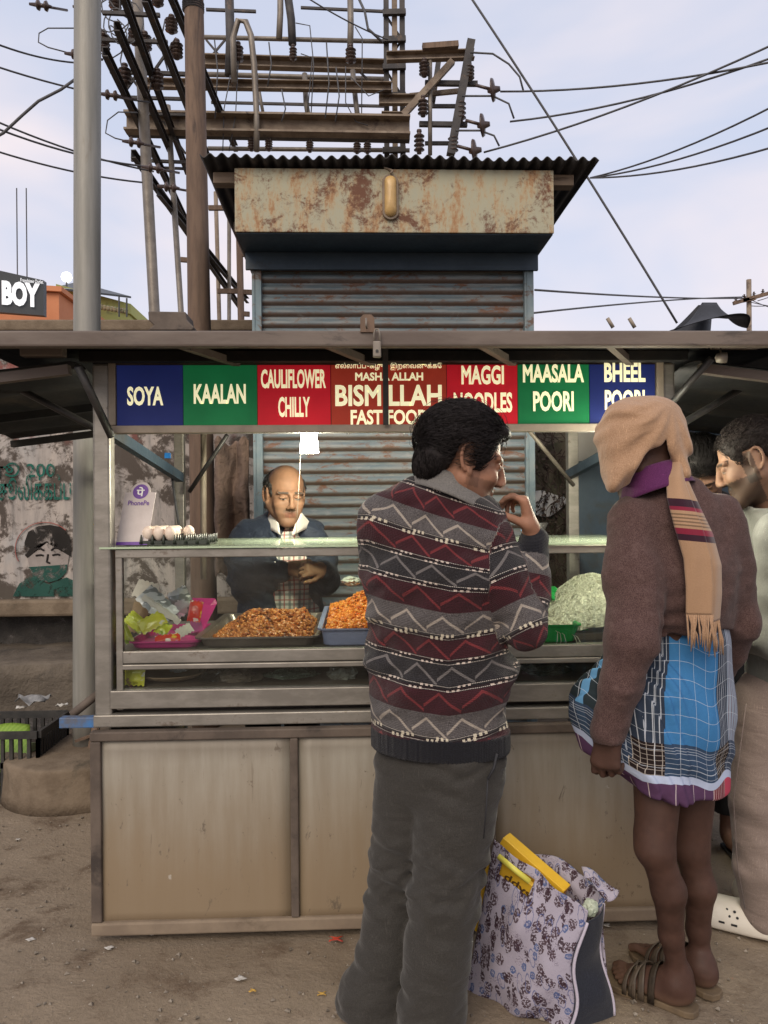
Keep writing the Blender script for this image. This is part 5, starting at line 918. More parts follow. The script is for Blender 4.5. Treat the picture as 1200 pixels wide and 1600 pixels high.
# ================================================================== implicit-surface modelling for bodies and clothes
def V3(p): return np.array([p[0], p[1], p[2]], dtype=np.float32)
_hr = np.random.RandomState(5); _perm = _hr.permutation(4096).astype(np.int32); _val = _hr.rand(4096).astype(np.float32)*2-1
def vnoise(p, s):
    q = p*s+37.0; i = np.floor(q).astype(np.int32); f = q-i; f = f*f*(3-2*f)
    def h(a, b, c): return _val[_perm[(_perm[(_perm[a & 4095]+b) & 4095]+c) & 4095]]
    x, y, z = i[:, 0], i[:, 1], i[:, 2]; r = 0
    for dx in (0, 1):
        for dy in (0, 1):
            for dz in (0, 1):
                r = r+h(x+dx, y+dy, z+dz)*(f[:, 0] if dx else 1-f[:, 0])*(f[:, 1] if dy else 1-f[:, 1])*(f[:, 2] if dz else 1-f[:, 2])
    return r
class Field:
    def __init__(s, lo, hi, h=0.005, zfine=None, hz=None):
        """zfine: list of (z0, z1) ranges sampled at h; elsewhere hz"""
        s.x = np.arange(lo[0], hi[0], h, dtype=np.float32); s.y = np.arange(lo[1], hi[1], h, dtype=np.float32)
        if zfine is None: s.z = np.arange(lo[2], hi[2], h, dtype=np.float32)
        else:
            z = lo[2]; zs = []
            while z < hi[2]: zs.append(z); z += h if any(a <= z <= b for a, b in zfine) else hz
            s.z = np.array(zs, dtype=np.float32)
        s.F = np.full((len(s.x), len(s.y), len(s.z)), 1.0, dtype=np.float32)
    def sl(s, lo, hi):
        r = []
        for a, l, u in zip((s.x, s.y, s.z), lo, hi):
            i = max(0, int(np.searchsorted(a, l))-1); j = min(len(a), int(np.searchsorted(a, u))+2); r.append(slice(i, max(i, j)))
        return tuple(r)
    def apply(s, lo, hi, fn, k, sub=False):
        m = 0.03+k; sl = s.sl(np.array(lo)-m, np.array(hi)+m)
        X = s.x[sl[0]][:, None, None]; Y = s.y[sl[1]][None, :, None]; Z = s.z[sl[2]][None, None, :]
        if X.size*Y.size*Z.size == 0: return
        d = fn(X, Y, Z); A = s.F[sl]
        if sub: A = -A
        k = max(k, 1e-4); h = np.maximum(k-np.abs(A-d), 0)/k; A = np.minimum(A, d)-h*h*k*0.25
        s.F[sl] = -A if sub else A
    def rc(s, a, b, ra, rb, k=0.012, flat=None, sub=False):
        a = V3(a); b = V3(b); R = max(ra, rb)
        def fn(X, Y, Z):
            px, py, pz = X-a[0], Y-a[1], Z-a[2]; d = b-a; dx, dy, dz = (float(q) for q in d)
            if flat is not None:
                n = V3(flat[0]); n = n/np.linalg.norm(n); w = flat[1]-1; t = (px*n[0]+py*n[1]+pz*n[2])*w; px, py, pz = px+n[0]*t, py+n[1]*t, pz+n[2]*t
                t2 = float(d @ n)*w; dx, dy, dz = dx+n[0]*t2, dy+n[1]*t2, dz+n[2]*t2
            L = dx*dx+dy*dy+dz*dz+1e-12; t = np.clip((px*dx+py*dy+pz*dz)/L, 0, 1)
            q = np.sqrt((px-dx*t)**2+(py-dy*t)**2+(pz-dz*t)**2)-(ra+(rb-ra)*t)
            return q/(flat[1]**0.5 if flat is not None and flat[1] > 1 else 1)
        s.apply(np.minimum(a, b)-R, np.maximum(a, b)+R, fn, k, sub); return s
    def chain(s, pts, rs, k=0.012, flat=None):
        for i in range(len(pts)-1): s.rc(pts[i], pts[i+1], rs[i], rs[i+1], k, flat)
        return s
    def el(s, c, r, M=None, k=0.01, sub=False):
        c = V3(c); r = V3(r); M = np.eye(3, dtype=np.float32) if M is None else np.array(M, dtype=np.float32); R = float(r.max())
        def fn(X, Y, Z):
            px, py, pz = X-c[0], Y-c[1], Z-c[2]
            u = (px*M[0, 0]+py*M[1, 0]+pz*M[2, 0]); v = (px*M[0, 1]+py*M[1, 1]+pz*M[2, 1]); w = (px*M[0, 2]+py*M[1, 2]+pz*M[2, 2])
            k0 = np.sqrt((u/r[0])**2+(v/r[1])**2+(w/r[2])**2); k1 = np.sqrt((u/r[0]**2)**2+(v/r[1]**2)**2+(w/r[2]**2)**2)+1e-6
            return np.where(k0 > 1e-3, k0*(k0-1)/k1, -float(r.min()))
        s.apply(c-R, c+R, fn, k, sub); return s
    def cut(s, fn, k=0.004):                       # keep where fn(p) < 0
        d = fn(s.x[:, None, None], s.y[None, :, None], s.z[None, None, :]).astype(np.float32)
        h = np.maximum(k-np.abs(s.F-d), 0)/k; s.F = np.maximum(s.F, d)+h*h*k*0.25; return s
    def bump(s, fn, band=0.03):                    # fn(points) -> metres pushed outwards
        idx = np.nonzero(np.abs(s.F) < band); p = np.stack([s.x[idx[0]], s.y[idx[1]], s.z[idx[2]]], 1); s.F[idx] -= fn(p).astype(np.float32); return s
    def mesh(s, smooth=2):
        F = s.F; S = F < 0; n = [q-1 for q in F.shape]
        any_ = np.zeros(n, bool); all_ = np.ones(n, bool)
        for i in (0, 1):
            for j in (0, 1):
                for k in (0, 1):
                    q = S[i:i+n[0], j:j+n[1], k:k+n[2]]; any_ |= q; all_ &= q
        I, J, K = np.nonzero(any_ & ~all_); N_ = len(I); ids = np.full(n, -1, np.int32); ids[I, J, K] = np.arange(N_)
        acc = np.zeros((N_, 3), np.float32); cnt = np.zeros(N_, np.float32); cs = [(i, j, k) for i in (0, 1) for j in (0, 1) for k in (0, 1)]
        for a in cs:
            for ax in range(3):
                if a[ax]: continue
                b = list(a); b[ax] = 1; f0 = F[I+a[0], J+a[1], K+a[2]]; f1 = F[I+b[0], J+b[1], K+b[2]]; m = (f0 < 0) != (f1 < 0)
                t = np.where(m, f0/np.where(m, f0-f1, 1), 0); c = np.zeros((N_, 3), np.float32); c[:] = a; c[:, ax] = t; acc += c*m[:, None]; cnt += m
        acc /= cnt[:, None]
        P_ = np.stack([s.x[I]+acc[:, 0]*(s.x[I+1]-s.x[I]), s.y[J]+acc[:, 1]*(s.y[J+1]-s.y[J]), s.z[K]+acc[:, 2]*(s.z[K+1]-s.z[K])], 1)
        Q = []
        for ax in range(3):
            o = [np.array(S.shape)*0 for _ in range(2)]; sl0 = [slice(None)]*3; sl1 = [slice(None)]*3; sl0[ax] = slice(0, -1); sl1[ax] = slice(1, None)
            c = S[tuple(sl0)] != S[tuple(sl1)]; i, j, k = np.nonzero(c); e = np.stack([i, j, k], 1); u, v = (ax+1) % 3, (ax+2) % 3
            ok = (e[:, u] > 0) & (e[:, v] > 0) & (e[:, u] < n[u]) & (e[:, v] < n[v]); e = e[ok]; fl = S[e[:, 0], e[:, 1], e[:, 2]]
            def cell(du, dv): w = e.copy(); w[:, u] -= du; w[:, v] -= dv; return ids[w[:, 0], w[:, 1], w[:, 2]]
            q = np.stack([cell(1, 1), cell(0, 1), cell(0, 0), cell(1, 0)], 1); q = np.where(fl[:, None], q, q[:, ::-1]); Q.append(q)
        Q = np.concatenate(Q); Q = Q[(Q >= 0).all(1)]
        if smooth:
            E = np.concatenate([Q[:, [0, 1]], Q[:, [1, 2]], Q[:, [2, 3]], Q[:, [3, 0]]]); E = np.unique(np.sort(E, 1), axis=0)
            for it in range(smooth):
                A = np.zeros_like(P_); w = np.bincount(E.ravel(), minlength=N_).astype(np.float32)
                for ax in range(3): A[:, ax] = np.bincount(E[:, 0], P_[E[:, 1], ax], N_)+np.bincount(E[:, 1], P_[E[:, 0], ax], N_)
                P_ = P_+0.5*(A/np.maximum(w, 1)[:, None]-P_)
        return P_, Q
def np_obj(name, PQ, mat, parent=None, origin=None, attrs=None, smooth=True):
    P_, Q = PQ; o0 = np.array(wloc(parent) if parent is not None else (origin if origin is not None else (0, 0, 0)), dtype=np.float32)
    me = bpy.data.meshes.new(name); n = len(P_); f = len(Q); me.vertices.add(n); me.vertices.foreach_set('co', (P_-o0).astype(np.float32).ravel())
    k = Q.shape[1]; me.loops.add(f*k); me.loops.foreach_set('vertex_index', Q.astype(np.int32).ravel()); me.polygons.add(f); me.polygons.foreach_set('loop_start', np.arange(0, f*k, k, dtype=np.int32))
    me.polygons.foreach_set('use_smooth', np.full(f, smooth)); me.update(calc_edges=True); me.validate()
    for an, av in (attrs or {}).items():
        if an == 'col': a = me.attributes.new(an, 'FLOAT_COLOR', 'POINT'); a.data.foreach_set('color', np.concatenate([av, np.ones((n, 1))], 1).astype(np.float32).ravel())
        else: a = me.attributes.new(an, 'FLOAT_VECTOR', 'POINT'); a.data.foreach_set('vector', av.astype(np.float32).ravel())
    me.materials.append(mat); ob = bpy.data.objects.new(name, me); COL.objects.link(ob)
    if parent is not None: ob.parent = parent
    else: ob.location = tuple(float(q) for q in o0)
    return ob
def frame(fwd, up=(0, 0, 1), roll=0.0):
    f = Vector(fwd).normalized(); r = f.cross(Vector(up)).normalized(); u = r.cross(f)
    if roll: q = Matrix.Rotation(roll, 3, f); r = q @ r; u = q @ u
    return np.array([[r.x, f.x, u.x], [r.y, f.y, u.y], [r.z, f.z, u.z]], dtype=np.float32)
class Head:
    def __init__(s, o, fwd, up=(0, 0, 1), roll=0, sc=1.0): s.o = V3(o); s.M = frame(fwd, up, roll); s.s = sc
    def w(s, p): return s.o+s.M @ (np.array(p, dtype=np.float32)*s.s)
    def loc(s, P_): return (P_-s.o) @ s.M/s.s
    def add(s, F, nose=1.0, gaunt=0.0):
        S = s.s; w = s.w; M = s.M; E = lambda c, r, k=0.012, sub=False: F.el(w(c), [q*S for q in r], M, k*S, sub); R = lambda a, b, ra, rb, k=0.01, sub=False: F.rc(w(a), w(b), ra*S, rb*S, k*S, None, sub)
        E((0, -.012, .04), (.076, .096, .085)); E((0, .028, -.03), (.061, .064, .080), .025); E((0, .076, -.097), (.022, .019, .018), .02)
        for q in (-1, 1):
            R((q*.060, -.002, -.045), (q*.018, .072, -.100), .020, .016, .03); E((q*.041, .062, -.026), (.022, .022, .020), .02); R((q*.010, .090, .026), (q*.050, .074, .024), .008, .007, .012)
            E((q*.031, .101, .004), (.019, .016, .012), .012, True); E((q*.031, .0775, .003), (.0125, .0135, .0115), .003)
            R((q*.018, .089, .009), (q*.046, .082, .007), .0042, .0035, .004); E((q*.012, .103, -.034), (.009, .010, .008), .008)
        R((0, .095, .016), (0, .111*nose, -.024), .007, .0110, .012); E((0, .107*nose, -.028), (.010, .011, .009), .008)
        for q in (-1, 1): E((q*.006, .110, -.040), (.004, .006, .004), .003, True)
        R((-.020, .086, -.060), (.020, .086, -.060), .0055, .0055, .006); R((0, .091, -.057), (0, .0915, -.057), .0062, .006, .008); R((-.017, .085, -.070), (.017, .085, -.070), .0062, .0062, .006); R((0, .090, -.070), (0, .0905, -.070), .0065, .0065, .008)
        R((-.021, .100, -.0638), (.021, .100, -.0638), .0052, .0052, .004, True)
        for q in (-1, 1):
            E((q*.076, -.010, .000), (.010, .019, .032), .006); er = [(q*(.084-.005*math.cos(t_)), -.012+.019*math.cos(t_)-.006*math.sin(t_), .002+.033*math.sin(t_)) for t_ in np.linspace(-.5, 4.3, 12)]; [R(er[i_], er[i_+1], .0048, .0048, .003) for i_ in range(11)]; E((q*.079, .000, -.030), (.008, .009, .010), .005); E((q*.090, -.005, -.003), (.007, .009, .015), .004, True)
    def colors(s, P_, skin, stub=0.0, brow=(.02, .015, .012), must=0.0, tint=None):
        L = s.loc(P_); x, y, z = L[:, 0], L[:, 1], L[:, 2]; ax = np.abs(x); C = np.tile(np.array(skin, dtype=np.float32), (len(P_), 1)); near = (np.linalg.norm(L, axis=1) < .16)
        C *= (1+0.12*vnoise(P_, 90)+0.14*vnoise(P_, 30)+0.12*vnoise(P_, 11))[:, None]
        def put(m, c, a=1.0):
            m = np.clip(m, 0, 1)*near*a; C[:] = C*(1-m[:, None])+np.array(c, dtype=np.float32)*m[:, None]
        put(((y > .075) & (ax < .021) & (z > -.0755) & (z < -.0535)), (skin[0]*.75, skin[1]*.55, skin[2]*.6), .8)
        if stub: put(((y > .005) & (z < -.036-.03*np.clip((.04-y)/.04, 0, 1)*0+.0) & (z > -.125)), (.03, .024, .02), stub); put(((y > -.004) & (y < .032) & (ax > .045) & (z < .03) & (z > -.06)), (.03, .024, .02), stub)
        if must: put(((y > .07) & (ax < .030) & (z > -.058) & (z < -.043)), (.025, .02, .018), must)
        put(((y > .06) & (ax > .012) & (ax < .052) & (z > .022-(ax-.012)*.05) & (z < .031-(ax-.012)*.05)), brow, .9)
        ex = ax-.031; put((((ex/.0115)**2+((z+.0015)/.0026)**2) < 1) & (y > .075), (.30, .27, .25)); put((((ex/.0052)**2+((z+.0012)/.003)**2) < 1) & (y > .075), (.015, .01, .008)); put((((ex/.0125)**2+((z-.0015)/.0018)**2) < 1) & (y > .075), (.03, .02, .015), .8)
        return C
def hand(F, W, d, nb, side, curl, thumb=(0.5, 0.35), sc=1.0, spread=0.06):
    """palm + five jointed fingers; d along the palm, nb out of the back of the hand, side=+1 when the thumb lies towards d x nb"""
    d = Vector(d).normalized(); nb = Vector(nb); nb = (nb-d*nb.dot(d)).normalized(); lat = d.cross(nb)*side; W = Vector(W); out = []
    F.rc(W-d*0.02*sc, W+d*0.015*sc, .026*sc, .027*sc, .02, (nb, 1.3))
    for j, (o, L, r) in enumerate(((.030, .068, .0088), (.011, .076, .0090), (-.009, .071, .0087), (-.027, .056, .0078))):
        kn = W+d*(.088-.004*abs(j-1))*sc+lat*o*sc; F.rc(W+d*.012*sc+lat*o*.55*sc, kn, .0150*sc, .0115*sc, .016)
        c = curl[j] if isinstance(curl[j], (list, tuple)) else (curl[j]*0.9, curl[j]*1.1, curl[j]*0.8); th = 0; p = kn; base = (d+lat*(spread*(1.2-j))).normalized()
        for q, (fr, cc) in enumerate(zip((.46, .30, .24), c)):
            th += cc; e = p+(base*math.cos(th)-nb*math.sin(th))*L*fr*sc; F.rc(p, e, r*sc*(1-.08*q), r*sc*(.94-.09*q), .0035 if q else .006); p = e
        out.append(p)
    p = W+d*.022*sc+lat*.026*sc-nb*.004*sc; a = thumb[0]; v = (d*math.cos(a)+lat*math.sin(a)-nb*thumb[1]).normalized(); e = p+v*.042*sc; F.rc(W+d*.010*sc+lat*.012*sc, p, .017*sc, .0155*sc, .014); F.rc(p, e, .0135*sc, .0105*sc, .008)
    v2 = (v+d*.45-lat*.25-nb*thumb[1]*.5).normalized(); f = e+v2*.030*sc; F.rc(e, f, .0105*sc, .0095*sc, .004); g = f+(v2+d*.2-lat*.1).normalized()*.022*sc; F.rc(f, g, .0096*sc, .0080*sc, .004)
    return out
def foot(F, heel, toe, zb=0.012, sc=1.0, side=1):
    h = Vector((heel[0], heel[1], zb)); t = Vector((toe[0], toe[1], zb)); d = (t-h); L = d.length; d.normalize(); n = Vector((-d.y, d.x, 0))*side     # n: towards the big toe
    F.rc(h+d*.03+Vector((0, 0, .030)), h+d*.05+Vector((0, 0, .045)), .030, .034, .02); F.rc(h+d*.05+Vector((0, 0, .05)), h+d*L*.62+Vector((0, 0, .026)), .036, .024, .03); 
    F.rc(h+d*L*.35+n*.012+Vector((0, 0, .03)), h+d*L*.72+n*.022+Vector((0, 0, .020)), .028, .021, .025); F.rc(h+d*L*.25-n*.014+Vector((0, 0, .022)), h+d*L*.66-n*.026+Vector((0, 0, .016)), .024, .017, .025)
    for j, (o, ln, r) in enumerate(((.031, 1.0, .0125), (.013, .98, .0090), (-.002, .94, .0085), (-.017, .89, .0080), (-.031, .83, .0075))):
        b = h+d*L*(.70-.03*j)+n*o*.85+Vector((0, 0, .017)); m = h+d*L*(ln-.10)+n*o+Vector((0, 0, .019)); e = h+d*(L*ln-r)+n*o+Vector((0, 0, r*.9)); F.rc(b, m, r*1.15, r*.95, .008); F.rc(m, e, r*.95, r, .003)
    return h, d, n, L
def m_skin(name):
    m = MB_(name); c, _ = m.attr('col'); v = m.coord(); n = m.noise(v, 300, 3, 0.6); k = m.noise(v, 35, 4)
    return m.out(c, rough=k*0.25+0.46, bump=n*0.8+k*0.8, bstr=0.35, bdist=0.002, spec=0.25, sss=0.06)
SKIN = m_skin('skin')
def strands(H, n, region, flow, L, rad, seed, lift=0.006, mat=None, cR=(.082, .102, .091), cc=(0, -.012, .042), wav=0.004):
    """short ribbons of hair that lie over the skull; region(local)->bool, flow(local)->direction"""
    r = np.random.RandomState(seed); V = []; Fq = []; cR = np.array(cR); cc = np.array(cc); cnt = 0
    while cnt < n:
        d = r.normal(size=3); d /= np.linalg.norm(d); p = cc+d*cR
        if not region(p): continue
        cnt += 1; ln = L*(0.6+0.7*r.rand()); k = 6; pts = []; ph = r.rand()*6; lf = lift*(0.3+r.rand())
        for i in range(k):
            pts.append(p+(p-cc)/np.linalg.norm(p-cc)*lf*math.sin(0.5+2.2*i/k)); f = np.array(flow(p), float)+r.normal(size=3)*0.10; nn = (p-cc)/cR**2; nn /= np.linalg.norm(nn); f -= nn*(f @ nn); f /= np.linalg.norm(f)+1e-6
            p = p+f*ln/k+np.cross(nn, f)*wav*math.sin(ph+i*1.3); q = (p-cc)/cR; m_ = np.linalg.norm(q)
            if m_ < 1: p = cc+q/m_*cR
        pts = [Vector(H.w(q)) for q in pts]; nb = len(V)
        for i, q in enumerate(pts):
            t = (pts[min(i+1, k-1)]-pts[max(0, i-1)]).normalized(); a = t.orthogonal().normalized(); b = t.cross(a); rr = rad*H.s*(1-0.8*(i/(k-1))**2)
            V += [q+(a*math.cos(x)+b*math.sin(x))*rr for x in (0, 2.09, 4.19)]
        for i in range(k-1):
            for j in range(3): j2 = (j+1) % 3; Fq.append((nb+i*3+j, nb+i*3+j2, nb+i*3+3+j2, nb+i*3+3+j))
    return np.array([tuple(v) for v in V], dtype=np.float32), np.array(Fq, dtype=np.int32)
def join(*PQ):
    Ps = []; Qs = []; o = 0
    for p, q in PQ: Ps.append(p); Qs.append(q+o); o += len(p)
    return np.concatenate(Ps), np.concatenate(Qs)
def m_hair(name, c=(.012, .010, .010), c2=None):
    m = MB_(name); v = m.coord(); n = m.noise(v, 90, 3); return m.out(m.mix(n.smooth(.35, .7), c, c2 or tuple(q*2.2 for q in c)), rough=0.6, spec=0.12, bump=n, bstr=.3, bdist=.002)
def seg_coord(P_, segs):
    """nearest limb segment: returns (index, distance along, angle*radius). segs: (a, b, r, v0, ref)"""
    best = np.full(len(P_), 1e9, np.float32); ix = np.zeros(len(P_), int); U = np.zeros(len(P_), np.float32); Vv = np.zeros(len(P_), np.float32)
    for i, (a, b, r, v0, ref) in enumerate(segs):
        a = V3(a); b = V3(b); d = b-a; L = np.linalg.norm(d); d = d/L; t = np.clip((P_-a) @ d, 0, L); q = P_-a-t[:, None]*d; dist = np.linalg.norm(q, axis=1)-r
        e1 = V3(ref)-d*float(V3(ref) @ d); e1 /= np.linalg.norm(e1); e2 = np.cross(d, e1); ang = np.arctan2(q @ e2, q @ e1); m = dist < best
        best = np.where(m, dist, best); ix = np.where(m, i, ix); U = np.where(m, ang*r, U); Vv = np.where(m, (P_-a) @ d+v0, Vv)
    return ix, U, Vv
def cloth_mat(name, c1, c2, weave=500, fold=10, fstr=0.35, rough=0.85, sheen=0.15, foldstretch=(1, 1, 1)):
    m = MB_(name); v = m.coord(); x, y, z = m.xyz(v); w = m.noise(v, weave, 2); f = m.noise(m.coord(scale=foldstretch), fold, 4, 0.5, 0.6); th = m.noise(m.coord(scale=(1, 1, 0.12)), weave*0.6, 2)
    c = m.mix(w.smooth(.3, .7), c1, c2); c = m.mix(th.smooth(.6, .75)*.35, c, tuple(min(1, q*1.9) for q in c2)); return m.out(c, rough=rough, bump=f+w*0.06, bstr=fstr, bdist=0.02, spec=0.2, sheen=sheen)
# ================================================================== man in the patterned sweater
def man_sweater():
    Y = 2.05; fw = Vector((0.30, 0.95, 0)).normalized(); rt = Vector((fw.y, -fw.x, 0)); O = (P(655, 1200, Y).x, Y, 0)
    sh_r = P(752, 836, 2.02); el_r = P(824, 985, 1.94); wr_r = P(832, 846, 2.03); sh_l = P(606, 808, 2.08); el_l = P(612, 965, 2.24); wr_l = P(700, 930, 2.36)
    H = Head(P(724, 721, 2.04), (0.97, 0.14, -0.26), roll=0.03, sc=1.06)
    pel = P(688, 1165, 2.06); waist = P(686, 1040, 2.06); chest = P(684, 890, 2.06); nb_ = P(700, 775, 2.06)
    hl, hr = P(640, 1175, 2.08), P(724, 1175, 2.04); kl, kr = P(616, 1400, 2.10), P(694, 1400, 2.0); al, ar = P(592, 1560, 2.09), P(670, 1566, 2.0)
    F = Field((-0.22, 1.72, -0.02), (0.62, 2.55, 1.76), 0.0038, [(1.28, 1.76)], 0.014); fl = (fw, 1.4)
    F.rc(pel, waist, .135, .14, .03, fl); F.rc(waist, chest, .145, .165, .03, fl); F.rc(chest, P(690, 800, 2.06), .165, .11, .04, fl); F.rc(sh_l, sh_r, .05, .045, .06)
    F.rc(nb_, H.w((0, -.015, -.03)), .062, .060, .03); F.chain([sh_r, el_r, wr_r], [.05, .042, .029], .02); F.chain([sh_l, el_l, wr_l], [.05, .042, .029], .02)
    for h, k, a in ((hl, kl, al), (hr, kr, ar)): F.chain([h, k, a], [.070, .045, .034], .03)
    foot(F, (al.x+.02, al.y-.03), (al.x-.05, al.y+.17), .02); foot(F, (ar.x, ar.y-.05), (ar.x-.03, ar.y+.21), .02)
    H.add(F, 1.0)
    hd = Vector((-0.16, 0.10, 1)); hand(F, P(831, 832, 2.03), (-0.22, 0.0, 0.96), (0.90, -0.22, 0.32), -1, [(.85, .75, .5), (1.05, .95, .6), (1.15, 1.1, .7), (1.2, 1.2, .8)], (0.35, 1.25), 1.02, .10)
    hand(F, wr_l, (0.8, 0.3, 0.2), (0, .9, .3), 1, [.5]*4)
    PQ = F.mesh(2); C = H.colors(PQ[0], (.27, .135, .085), stub=.35, must=.8)
    man = np_obj('person', PQ, SKIN, origin=O, attrs={'col': C}); tag(man, 'man in maroon and grey zigzag sweater, hand raised to mouth, seen from behind', 'person')
    # hair
    F = Field(H.o-.2, H.o+.22, 0.0045); F.el(H.w((0, -.016, .047)), [.084*1.06, .103*1.06, .088*1.06], H.M); F.el(H.w((0, .060, .092)), [.060*1.06, .040*1.06, .028*1.06], H.M, .03); F.el(H.w((0, -.085, -.02)), [.056*1.06, .024*1.06, .046*1.06], H.M, .07)
    M = H.M; o = H.o
    def hl_(X, Y_, Z):
        dx, dy, dz = X-o[0], Y_-o[1], Z-o[2]; y = (dx*M[0, 1]+dy*M[1, 1]+dz*M[2, 1])/1.1; z = (dx*M[0, 2]+dy*M[1, 2]+dz*M[2, 2])/1.1
        line = np.where(y < -.050, -.075, np.where(y < -.033, -.075+(y+.050)/.017*.122, np.where(y < .020, .048, np.where(y < .041, -.012, -.012+np.clip((y-.040)/.030, 0, 1)*.085)))); return (line-z)*1.1*0.7
    F.cut(hl_, .008); F.bump(lambda p: .002*vnoise((p-o) @ M*np.array([1, .35, 1]), 95)+.005*vnoise((p-o) @ M*np.array([1, .6, .4]), 50))
    def reg(p):
        y, z = p[1], p[2]; line = -.07 if y < -.05 else (-.07+(y+.05)/.017*.12 if y < -.033 else (.050 if y < .020 else (-.008 if y < .041 else -.008+min(1, (y-.04)/.03)*.085))); return z > line
    st = strands(H, 6500, reg, lambda p: (0.25*np.sign(p[0]), -1.0 if p[1] < .07 else -.2, -.35 if p[2] < .08 else .15), .075, .0008, 3, .012, cR=(.087, .107, .092), cc=(0, -.016, .046), wav=.006)
    st2 = strands(H, 900, lambda p: p[1] < -.055 and p[2] < .03, lambda p: (.2*np.sign(p[0]), .1, -1.0), .05, .0012, 13, .004, cR=(.064, .036, .056), cc=(0, -.085, -.018)); st3 = strands(H, 180, reg, lambda p: (0.35*np.sign(p[0]), -1.0, .25), .07, .0007, 31, .020, cR=(.090, .110, .095), cc=(0, -.016, .046), wav=.010); np_obj('hair', join(F.mesh(1), st, st2, st3), m_hair('black_wavy_hair'), man)
    # sweater
    F = Field((-0.22, 1.72, 0.66), (0.62, 2.50, 1.56), 0.0042)
    low = P(688, 1260, 2.06); F.rc(low, waist, .187, .190, .03, fl); F.rc(waist, P(684, 905, 2.06), .190, .192, .03, fl); F.rc(P(684, 905, 2.06), P(682, 828, 2.06), .192, .150, .04, fl); F.rc(P(598, 816, 2.07), P(748, 832, 2.04), .066, .062, .07); F.rc(P(645, 792, 2.06), P(728, 802, 2.05), .058, .050, .06)
    F.chain([sh_r, sh_r.lerp(el_r, .5), el_r], [.074, .070, .062], .035); F.chain([el_r, el_r.lerp(wr_r, .55), wr_r+(wr_r-el_r)*.02], [.061, .053, .040], .016); F.chain([P(600, 816, 2.08), P(598, 880, 2.12), el_l, wr_l], [.066, .064, .056, .042], .03)
    F.cut(lambda X, Y_, Z: (0.742-Z)+0*X+0*Y_, .01)
    xc = float(waist.x)
    def fold(p):
        x, y, z = p[:, 0], p[:, 1], p[:, 2]; d = np.exp(-((z-1.02)/.14)**2)
        diag = vnoise(np.stack([x*.6+z*.9, y*.5, z*2.2-x*1.2], 1), 8.0); big = vnoise(p, 5)
        b = .008*big+.015*diag*(.45+d)+.006*vnoise(np.stack([x+z*.5, y, z*2-x], 1), 17)+.002*vnoise(p, 40); rib = .002*np.sin(np.arctan2(y-2.06, x-xc)*130)*(z < .80)
        return b*(z > .80)+rib-.012*np.clip((.835-z)/.03, 0, 1)*np.clip((z-.74)/.02, 0, 1)*0
    F.bump(fold); PQ = F.mesh(2); P_ = PQ[0]
    segs = [((xc, 2.06, .6), (xc, 2.06, 1.36), .165, 0, (0, -1, 0)), (sh_r+(el_r-sh_r)*.10, el_r, .066, .10, (1, 0, 0)), (el_r, wr_r, .052, .41, (1, 0, 0))]
    ix, U, Vv = seg_coord(P_, segs); x, z = P_[:, 0], P_[:, 2]; s = np.clip((x-(xc-.19)), 0, .34); slope = np.interp(z, [.75, 1.0, 1.2, 1.42], [.10, .14, .22, .42]); vt = (1.437-z)-slope*s+np.where(s > .2, (s-.2)*np.interp(z, [.75, 1.1, 1.25], [.28, .28, 0]), 0)
    Vv = np.where(ix == 0, vt, Vv); rib = np.where((z < .80) & (ix == 0), 1.0, np.where((ix == 2) & (Vv > .41+.80*(wr_r-el_r).length), 1.0, 0.0))
    m = MB_('zigzag_knit'); _, v = m.attr('pat'); u, w, rb = m.xyz(v); ob = m.coord(); wob = m.noise(ob, 30, 3)*.010-.005; B = .0685; t = w/B+wob*3.0; bi = (t/4.0).frac()*4.0; fv = t.frac()
    fine = m.noise(ob, 900, 2); fz = m.noise(ob, 420, 2); heath = m.noise(m.coord(scale=(1, 1, 2.5)), 520, 1)
    grey = m.mix(heath.smooth(.42, .58), (.040, .036, .038), (.150, .135, .132)); char = m.mix(heath.smooth(.4, .65), (.013, .012, .014), (.044, .041, .043)); maro = m.mix(fine.smooth(.3, .7), (.026, .009, .012), (.056, .015, .020))
    isg = bi.lt(1.0); isc = bi.gt(2.0)*bi.lt(3.0); col = m.mix(isg, maro, grey); col = m.mix(isc, col, char)
    us = u/.112+(t.floor()*.37); tr = (us.frac()-.42).abs()*1.9; skew = (us.floor()*12.9898).sin()*.10; line = (fv-(.20+skew*.3)-tr*.62).abs(); zz = line.smooth(.075, .045)*fz.smooth(.22, .42)
    zc = m.mix(isg, (.17, .03, .033), (.37, .32, .27)); zc = m.mix(isc, zc, (.16, .145, .14)); col = m.mix(zz*.9, col, zc)
    edge = ((fv-.5).abs()*-1.0+.5)*B                                        # metres from the nearer band edge
    dd = (u/.0042).frac().gt(.35); thin = (edge-.0058).abs().lt(.0009)*dd; blk = (u/.112+t.floor()*.29).frac(); on = blk.lt(.40)*(blk/.135).frac().gt(.45); sq = edge.lt(.0070)*edge.gt(.0022)*on
    gate = bi.gt(.5)*bi.lt(3.5); g2 = (bi-1.0).abs().lt(.16)
    col = m.mix(edge.lt(.0085)*gate*.75, col, (.010, .009, .010)); col = m.mix(thin*gate*.85, col, (.50, .45, .40)); col = m.mix(sq*gate*.9, col, (.60, .50, .43)); col = m.mix((g2*edge.lt(.0085)*on*.9), col, (.56, .50, .38))
    col = m.mix(rb, col, m.mix(fine, (.006, .006, .009), (.016, .016, .020))); knit = (u*1450.0).sin()*.5+(w*1450.0).sin()*.5
    smat = m.out(col, rough=.93, bump=knit*.6+fz+m.noise(ob, 16, 4, .5, .8)*3.5, bstr=.5, bdist=.007, spec=.12, sheen=.12)
    np_obj('sweater', PQ, smat, man, attrs={'pat': np.stack([U, Vv, rib], 1)})
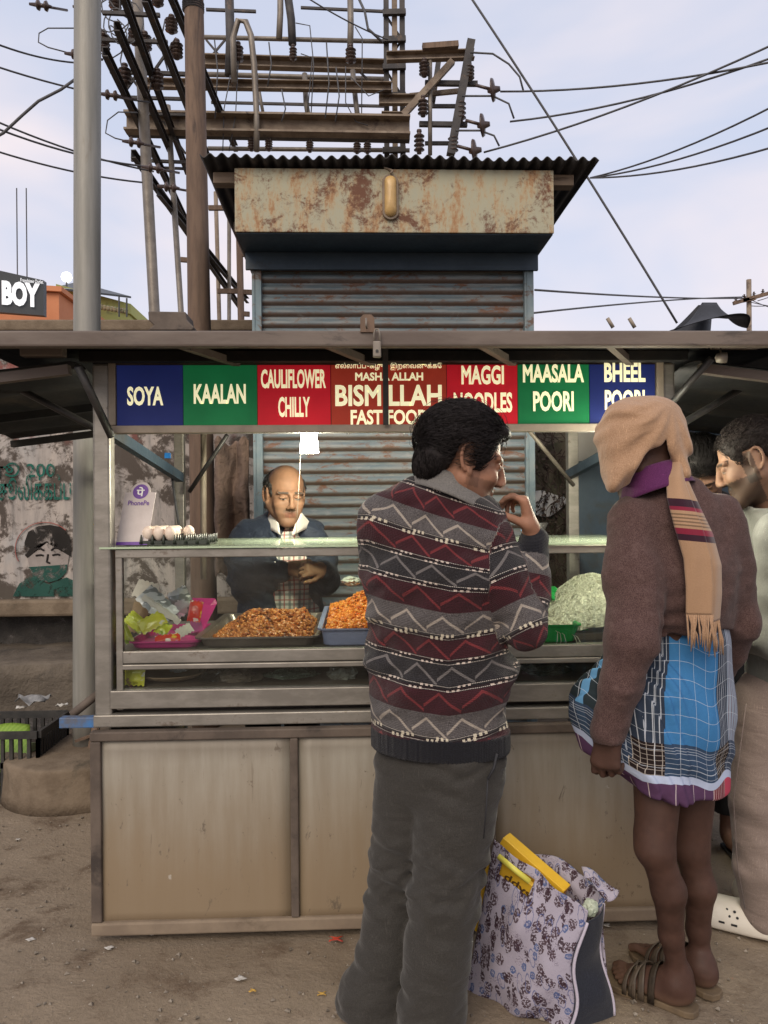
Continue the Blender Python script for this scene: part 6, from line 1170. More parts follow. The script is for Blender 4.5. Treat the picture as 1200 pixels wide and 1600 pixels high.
    # shirt collar: folded band round the neck
    c0 = P(705, 776, 2.055); mb = MB(); n = 48
    def col_(u_, v_):
        a = u_*2*PI*.86+2.15; back = 0.5+0.5*math.cos(a-2.15-PI*.86); ex, ey = .088, .078; dirv = rt*math.cos(a)*ex+fw*math.sin(a)*ey
        if v_ < .4: k = v_/.4; r = 1.0-.10*(1-k); z = -.005+.045*k
        else: k = (v_-.4)/.6; r = 1.0+(.14+.20*back)*k; z = .040-.062*k
        q = c0+dirv*r+Vector((0, 0, z+.010*back-.42*dirv.x*r-.10*math.sin(a)*ey)); return q
    mb.grid(col_, n, 14); cm = cloth_mat('grey_ribbed_collar', (.11, .105, .10), (.17, .16, .15), 380, 12, .2); obj('shirt_collar', mb, cm, man, smooth=True, solid=.004)
    # trousers
    F = Field((-0.30, 1.70, -.01), (0.55, 2.45, .92), 0.0050)
    F.rc(P(688, 1130, 2.06), P(688, 1190, 2.06), .168, .172, .02, fl); F.chain([P(716, 1195, 2.04), P(708, 1290, 2.02), P(694, 1400, 2.0), P(684, 1490, 1.99), P(674, 1588, 1.99)], [.117, .105, .089, .086, .092], .02); F.chain([P(642, 1195, 2.09), P(632, 1290, 2.10), P(616, 1390, 2.11), P(606, 1480, 2.10), P(584, 1572, 2.11)], [.098, .090, .078, .084, .098], .012)
    F.rc(P(584, 1568, 2.11), P(566, 1590, 2.14), .094, .085, .04)
    F.cut(lambda X, Y_, Z: (0.014-Z)+0*X+0*Y_, .01); F.rc(P(645, 1245, 1.90), P(628, 1600, 1.90), .006, .018, .014, None, True)
    def tf(p):
        x, y, z = p[:, 0], p[:, 1], p[:, 2]; w = vnoise(np.stack([x*.7, y*.7, z*2.6+x*.9], 1), 13); kn = np.exp(-((z-.42)/.13)**2)+.8*np.exp(-((z-.08)/.10)**2)+.7*np.exp(-((z-.72)/.06)**2); return .003*vnoise(p, 7)+.009*w*(.35+kn)+.008*vnoise(np.stack([x, y, z*2.5-x], 1), 24)*kn
    F.bump(tf); tm = cloth_mat('dark_grey_trousers', (.026, .024, .021), (.046, .042, .037), 480, 9, .45, foldstretch=(.7, .7, 2.2)); tr_ = np_obj('trousers', F.mesh(2), tm, man)
    mb = MB(); pts = [P(776, 1178, 1.93), P(772, 1200, 1.925), P(762, 1218, 1.918)]; mb.tube(pts, .0035, 6); mb.tube([P(762, 1218, 1.918), P(760, 1260, 1.915), P(756, 1310, 1.912)], .0018, 5); obj('pocket_seam', mb, MATS['blackcloth'], tr_, smooth=True)
    for a, b, q in ((al, Vector((al.x-.05, al.y+.15, 0)), 'shoe'), (ar, Vector((ar.x-.03, ar.y+.22, 0)), 'shoe')):
        F = Field((a.x-.2, a.y-.15, -.01), (a.x+.16, a.y+.32, .14), .006); h = Vector((a.x, a.y-.04, .035)); F.rc(h, (b.x, b.y, .03), .042, .036, .03); F.cut(lambda X, Y_, Z: (.004-Z)+0*X+0*Y_); np_obj(q, F.mesh(1), MATS['blackmetal'], man)
man_sweater()
# ================================================================== man with a shawl over his head
def man_shawl():
    Y = 2.10; fw = Vector((-0.50, 0.86, 0)).normalized(); rt = Vector((fw.y, -fw.x, 0)); O = (P(1060, 1200, Y).x, Y, 0); fl = (fw, 1.4)
    sh_l = P(992, 818, 2.045); el_l = P(990, 1000, 1.93); wr_l = P(952, 1142, 1.96); sh_r = P(1122, 815, 2.12); el_r = P(1152, 965, 2.16); wr_r = P(1120, 1060, 2.30)
    H = Head(P(1003, 712, 2.10), (-0.75, 0.55, -0.36), sc=1.05); pel = P(1058, 1110, 2.13); chest = P(1055, 880, 2.10)
    k1, a1 = P(1024, 1325, 2.02), P(1060, 1522, 2.09); k2, a2 = P(1080, 1322, 2.16), P(1096, 1512, 2.19)
    he1, to1 = G(1086, 1588), G(950, 1532); he2, to2 = G(1120, 1562), G(992, 1490)
    F = Field((0.42, 1.80, -.01), (1.25, 2.55, 1.76), .0042, [(0, .86)], .008)
    F.rc(pel, chest, .105, .15, .03, fl); F.rc(chest, P(1055, 810, 2.1), .155, .10, .04, fl); F.rc(sh_l, sh_r, .05, .05, .05); F.rc(P(1040, 780, 2.09), H.w((0, -.015, -.03)), .060, .057, .03); H.add(F)
    F.chain([sh_l, el_l, wr_l], [.05, .042, .028], .02); F.chain([sh_r, el_r, wr_r], [.05, .042, .028], .02)
    hand(F, wr_l, (-0.10, 0.05, -1), (-0.62, -0.70, 0.05), 1, [(.35, .8, .5), (.5, .9, .6), (.6, 1.0, .7), (.7, 1.1, .7)], (0.5, 0.8), 1.04); hand(F, wr_r, (-.6, .7, -.2), (0, .2, 1), 1, [.6]*4)
    for (h, k, a, he, to, sd) in ((P(1030, 1130, 2.08), k1, a1, he1, to1, -1), (P(1084, 1130, 2.16), k2, a2, he2, to2, 1)):
        d = Vector((to.x-he.x, to.y-he.y, 0)).normalized(); calf = k.lerp(a, .32)-d*.016
        F.chain([h, k], [.076, .050], .03); F.chain([k, calf, k.lerp(a, .68), a], [.043, .043, .031, .026], .02); F.rc(k+d*.012, k+d*.014+Vector((0, 0, .03)), .034, .034, .03); F.rc(a, Vector((he.x, he.y, .055))+d*.055, .034, .036, .03)
        n = Vector((-d.y, d.x, 0)); [F.el(a+n*q*.03-Vector((0, 0, .02)), (.012, .012, .014), None, .02) for q in (-1, 1)]
        foot(F, he, to, .024, 1.0, sd); 
    PQ = F.mesh(2); C = H.colors(PQ[0], (.066, .034, .025)); z = PQ[0][:, 2]; pale = np.clip((.06-z)/.03, 0, 1)[:, None]; C = C*(1-.55*pale)+np.array([.20, .12, .08])*.55*pale
    man = np_obj('person', PQ, SKIN, origin=O, attrs={'col': C}); tag(man, 'man with beige shawl over his head, brown sweater and blue checked wrap, holding its hem', 'person')
    # sweater
    F = Field((0.42, 1.75, .78), (1.28, 2.50, 1.54), .005)
    F.rc(P(1060, 985, 2.12), P(1056, 880, 2.10), .172, .182, .03, fl); F.rc(P(1056, 880, 2.10), P(1052, 812, 2.10), .182, .13, .05, fl); F.rc(P(996, 815, 2.06), P(1116, 820, 2.12), .066, .066, .07); F.rc(P(1030, 795, 2.09), P(1078, 795, 2.10), .062, .06, .05)
    F.cut(lambda X, Y_, Z: (1.05-Z)+0*X+0*Y_, .008); F.chain([sh_l, sh_l.lerp(el_l, .5), el_l], [.068, .071, .064], .022); F.chain([el_l, el_l.lerp(wr_l, .5), wr_l], [.066, .056, .044], .02); F.chain([sh_r, el_r, wr_r], [.070, .060, .044], .03)
    F.rc(P(1034, 835, 1.925), P(1040, 900, 1.905), .004, .010, .02, None, True); F.rc(P(1040, 900, 1.905), P(1036, 1000, 1.90), .010, .014, .02, None, True); F.rc(el_l+Vector((-.02, -.05, .02)), el_l.lerp(wr_l, .4)+Vector((0, -.045, 0)), .004, .004, .012)
    def fd(p):
        x, y, z = p[:, 0], p[:, 1], p[:, 2]; arm = np.exp(-((x-.86+.0)/.10)**2)*np.exp(-((z-1.0)/.15)**2); return .004*vnoise(p, 5)+.010*vnoise(np.stack([x*1.4-z*.9, y, z*.9+x*.8], 1), 11)+.006*arm*np.sin(z*110+6*vnoise(p, 8))+.003*vnoise(np.stack([x, y, z*2], 1), 26)
    F.bump(fd); m = MB_('brown_heather_wool'); v = m.coord(); h = m.noise(v, 420, 3, .7); f = m.noise(v, 12, 4, .5, .5); c = m.mix(h.smooth(.3, .72), (.045, .025, .024), (.125, .078, .070)); c = m.mix(m.noise(v, 60, 3).smooth(.5, .75)*.3, c, (.16, .105, .095))
    np_obj('sweater', F.mesh(2), m.out(c, rough=.95, bump=f+h*.25, bstr=.5, bdist=.008, spec=.08, sheen=.08), man)
    # purple collar
    c0 = P(1022, 756, 2.085); mb = MB(); ax = Vector((-.28, .22, 1)).normalized(); e1 = ax.orthogonal().normalized(); e2 = ax.cross(e1)
    mb.grid(lambda u, v: c0+(e1*math.cos(u*2*PI)+e2*math.sin(u*2*PI))*(.080+.024*(1-v)+.004*math.sin(u*14))+ax*(-.03+.070*v), 40, 8); obj('shirt_collar', mb, cloth_mat('purple_cotton', (.07, .012, .062), (.10, .02, .085), 400, 14, .3), man, smooth=True, solid=.004)
    # shawl hood
    F = Field((0.55, 1.82, 1.34), (1.05, 2.36, 1.75), .0042); M = frame((-.75, .55, -.30)); F.el(P(1003, 690, 2.10), (.100, .118, .115), M, .02); F.rc(P(984, 668, 2.06), P(966, 758, 2.01), .072, .026, .05, (Vector((1, .2, 0)), 1.0)); F.rc(P(968, 680, 2.08), P(958, 735, 2.06), .050, .030, .05); F.rc(P(1018, 655, 2.06), P(978, 772, 1.985), .050, .012, .03); F.rc(P(1030, 660, 2.10), P(1058, 700, 2.06), .064, .026, .04); F.rc(P(1058, 700, 2.06), P(1064, 742, 2.01), .024, .020, .03)
    rim = [P(974, 772, 1.995), P(998, 738, 1.985), P(1028, 704, 1.985), P(1050, 692, 2.0), P(1068, 702, 2.0), P(1073, 726, 2.0)]
    F.el(P(1000, 696, 2.09), (.080, .100, .096), M, .006, True); F.rc(P(972, 690, 2.05), P(976, 745, 2.03), .045, .012, .01, None, True)
    F.rc(P(1000, 792, 1.95), P(1036, 716, 1.97), .075, .030, .02, None, True); F.el(P(1024, 738, 2.01), (.058, .075, .062), None, .012, True)
    def hf_(p):
        q = (p-V3(P(1044, 636, 2.06))); ang = np.arctan2(q[:, 2], q[:, 0]); return .0042*np.sin(ang*11+4.5*vnoise(p, 7))*np.clip(np.linalg.norm(q, axis=1)/.10-.4, 0, 1)+.0035*vnoise(p, 13)+.0025*np.sin(ang*23+5*vnoise(p, 9))*np.clip(np.linalg.norm(q, axis=1)/.12-.7, 0, 1)
    F.bump(hf_); sc_m = cloth_mat('beige_wool_shawl', (.30, .18, .105), (.39, .245, .15), 380, 16, .35, sheen=.25); np_obj('shawl_hood', F.mesh(2), sc_m, man)
    # hanging shawl end with stripes
    top = P(1062, 742, 1.985); L = 0; mb = MB(); ctrl = [(1062, 708, 2.035, .016), (1066, 742, 1.975, .034), (1076, 772, 1.945, .050), (1092, 815, 1.925, .060), (1106, 865, 1.920, .060), (1108, 910, 1.922, .058), (1106, 952, 1.928, .055)]
    def tail(u, v):
        t = v*(len(ctrl)-1); i = min(int(t), len(ctrl)-2); f = t-i; a, b = ctrl[i], ctrl[i+1]; px = a[0]+(b[0]-a[0])*f; py = a[1]+(b[1]-a[1])*f; Yy = a[2]+(b[2]-a[2])*f; hw = a[3]+(b[3]-a[3])*f
        p = P(px, py, Yy); s = u*2-1; return p+Vector((s*hw, .030*s*s+.012*s+(-.010 if s < .12 else .010)*min(1, v*2)+.004*math.sin(s*5+v*4), (-.012 if s < .12 else -.034)*min(1, v*3)*(1)))
    mb.grid(tail, 31, 70); m = MB_('striped_shawl_end'); v = m.coord(); x, y, z = m.xyz(v); w = m.noise(v, 380, 2); zz = z+(x-.19)*0.10
    base = m.mix(w, (.30, .18, .105), (.40, .255, .155)); tp = P(1090, 788, 1.92).z; kk = (zz*-1.0+tp)
    def band(c, a, b, col): return m.mix(kk.gt(a)*kk.lt(b), c, col)
    for a, b, col in ((.010, .030, (.035, .012, .022)), (.030, .040, (.20, .018, .040)), (.048, .052, (.16, .10, .06)), (.057, .061, (.16, .10, .06)), (.066, .070, (.16, .10, .06)), (.075, .079, (.16, .10, .06)), (.085, .100, (.20, .018, .040)), (.100, .116, (.035, .012, .022))): base = band(base, a, b, col)
    tl = obj('shawl_end', mb, m.out(base, rough=.9, bump=w, bstr=.25, bdist=.003, sheen=.25, spec=.1), man, smooth=True, solid=.005)
    mb = MB(); rr = random.Random(8)
    for i in range(26):
        u = (i+.5)/26; q = tail(u, 1.0); d = rr.gauss(0, .006); mb.tube([q, q+Vector((d*.4, -.002, -.025)), q+Vector((d+.004*math.sin(i*2.1), -.003, -.052)), q+Vector((d*1.3+.006*math.sin(i*2.1), 0, -.075-rr.random()*.02))], [.0028, .0026, .003, .0012], 5)
    obj('fringe', mb, sc_m, tl, smooth=True)
    # checked wrap
    F = Field((0.42, 1.78, .56), (1.28, 2.50, 1.08), .0048); F.rc(P(1064, 1010, 2.13), P(1062, 1120, 2.13), .160, .170, .02, fl); F.rc(P(1060, 1120, 2.13), P(1058, 1320, 2.12), .166, .166, .03, fl); F.rc(P(1018, 1090, 2.03), P(1034, 1300, 2.03), .080, .080, .06); F.rc(P(985, 1015, 2.06), P(948, 1095, 2.04), .050, .078, .05); F.rc(P(948, 1095, 2.04), P(946, 1190, 2.04), .074, .062, .04)
    hx = [P(905, 1170, 2.05), P(985, 1222, 2.05), P(1060, 1243, 2.05), P(1140, 1238, 2.1)]; xs_ = np.array([q.x for q in hx]); zs_ = np.array([q.z for q in hx])
    F.cut(lambda X, Y_, Z: (np.interp(X, xs_, zs_)-Z)+0*Y_, .008); F.cut(lambda X, Y_, Z: (Z-1.062)+0*X+0*Y_, .01)
    def lf(p):
        x, y, z = p[:, 0], p[:, 1], p[:, 2]; g = np.clip((.90-x)/.10, 0, 1); return .006*vnoise(p, 7)+.007*vnoise(np.stack([x*1.8+z*.8, y, z*.8], 1), 9)*(1+g)+.006*g*np.sin((x*1.2+z*.45+y)*120+2*vnoise(p, 9))+.006*np.exp(-((z-.70)/.05)**2)*np.sin(x*40+z*50)
    F.bump(lf); PQ = F.mesh(2); P_ = PQ[0]; cx, cy = P(1062, 1100, 2.13).x, 2.13; ang = np.arctan2(P_[:, 0]-cx, -(P_[:, 1]-cy)); U = ang*.165; Vv = P_[:, 2]-np.interp(P_[:, 0], xs_, zs_); Vv = Vv+.012*np.sin(U*30)
    m = MB_('blue_checked_cotton'); _, v = m.attr('pat'); u, w, _z = m.xyz(v); ob = m.coord(); fb = m.noise(ob, 500, 2)
    c = m.mix(fb, (.035, .150, .34), (.055, .20, .42)); cu = (u*-1.0+.055); rg = u.gt(.085)*u.lt(.150); rg2 = u.gt(.150); lfz = u.lt(-.095)*u.gt(-.150); lf2 = u.lt(-.150)
    stripe = lambda s_, per, wd: (s_/per).frac().lt(wd/per)
    navy = m.mix(stripe(u, .0115, .0018), (.030, .042, .066), (.42, .45, .50)); c = m.mix(rg.max(lfz), c, navy); c = m.mix(rg2, c, m.mix(stripe(u, .016, .003), (.26, .31, .38), (.12, .05, .06))); c = m.mix(lf2, c, m.mix(stripe(u, .05, .012), (.02, .03, .035), (.10, .25, .42)))
    grid_ = stripe(u+.02, .046, .0012).max(stripe(w+.01, .046, .0012)); inb = w.lt(.145)*w.gt(.062); dk = m.mix(stripe(w, .0135, .0012), (.032, .050, .085), (.40, .43, .48)); c = m.mix(inb*(1.0-rg.max(lfz))*.92, c, dk)
    dk2 = m.mix(stripe(w, .0125, .0012).max(stripe(u, .0125, .0012)), (.018, .012, .012), (.36, .32, .28)); c = m.mix(inb*rg.max(lfz), c, dk2); c = m.mix(grid_*.65, c, (.55, .60, .66))
    lt = w.lt(.062)*w.gt(.042); c = m.mix(lt, c, (.40, .46, .60)); hem = w.lt(.042); hc_ = m.mix(u.gt(.06), (.085, .040, .090), m.mix(stripe(u, .012, .002), (.13, .015, .030), (.6, .45, .42))); c = m.mix(hem, c, m.mix(stripe(u+.03, .046, .0016), hc_, (.5, .42, .42))); c = m.mix(hem*u.gt(.135), c, (.45, .06, .10))
    np_obj('checked_wrap', PQ, m.out(c, rough=.85, bump=m.noise(ob, 18, 4, .5, .7), bstr=.35, bdist=.012, spec=.15), man, attrs={'pat': np.stack([U, Vv, 0*U], 1)})
    # sandals
    for he, to, sd in ((he1, to1, -1), (he2, to2, 1)):
        h = Vector((he.x, he.y, 0)); d = Vector((to.x-he.x, to.y-he.y, 0)); L = d.length; d.normalize(); n = Vector((-d.y, d.x, 0)); h = h-d*.010; L += .022; out = []
        prof = [(0, .0), (.02, .024), (.10, .034), (.30, .033), (.50, .036), (.72, .050), (.86, .047), (.96, .030), (1.0, 0)]
        for t, w_ in prof: out.append(h+d*t*L+n*w_)
        for t, w_ in reversed(prof[1:-1]): out.append(h+d*t*L-n*w_)
        mb = MB(); mb.prism([q+Vector((0, 0, .003)) for q in out], (0, 0, .018)); so_ = obj('sandal', mb, mottled('worn_tan_sole', (.15, .105, .06), (.10, .07, .042), 20, .8), man, bev=.003)
        mb = MB()
        for t0, t1, hh, ww in ((.385, .455, .098, .047), (.535, .600, .082, .051), (.620, .665, .073, .053)):
            for s_ in (1, -1): mb.grid(lambda u, v: h+d*((t0+(t1-t0)*v+(.05*math.cos(PI*u)*s_ if t0 > .5 else 0))*L)+n*math.cos(PI*u)*ww+Vector((0, 0, .014+(hh-.006-.05*(v-.5)*.3)*math.sin(PI*u)**.72)), 17, 4)
        obj('strap', mb, mottled('brown_strap', (.05, .038, .028), (.085, .062, .042), 20, .6), so_, smooth=True, solid=.003)
man_shawl()
# ================================================================== man in pale jacket at the right edge
def short_hair(H, man, mat, n, seed, sc=1.0, L=.018):
    F = Field(H.o-.17, H.o+.18, .005); F.el(H.w((0, -.016, .044)), [.081*H.s, .101*H.s, .089*H.s], H.M); M = H.M; o = H.o; S = H.s
    def ln(y): return np.where(y < -.050, -.055, np.where(y < -.028, -.055+(y+.050)/.022*.09, np.where(y < .018, .035, np.where(y < .038, -.005, -.005+np.clip((y-.038)/.035, 0, 1)*.075))))
    F.cut(lambda X, Y_, Z: (ln(((X-o[0])*M[0, 1]+(Y_-o[1])*M[1, 1]+(Z-o[2])*M[2, 1])/S)-((X-o[0])*M[0, 2]+(Y_-o[1])*M[1, 2]+(Z-o[2])*M[2, 2])/S)*S*.7, .008); F.bump(lambda p: .002*vnoise(p, 120))
    st = strands(H, n, lambda p: p[2] > float(ln(np.array(p[1]))), lambda p: (0, -.6 if p[1] < .05 else .5, .6 if p[2] < .05 else .2), L, .0010, seed, .006, cR=(.083, .103, .091), cc=(0, -.016, .043), wav=.002); np_obj('hair', join(F.mesh(1), st), mat, man)
def man_jacket():
    fw = Vector((-0.93, 0.36, 0)).normalized(); fl = (fw, 1.35); O = (P(1215, 1300, 2.45).x, 2.47, 0)
    H = Head(P(1176, 722, 2.40), (-0.80, 0.42, -0.36), sc=1.05); sh_l = P(1222, 838, 2.26); el_l = P(1222, 1000, 2.24); wr_l = P(1130, 985, 2.45); sh_r = P(1236, 835, 2.60); el_r = P(1215, 980, 2.66); wr_r = P(1130, 965, 2.70)
    F = Field((.98, 2.0, -.01), (1.70, 2.95, 1.74), .0045, [(1.2, 1.74)], .012); F.rc(P(1235, 1080, 2.44), P(1232, 880, 2.44), .145, .16, .03, fl); F.rc(P(1232, 880, 2.44), P(1226, 810, 2.43), .155, .10, .04, fl); F.rc(sh_l, sh_r, .05, .05, .05); F.rc(P(1215, 800, 2.42), H.w((0, -.015, -.03)), .062, .058, .03); H.add(F)
    F.chain([sh_l, el_l, wr_l], [.05, .042, .028], .02); F.chain([sh_r, el_r, wr_r], [.05, .042, .028], .02); hand(F, wr_l, (-.9, .3, 0), (0, -.5, .8), 1, [.6]*4); hand(F, wr_r, (-.9, .1, 0), (0, .5, .8), -1, [.6]*4)
    he1, to1 = G(1236, 1474), G(1112, 1440); he2, to2 = G(1300, 1430), G(1165, 1405)
    for h, k, he, to, sd in ((P(1212, 1080, 2.40), P(1178, 1250, 2.40), he1, to1, -1), (P(1245, 1080, 2.55), P(1236, 1245, 2.55), he2, to2, 1)):
        d = Vector((to.x-he.x, to.y-he.y, 0)).normalized(); a = Vector((he.x, he.y, .09))+d*.05; F.chain([h, k, a], [.085, .058, .036], .03); foot(F, he, to, .03, 1, sd)
    PQ = F.mesh(2); C = H.colors(PQ[0], (.20, .115, .075), stub=.75, must=.6); man = np_obj('person', PQ, SKIN, origin=O, attrs={'col': C}); tag(man, 'bearded man in pale grey jacket looking down at the right edge', 'person'); short_hair(H, man, m_hair('short_dark_hair', (.014, .011, .010)), 2200, 4)
    F = Field((.98, 2.0, .82), (1.72, 2.95, 1.52), .0055); F.rc(P(1232, 1030, 2.44), P(1232, 890, 2.44), .178, .185, .03, fl); F.rc(P(1232, 890, 2.44), P(1228, 820, 2.43), .185, .13, .05, fl); F.rc(sh_l, sh_r, .068, .068, .07); F.chain([sh_l, el_l, wr_l.lerp(el_l, .1)], [.078, .066, .048], .03); F.chain([sh_r, el_r, wr_r.lerp(el_r, .1)], [.074, .064, .048], .03); F.rc(P(1212, 800, 2.42), P(1196, 778, 2.41), .088, .080, .03); F.rc(P(1192, 770, 2.41), P(1180, 745, 2.40), .068, .072, .01, None, True)
    F.bump(lambda p: .007*vnoise(p, 7)+.008*vnoise(np.stack([p[:, 0]*.8, p[:, 1], p[:, 2]*2.2+p[:, 0]], 1), 9)); jk = np_obj('jacket', F.mesh(2), cloth_mat('pale_grey_jacket', (.155, .16, .142), (.195, .20, .178), 500, 9, .4, .6), man)
    mb = MB(); mb.tube([P(1170, 955, 2.20), P(1166, 980, 2.195), P(1160, 1006, 2.19)], .004, 6); obj('pocket_zip', mb, MATS['blackcloth'], jk, smooth=True)
    F = Field((.98, 2.05, .02), (1.70, 2.90, .95), .0055); F.rc(P(1232, 1040, 2.46), P(1232, 1100, 2.46), .165, .165, .02, fl)
    F.chain([P(1205, 1090, 2.41), P(1182, 1250, 2.41), P(1185, 1350, 2.42), P(1194, 1422, 2.44)], [.105, .080, .074, .070], .02); F.chain([P(1245, 1090, 2.54), P(1240, 1250, 2.56), P(1246, 1390, 2.58)], [.10, .08, .072], .02)
    F.bump(lambda p: .004*vnoise(p, 8)+.008*vnoise(np.stack([p[:, 0], p[:, 1], p[:, 2]*2.2+p[:, 0]*1.5], 1), 10)); tr = np_obj('trousers', F.mesh(2), cloth_mat('taupe_cotton_trousers', (.20, .155, .132), (.26, .205, .178), 500, 9, .45, foldstretch=(.7, .7, 2)), man)
    mb = MB(); mb.tube([P(1166, 1100, 2.30), P(1146, 1250, 2.335), P(1152, 1350, 2.35), P(1164, 1420, 2.375)], .0018, 5); obj('side_seam', mb, cloth_mat('seam', (.16, .12, .11), (.2, .16, .14)), tr, smooth=True)
    mcl = mottled('cream_foam_clog', (.70, .66, .58), (.62, .57, .48), 8, .6, dirt=(.4, .33, .24), dthr=(.6, .8), dscale=9)
    for he, to, sd in ((he1, to1, -1), (he2, to2, 1)):
        h = Vector((he.x, he.y, 0)); d = Vector((to.x-he.x, to.y-he.y, 0)); L = d.length; d.normalize(); n = Vector((-d.y, d.x, 0)); F = Field((h.x-.40, h.y-.16, -.01), (h.x+.12, h.y+.34, .16), .004); U3 = Vector((0, 0, 1))
        F.rc(h+d*.02+U3*.030, h+d*(L*.95)+U3*.028, .046, .058, .03, ((0, 0, 1), 1.0)); F.rc(h+d*L*.50+U3*.050, h+d*L*.88+U3*.042, .052, .050, .03); F.rc(h+U3*.05, h+d*.03+U3*.065, .040, .040, .03); F.cut(lambda X, Y_, Z: (.004-Z)+0*X+0*Y_, .012); F.cut(lambda X, Y_, Z: (Z-.100)+0*X+0*Y_, .02)
        F.rc(h+d*.035+U3*.12, h+d*L*.48+U3*.105, .042, .038, .015, None, True)
        cl = np_obj('clog', F.mesh(2), mcl, man); mb = MB(); side = -1 if n.y > 0 else 1; nn = n*side
        sp = h+d*L*.42+nn*.053+U3*.062; mb.lathe(sp, [(.011, -.002), (.011, .004), (.007, .006)], 14, nn); obj('rivet', mb, MATS['blackmetal'], cl); mb = MB(); mb.tube([sp+nn*.002, h+d*.10+nn*.050+U3*.085, h+d*.02+nn*.035+U3*.10, h-d*.03+U3*.105], .007, 8); obj('heel_strap', mb, mcl, cl, smooth=True)
        for t, o_, z_ in ((.62, .052, .060), (.72, .050, .058), (.80, .046, .052), (.66, .046, .075), (.76, .040, .074), (.86, .030, .070)):
            mb = MB(); c = h+d*L*t+nn*o_+U3*z_; mb.lathe(c, [(.0042, -.006), (.0042, .006), (.001, .0065)], 8, (nn*1.0+U3*.5+d*.15)); obj('vent_hole', mb, MATS['blackcloth'], cl)
        for t in (.66, .82):
            mb = MB(); mb.bar(h+d*(L*t-.009)+nn*.059+U3*.038, h+d*(L*t+.009)+nn*.059+U3*.038, .006, .006); obj('vent_slot', mb, MATS['blackcloth'], cl)
man_jacket()
# ================================================================== person in black behind the two customers
def person_dark():
    fw = Vector((-0.25, -0.97, 0)).normalized(); fl = (fw, 1.4); Y = 3.02; x = P(1110, 1200, Y).x; O = (x, Y, 0); Q = lambda a, b, z: Vector((x+a, Y+b, z))
    H = Head(P(1096, 735, 2.95), (-0.35, -0.60, -0.95), sc=1.03); F = Field((x-.35, Y-.45, -.01), (x+.35, Y+.30, 1.80), .005, [(0, .16), (1.2, 1.8)], .014)
    F.rc(Q(0, 0, .92), Q(0, .02, 1.25), .14, .155, .03, fl); F.rc(Q(0, .02, 1.25), Q(0, .02, 1.38), .15, .09, .04, fl); F.rc(Q(-.16, .02, 1.34), Q(.16, .02, 1.34), .05, .05, .05); F.rc(Q(0, .01, 1.38), H.w((0, -.015, -.03)), .058, .055, .03); H.add(F)
    for q in (-1, 1):
        F.chain([Q(q*.18, .02, 1.33), Q(q*.22, .0, 1.05), Q(q*.15, -.18, .98)], [.05, .042, .028], .02); hand(F, Q(q*.15, -.18, .98), (-q*.6, -.7, 0), (0, 0, 1), q, [.5]*4)
        F.chain([Q(q*.09, 0, .88), Q(q*.09, -.01, .46), Q(q*.09, .03, .09)], [.085, .056, .036], .03)
    foot(F, Q(-.09, .06, 0), Q(-.13, -.18, 0), .022, 1, 1); foot(F, Q(.09, .06, 0), Q(.10, -.18, 0), .022, 1, -1)
    PQ = F.mesh(2); man = np_obj('person', PQ, SKIN, origin=O, attrs={'col': H.colors(PQ[0], (.20, .11, .075))}); tag(man, 'dark haired person in black, half hidden behind the shawled man', 'person'); short_hair(H, man, m_hair('black_hair', (.008, .007, .007)), 2000, 9, L=.04)
    F = Field((x-.36, Y-.32, .80), (x+.36, Y+.28, 1.46), .007); F.rc(Q(0, 0, .86), Q(0, .02, 1.25), .165, .178, .03, fl); F.rc(Q(0, .02, 1.25), Q(0, .02, 1.36), .17, .10, .05, fl); F.rc(Q(-.16, .02, 1.34), Q(.16, .02, 1.34), .065, .065, .06)
    for q in (-1, 1): F.chain([Q(q*.18, .02, 1.33), Q(q*.22, .0, 1.05), Q(q*.16, -.16, .98)], [.068, .058, .045], .03)
    F.bump(lambda p: .007*vnoise(p, 9)); bc = cloth_mat('black_cotton', (.010, .010, .011), (.018, .018, .019)); np_obj('shirt', F.mesh(1), bc, man)
    F = Field((x-.3, Y-.25, .16), (x+.3, Y+.25, .95), .007); F.rc(Q(0, 0, .86), Q(0, 0, .90), .155, .155, .02, fl)
    for q in (-1, 1): F.chain([Q(q*.09, 0, .85), Q(q*.09, -.01, .46), Q(q*.09, .03, .20)], [.10, .085, .075], .02)
    F.bump(lambda p: .006*vnoise(p, 9)); np_obj('trousers', F.mesh(1), bc, man)
    for a, b in ((Q(-.09, .07, 0), Q(-.132, -.195, 0)), (Q(.09, .07, 0), Q(.102, -.195, 0))):
        d = (b-a); L = d.length; d.normalize(); n = Vector((-d.y, d.x, 0)); pr = [(0, 0), (.03, .025), (.3, .034), (.7, .05), (.9, .042), (1, 0)]; out = [a+d*t*L+n*w_ for t, w_ in pr]+[a+d*t*L-n*w_ for t, w_ in reversed(pr[1:-1])]; mb = MB(); mb.prism([q+Vector((0, 0, .003)) for q in out], (0, 0, .016)); s_ = obj('sandal', mb, MATS['blackmetal'], man, bev=.003)
        mb = MB(); [mb.tube([a+d*(t*L)+n*math.cos(PI*k/10)*.046+Vector((0, 0, .016+.052*math.sin(PI*k/10)**.8)) for k in range(11)], .006, 6) for t in (.55, .58, .61)]; obj('strap', mb, mottled('brown_leather_strap', (.06, .035, .025), (.09, .055, .04), 20, .5), s_, smooth=True)
person_dark()
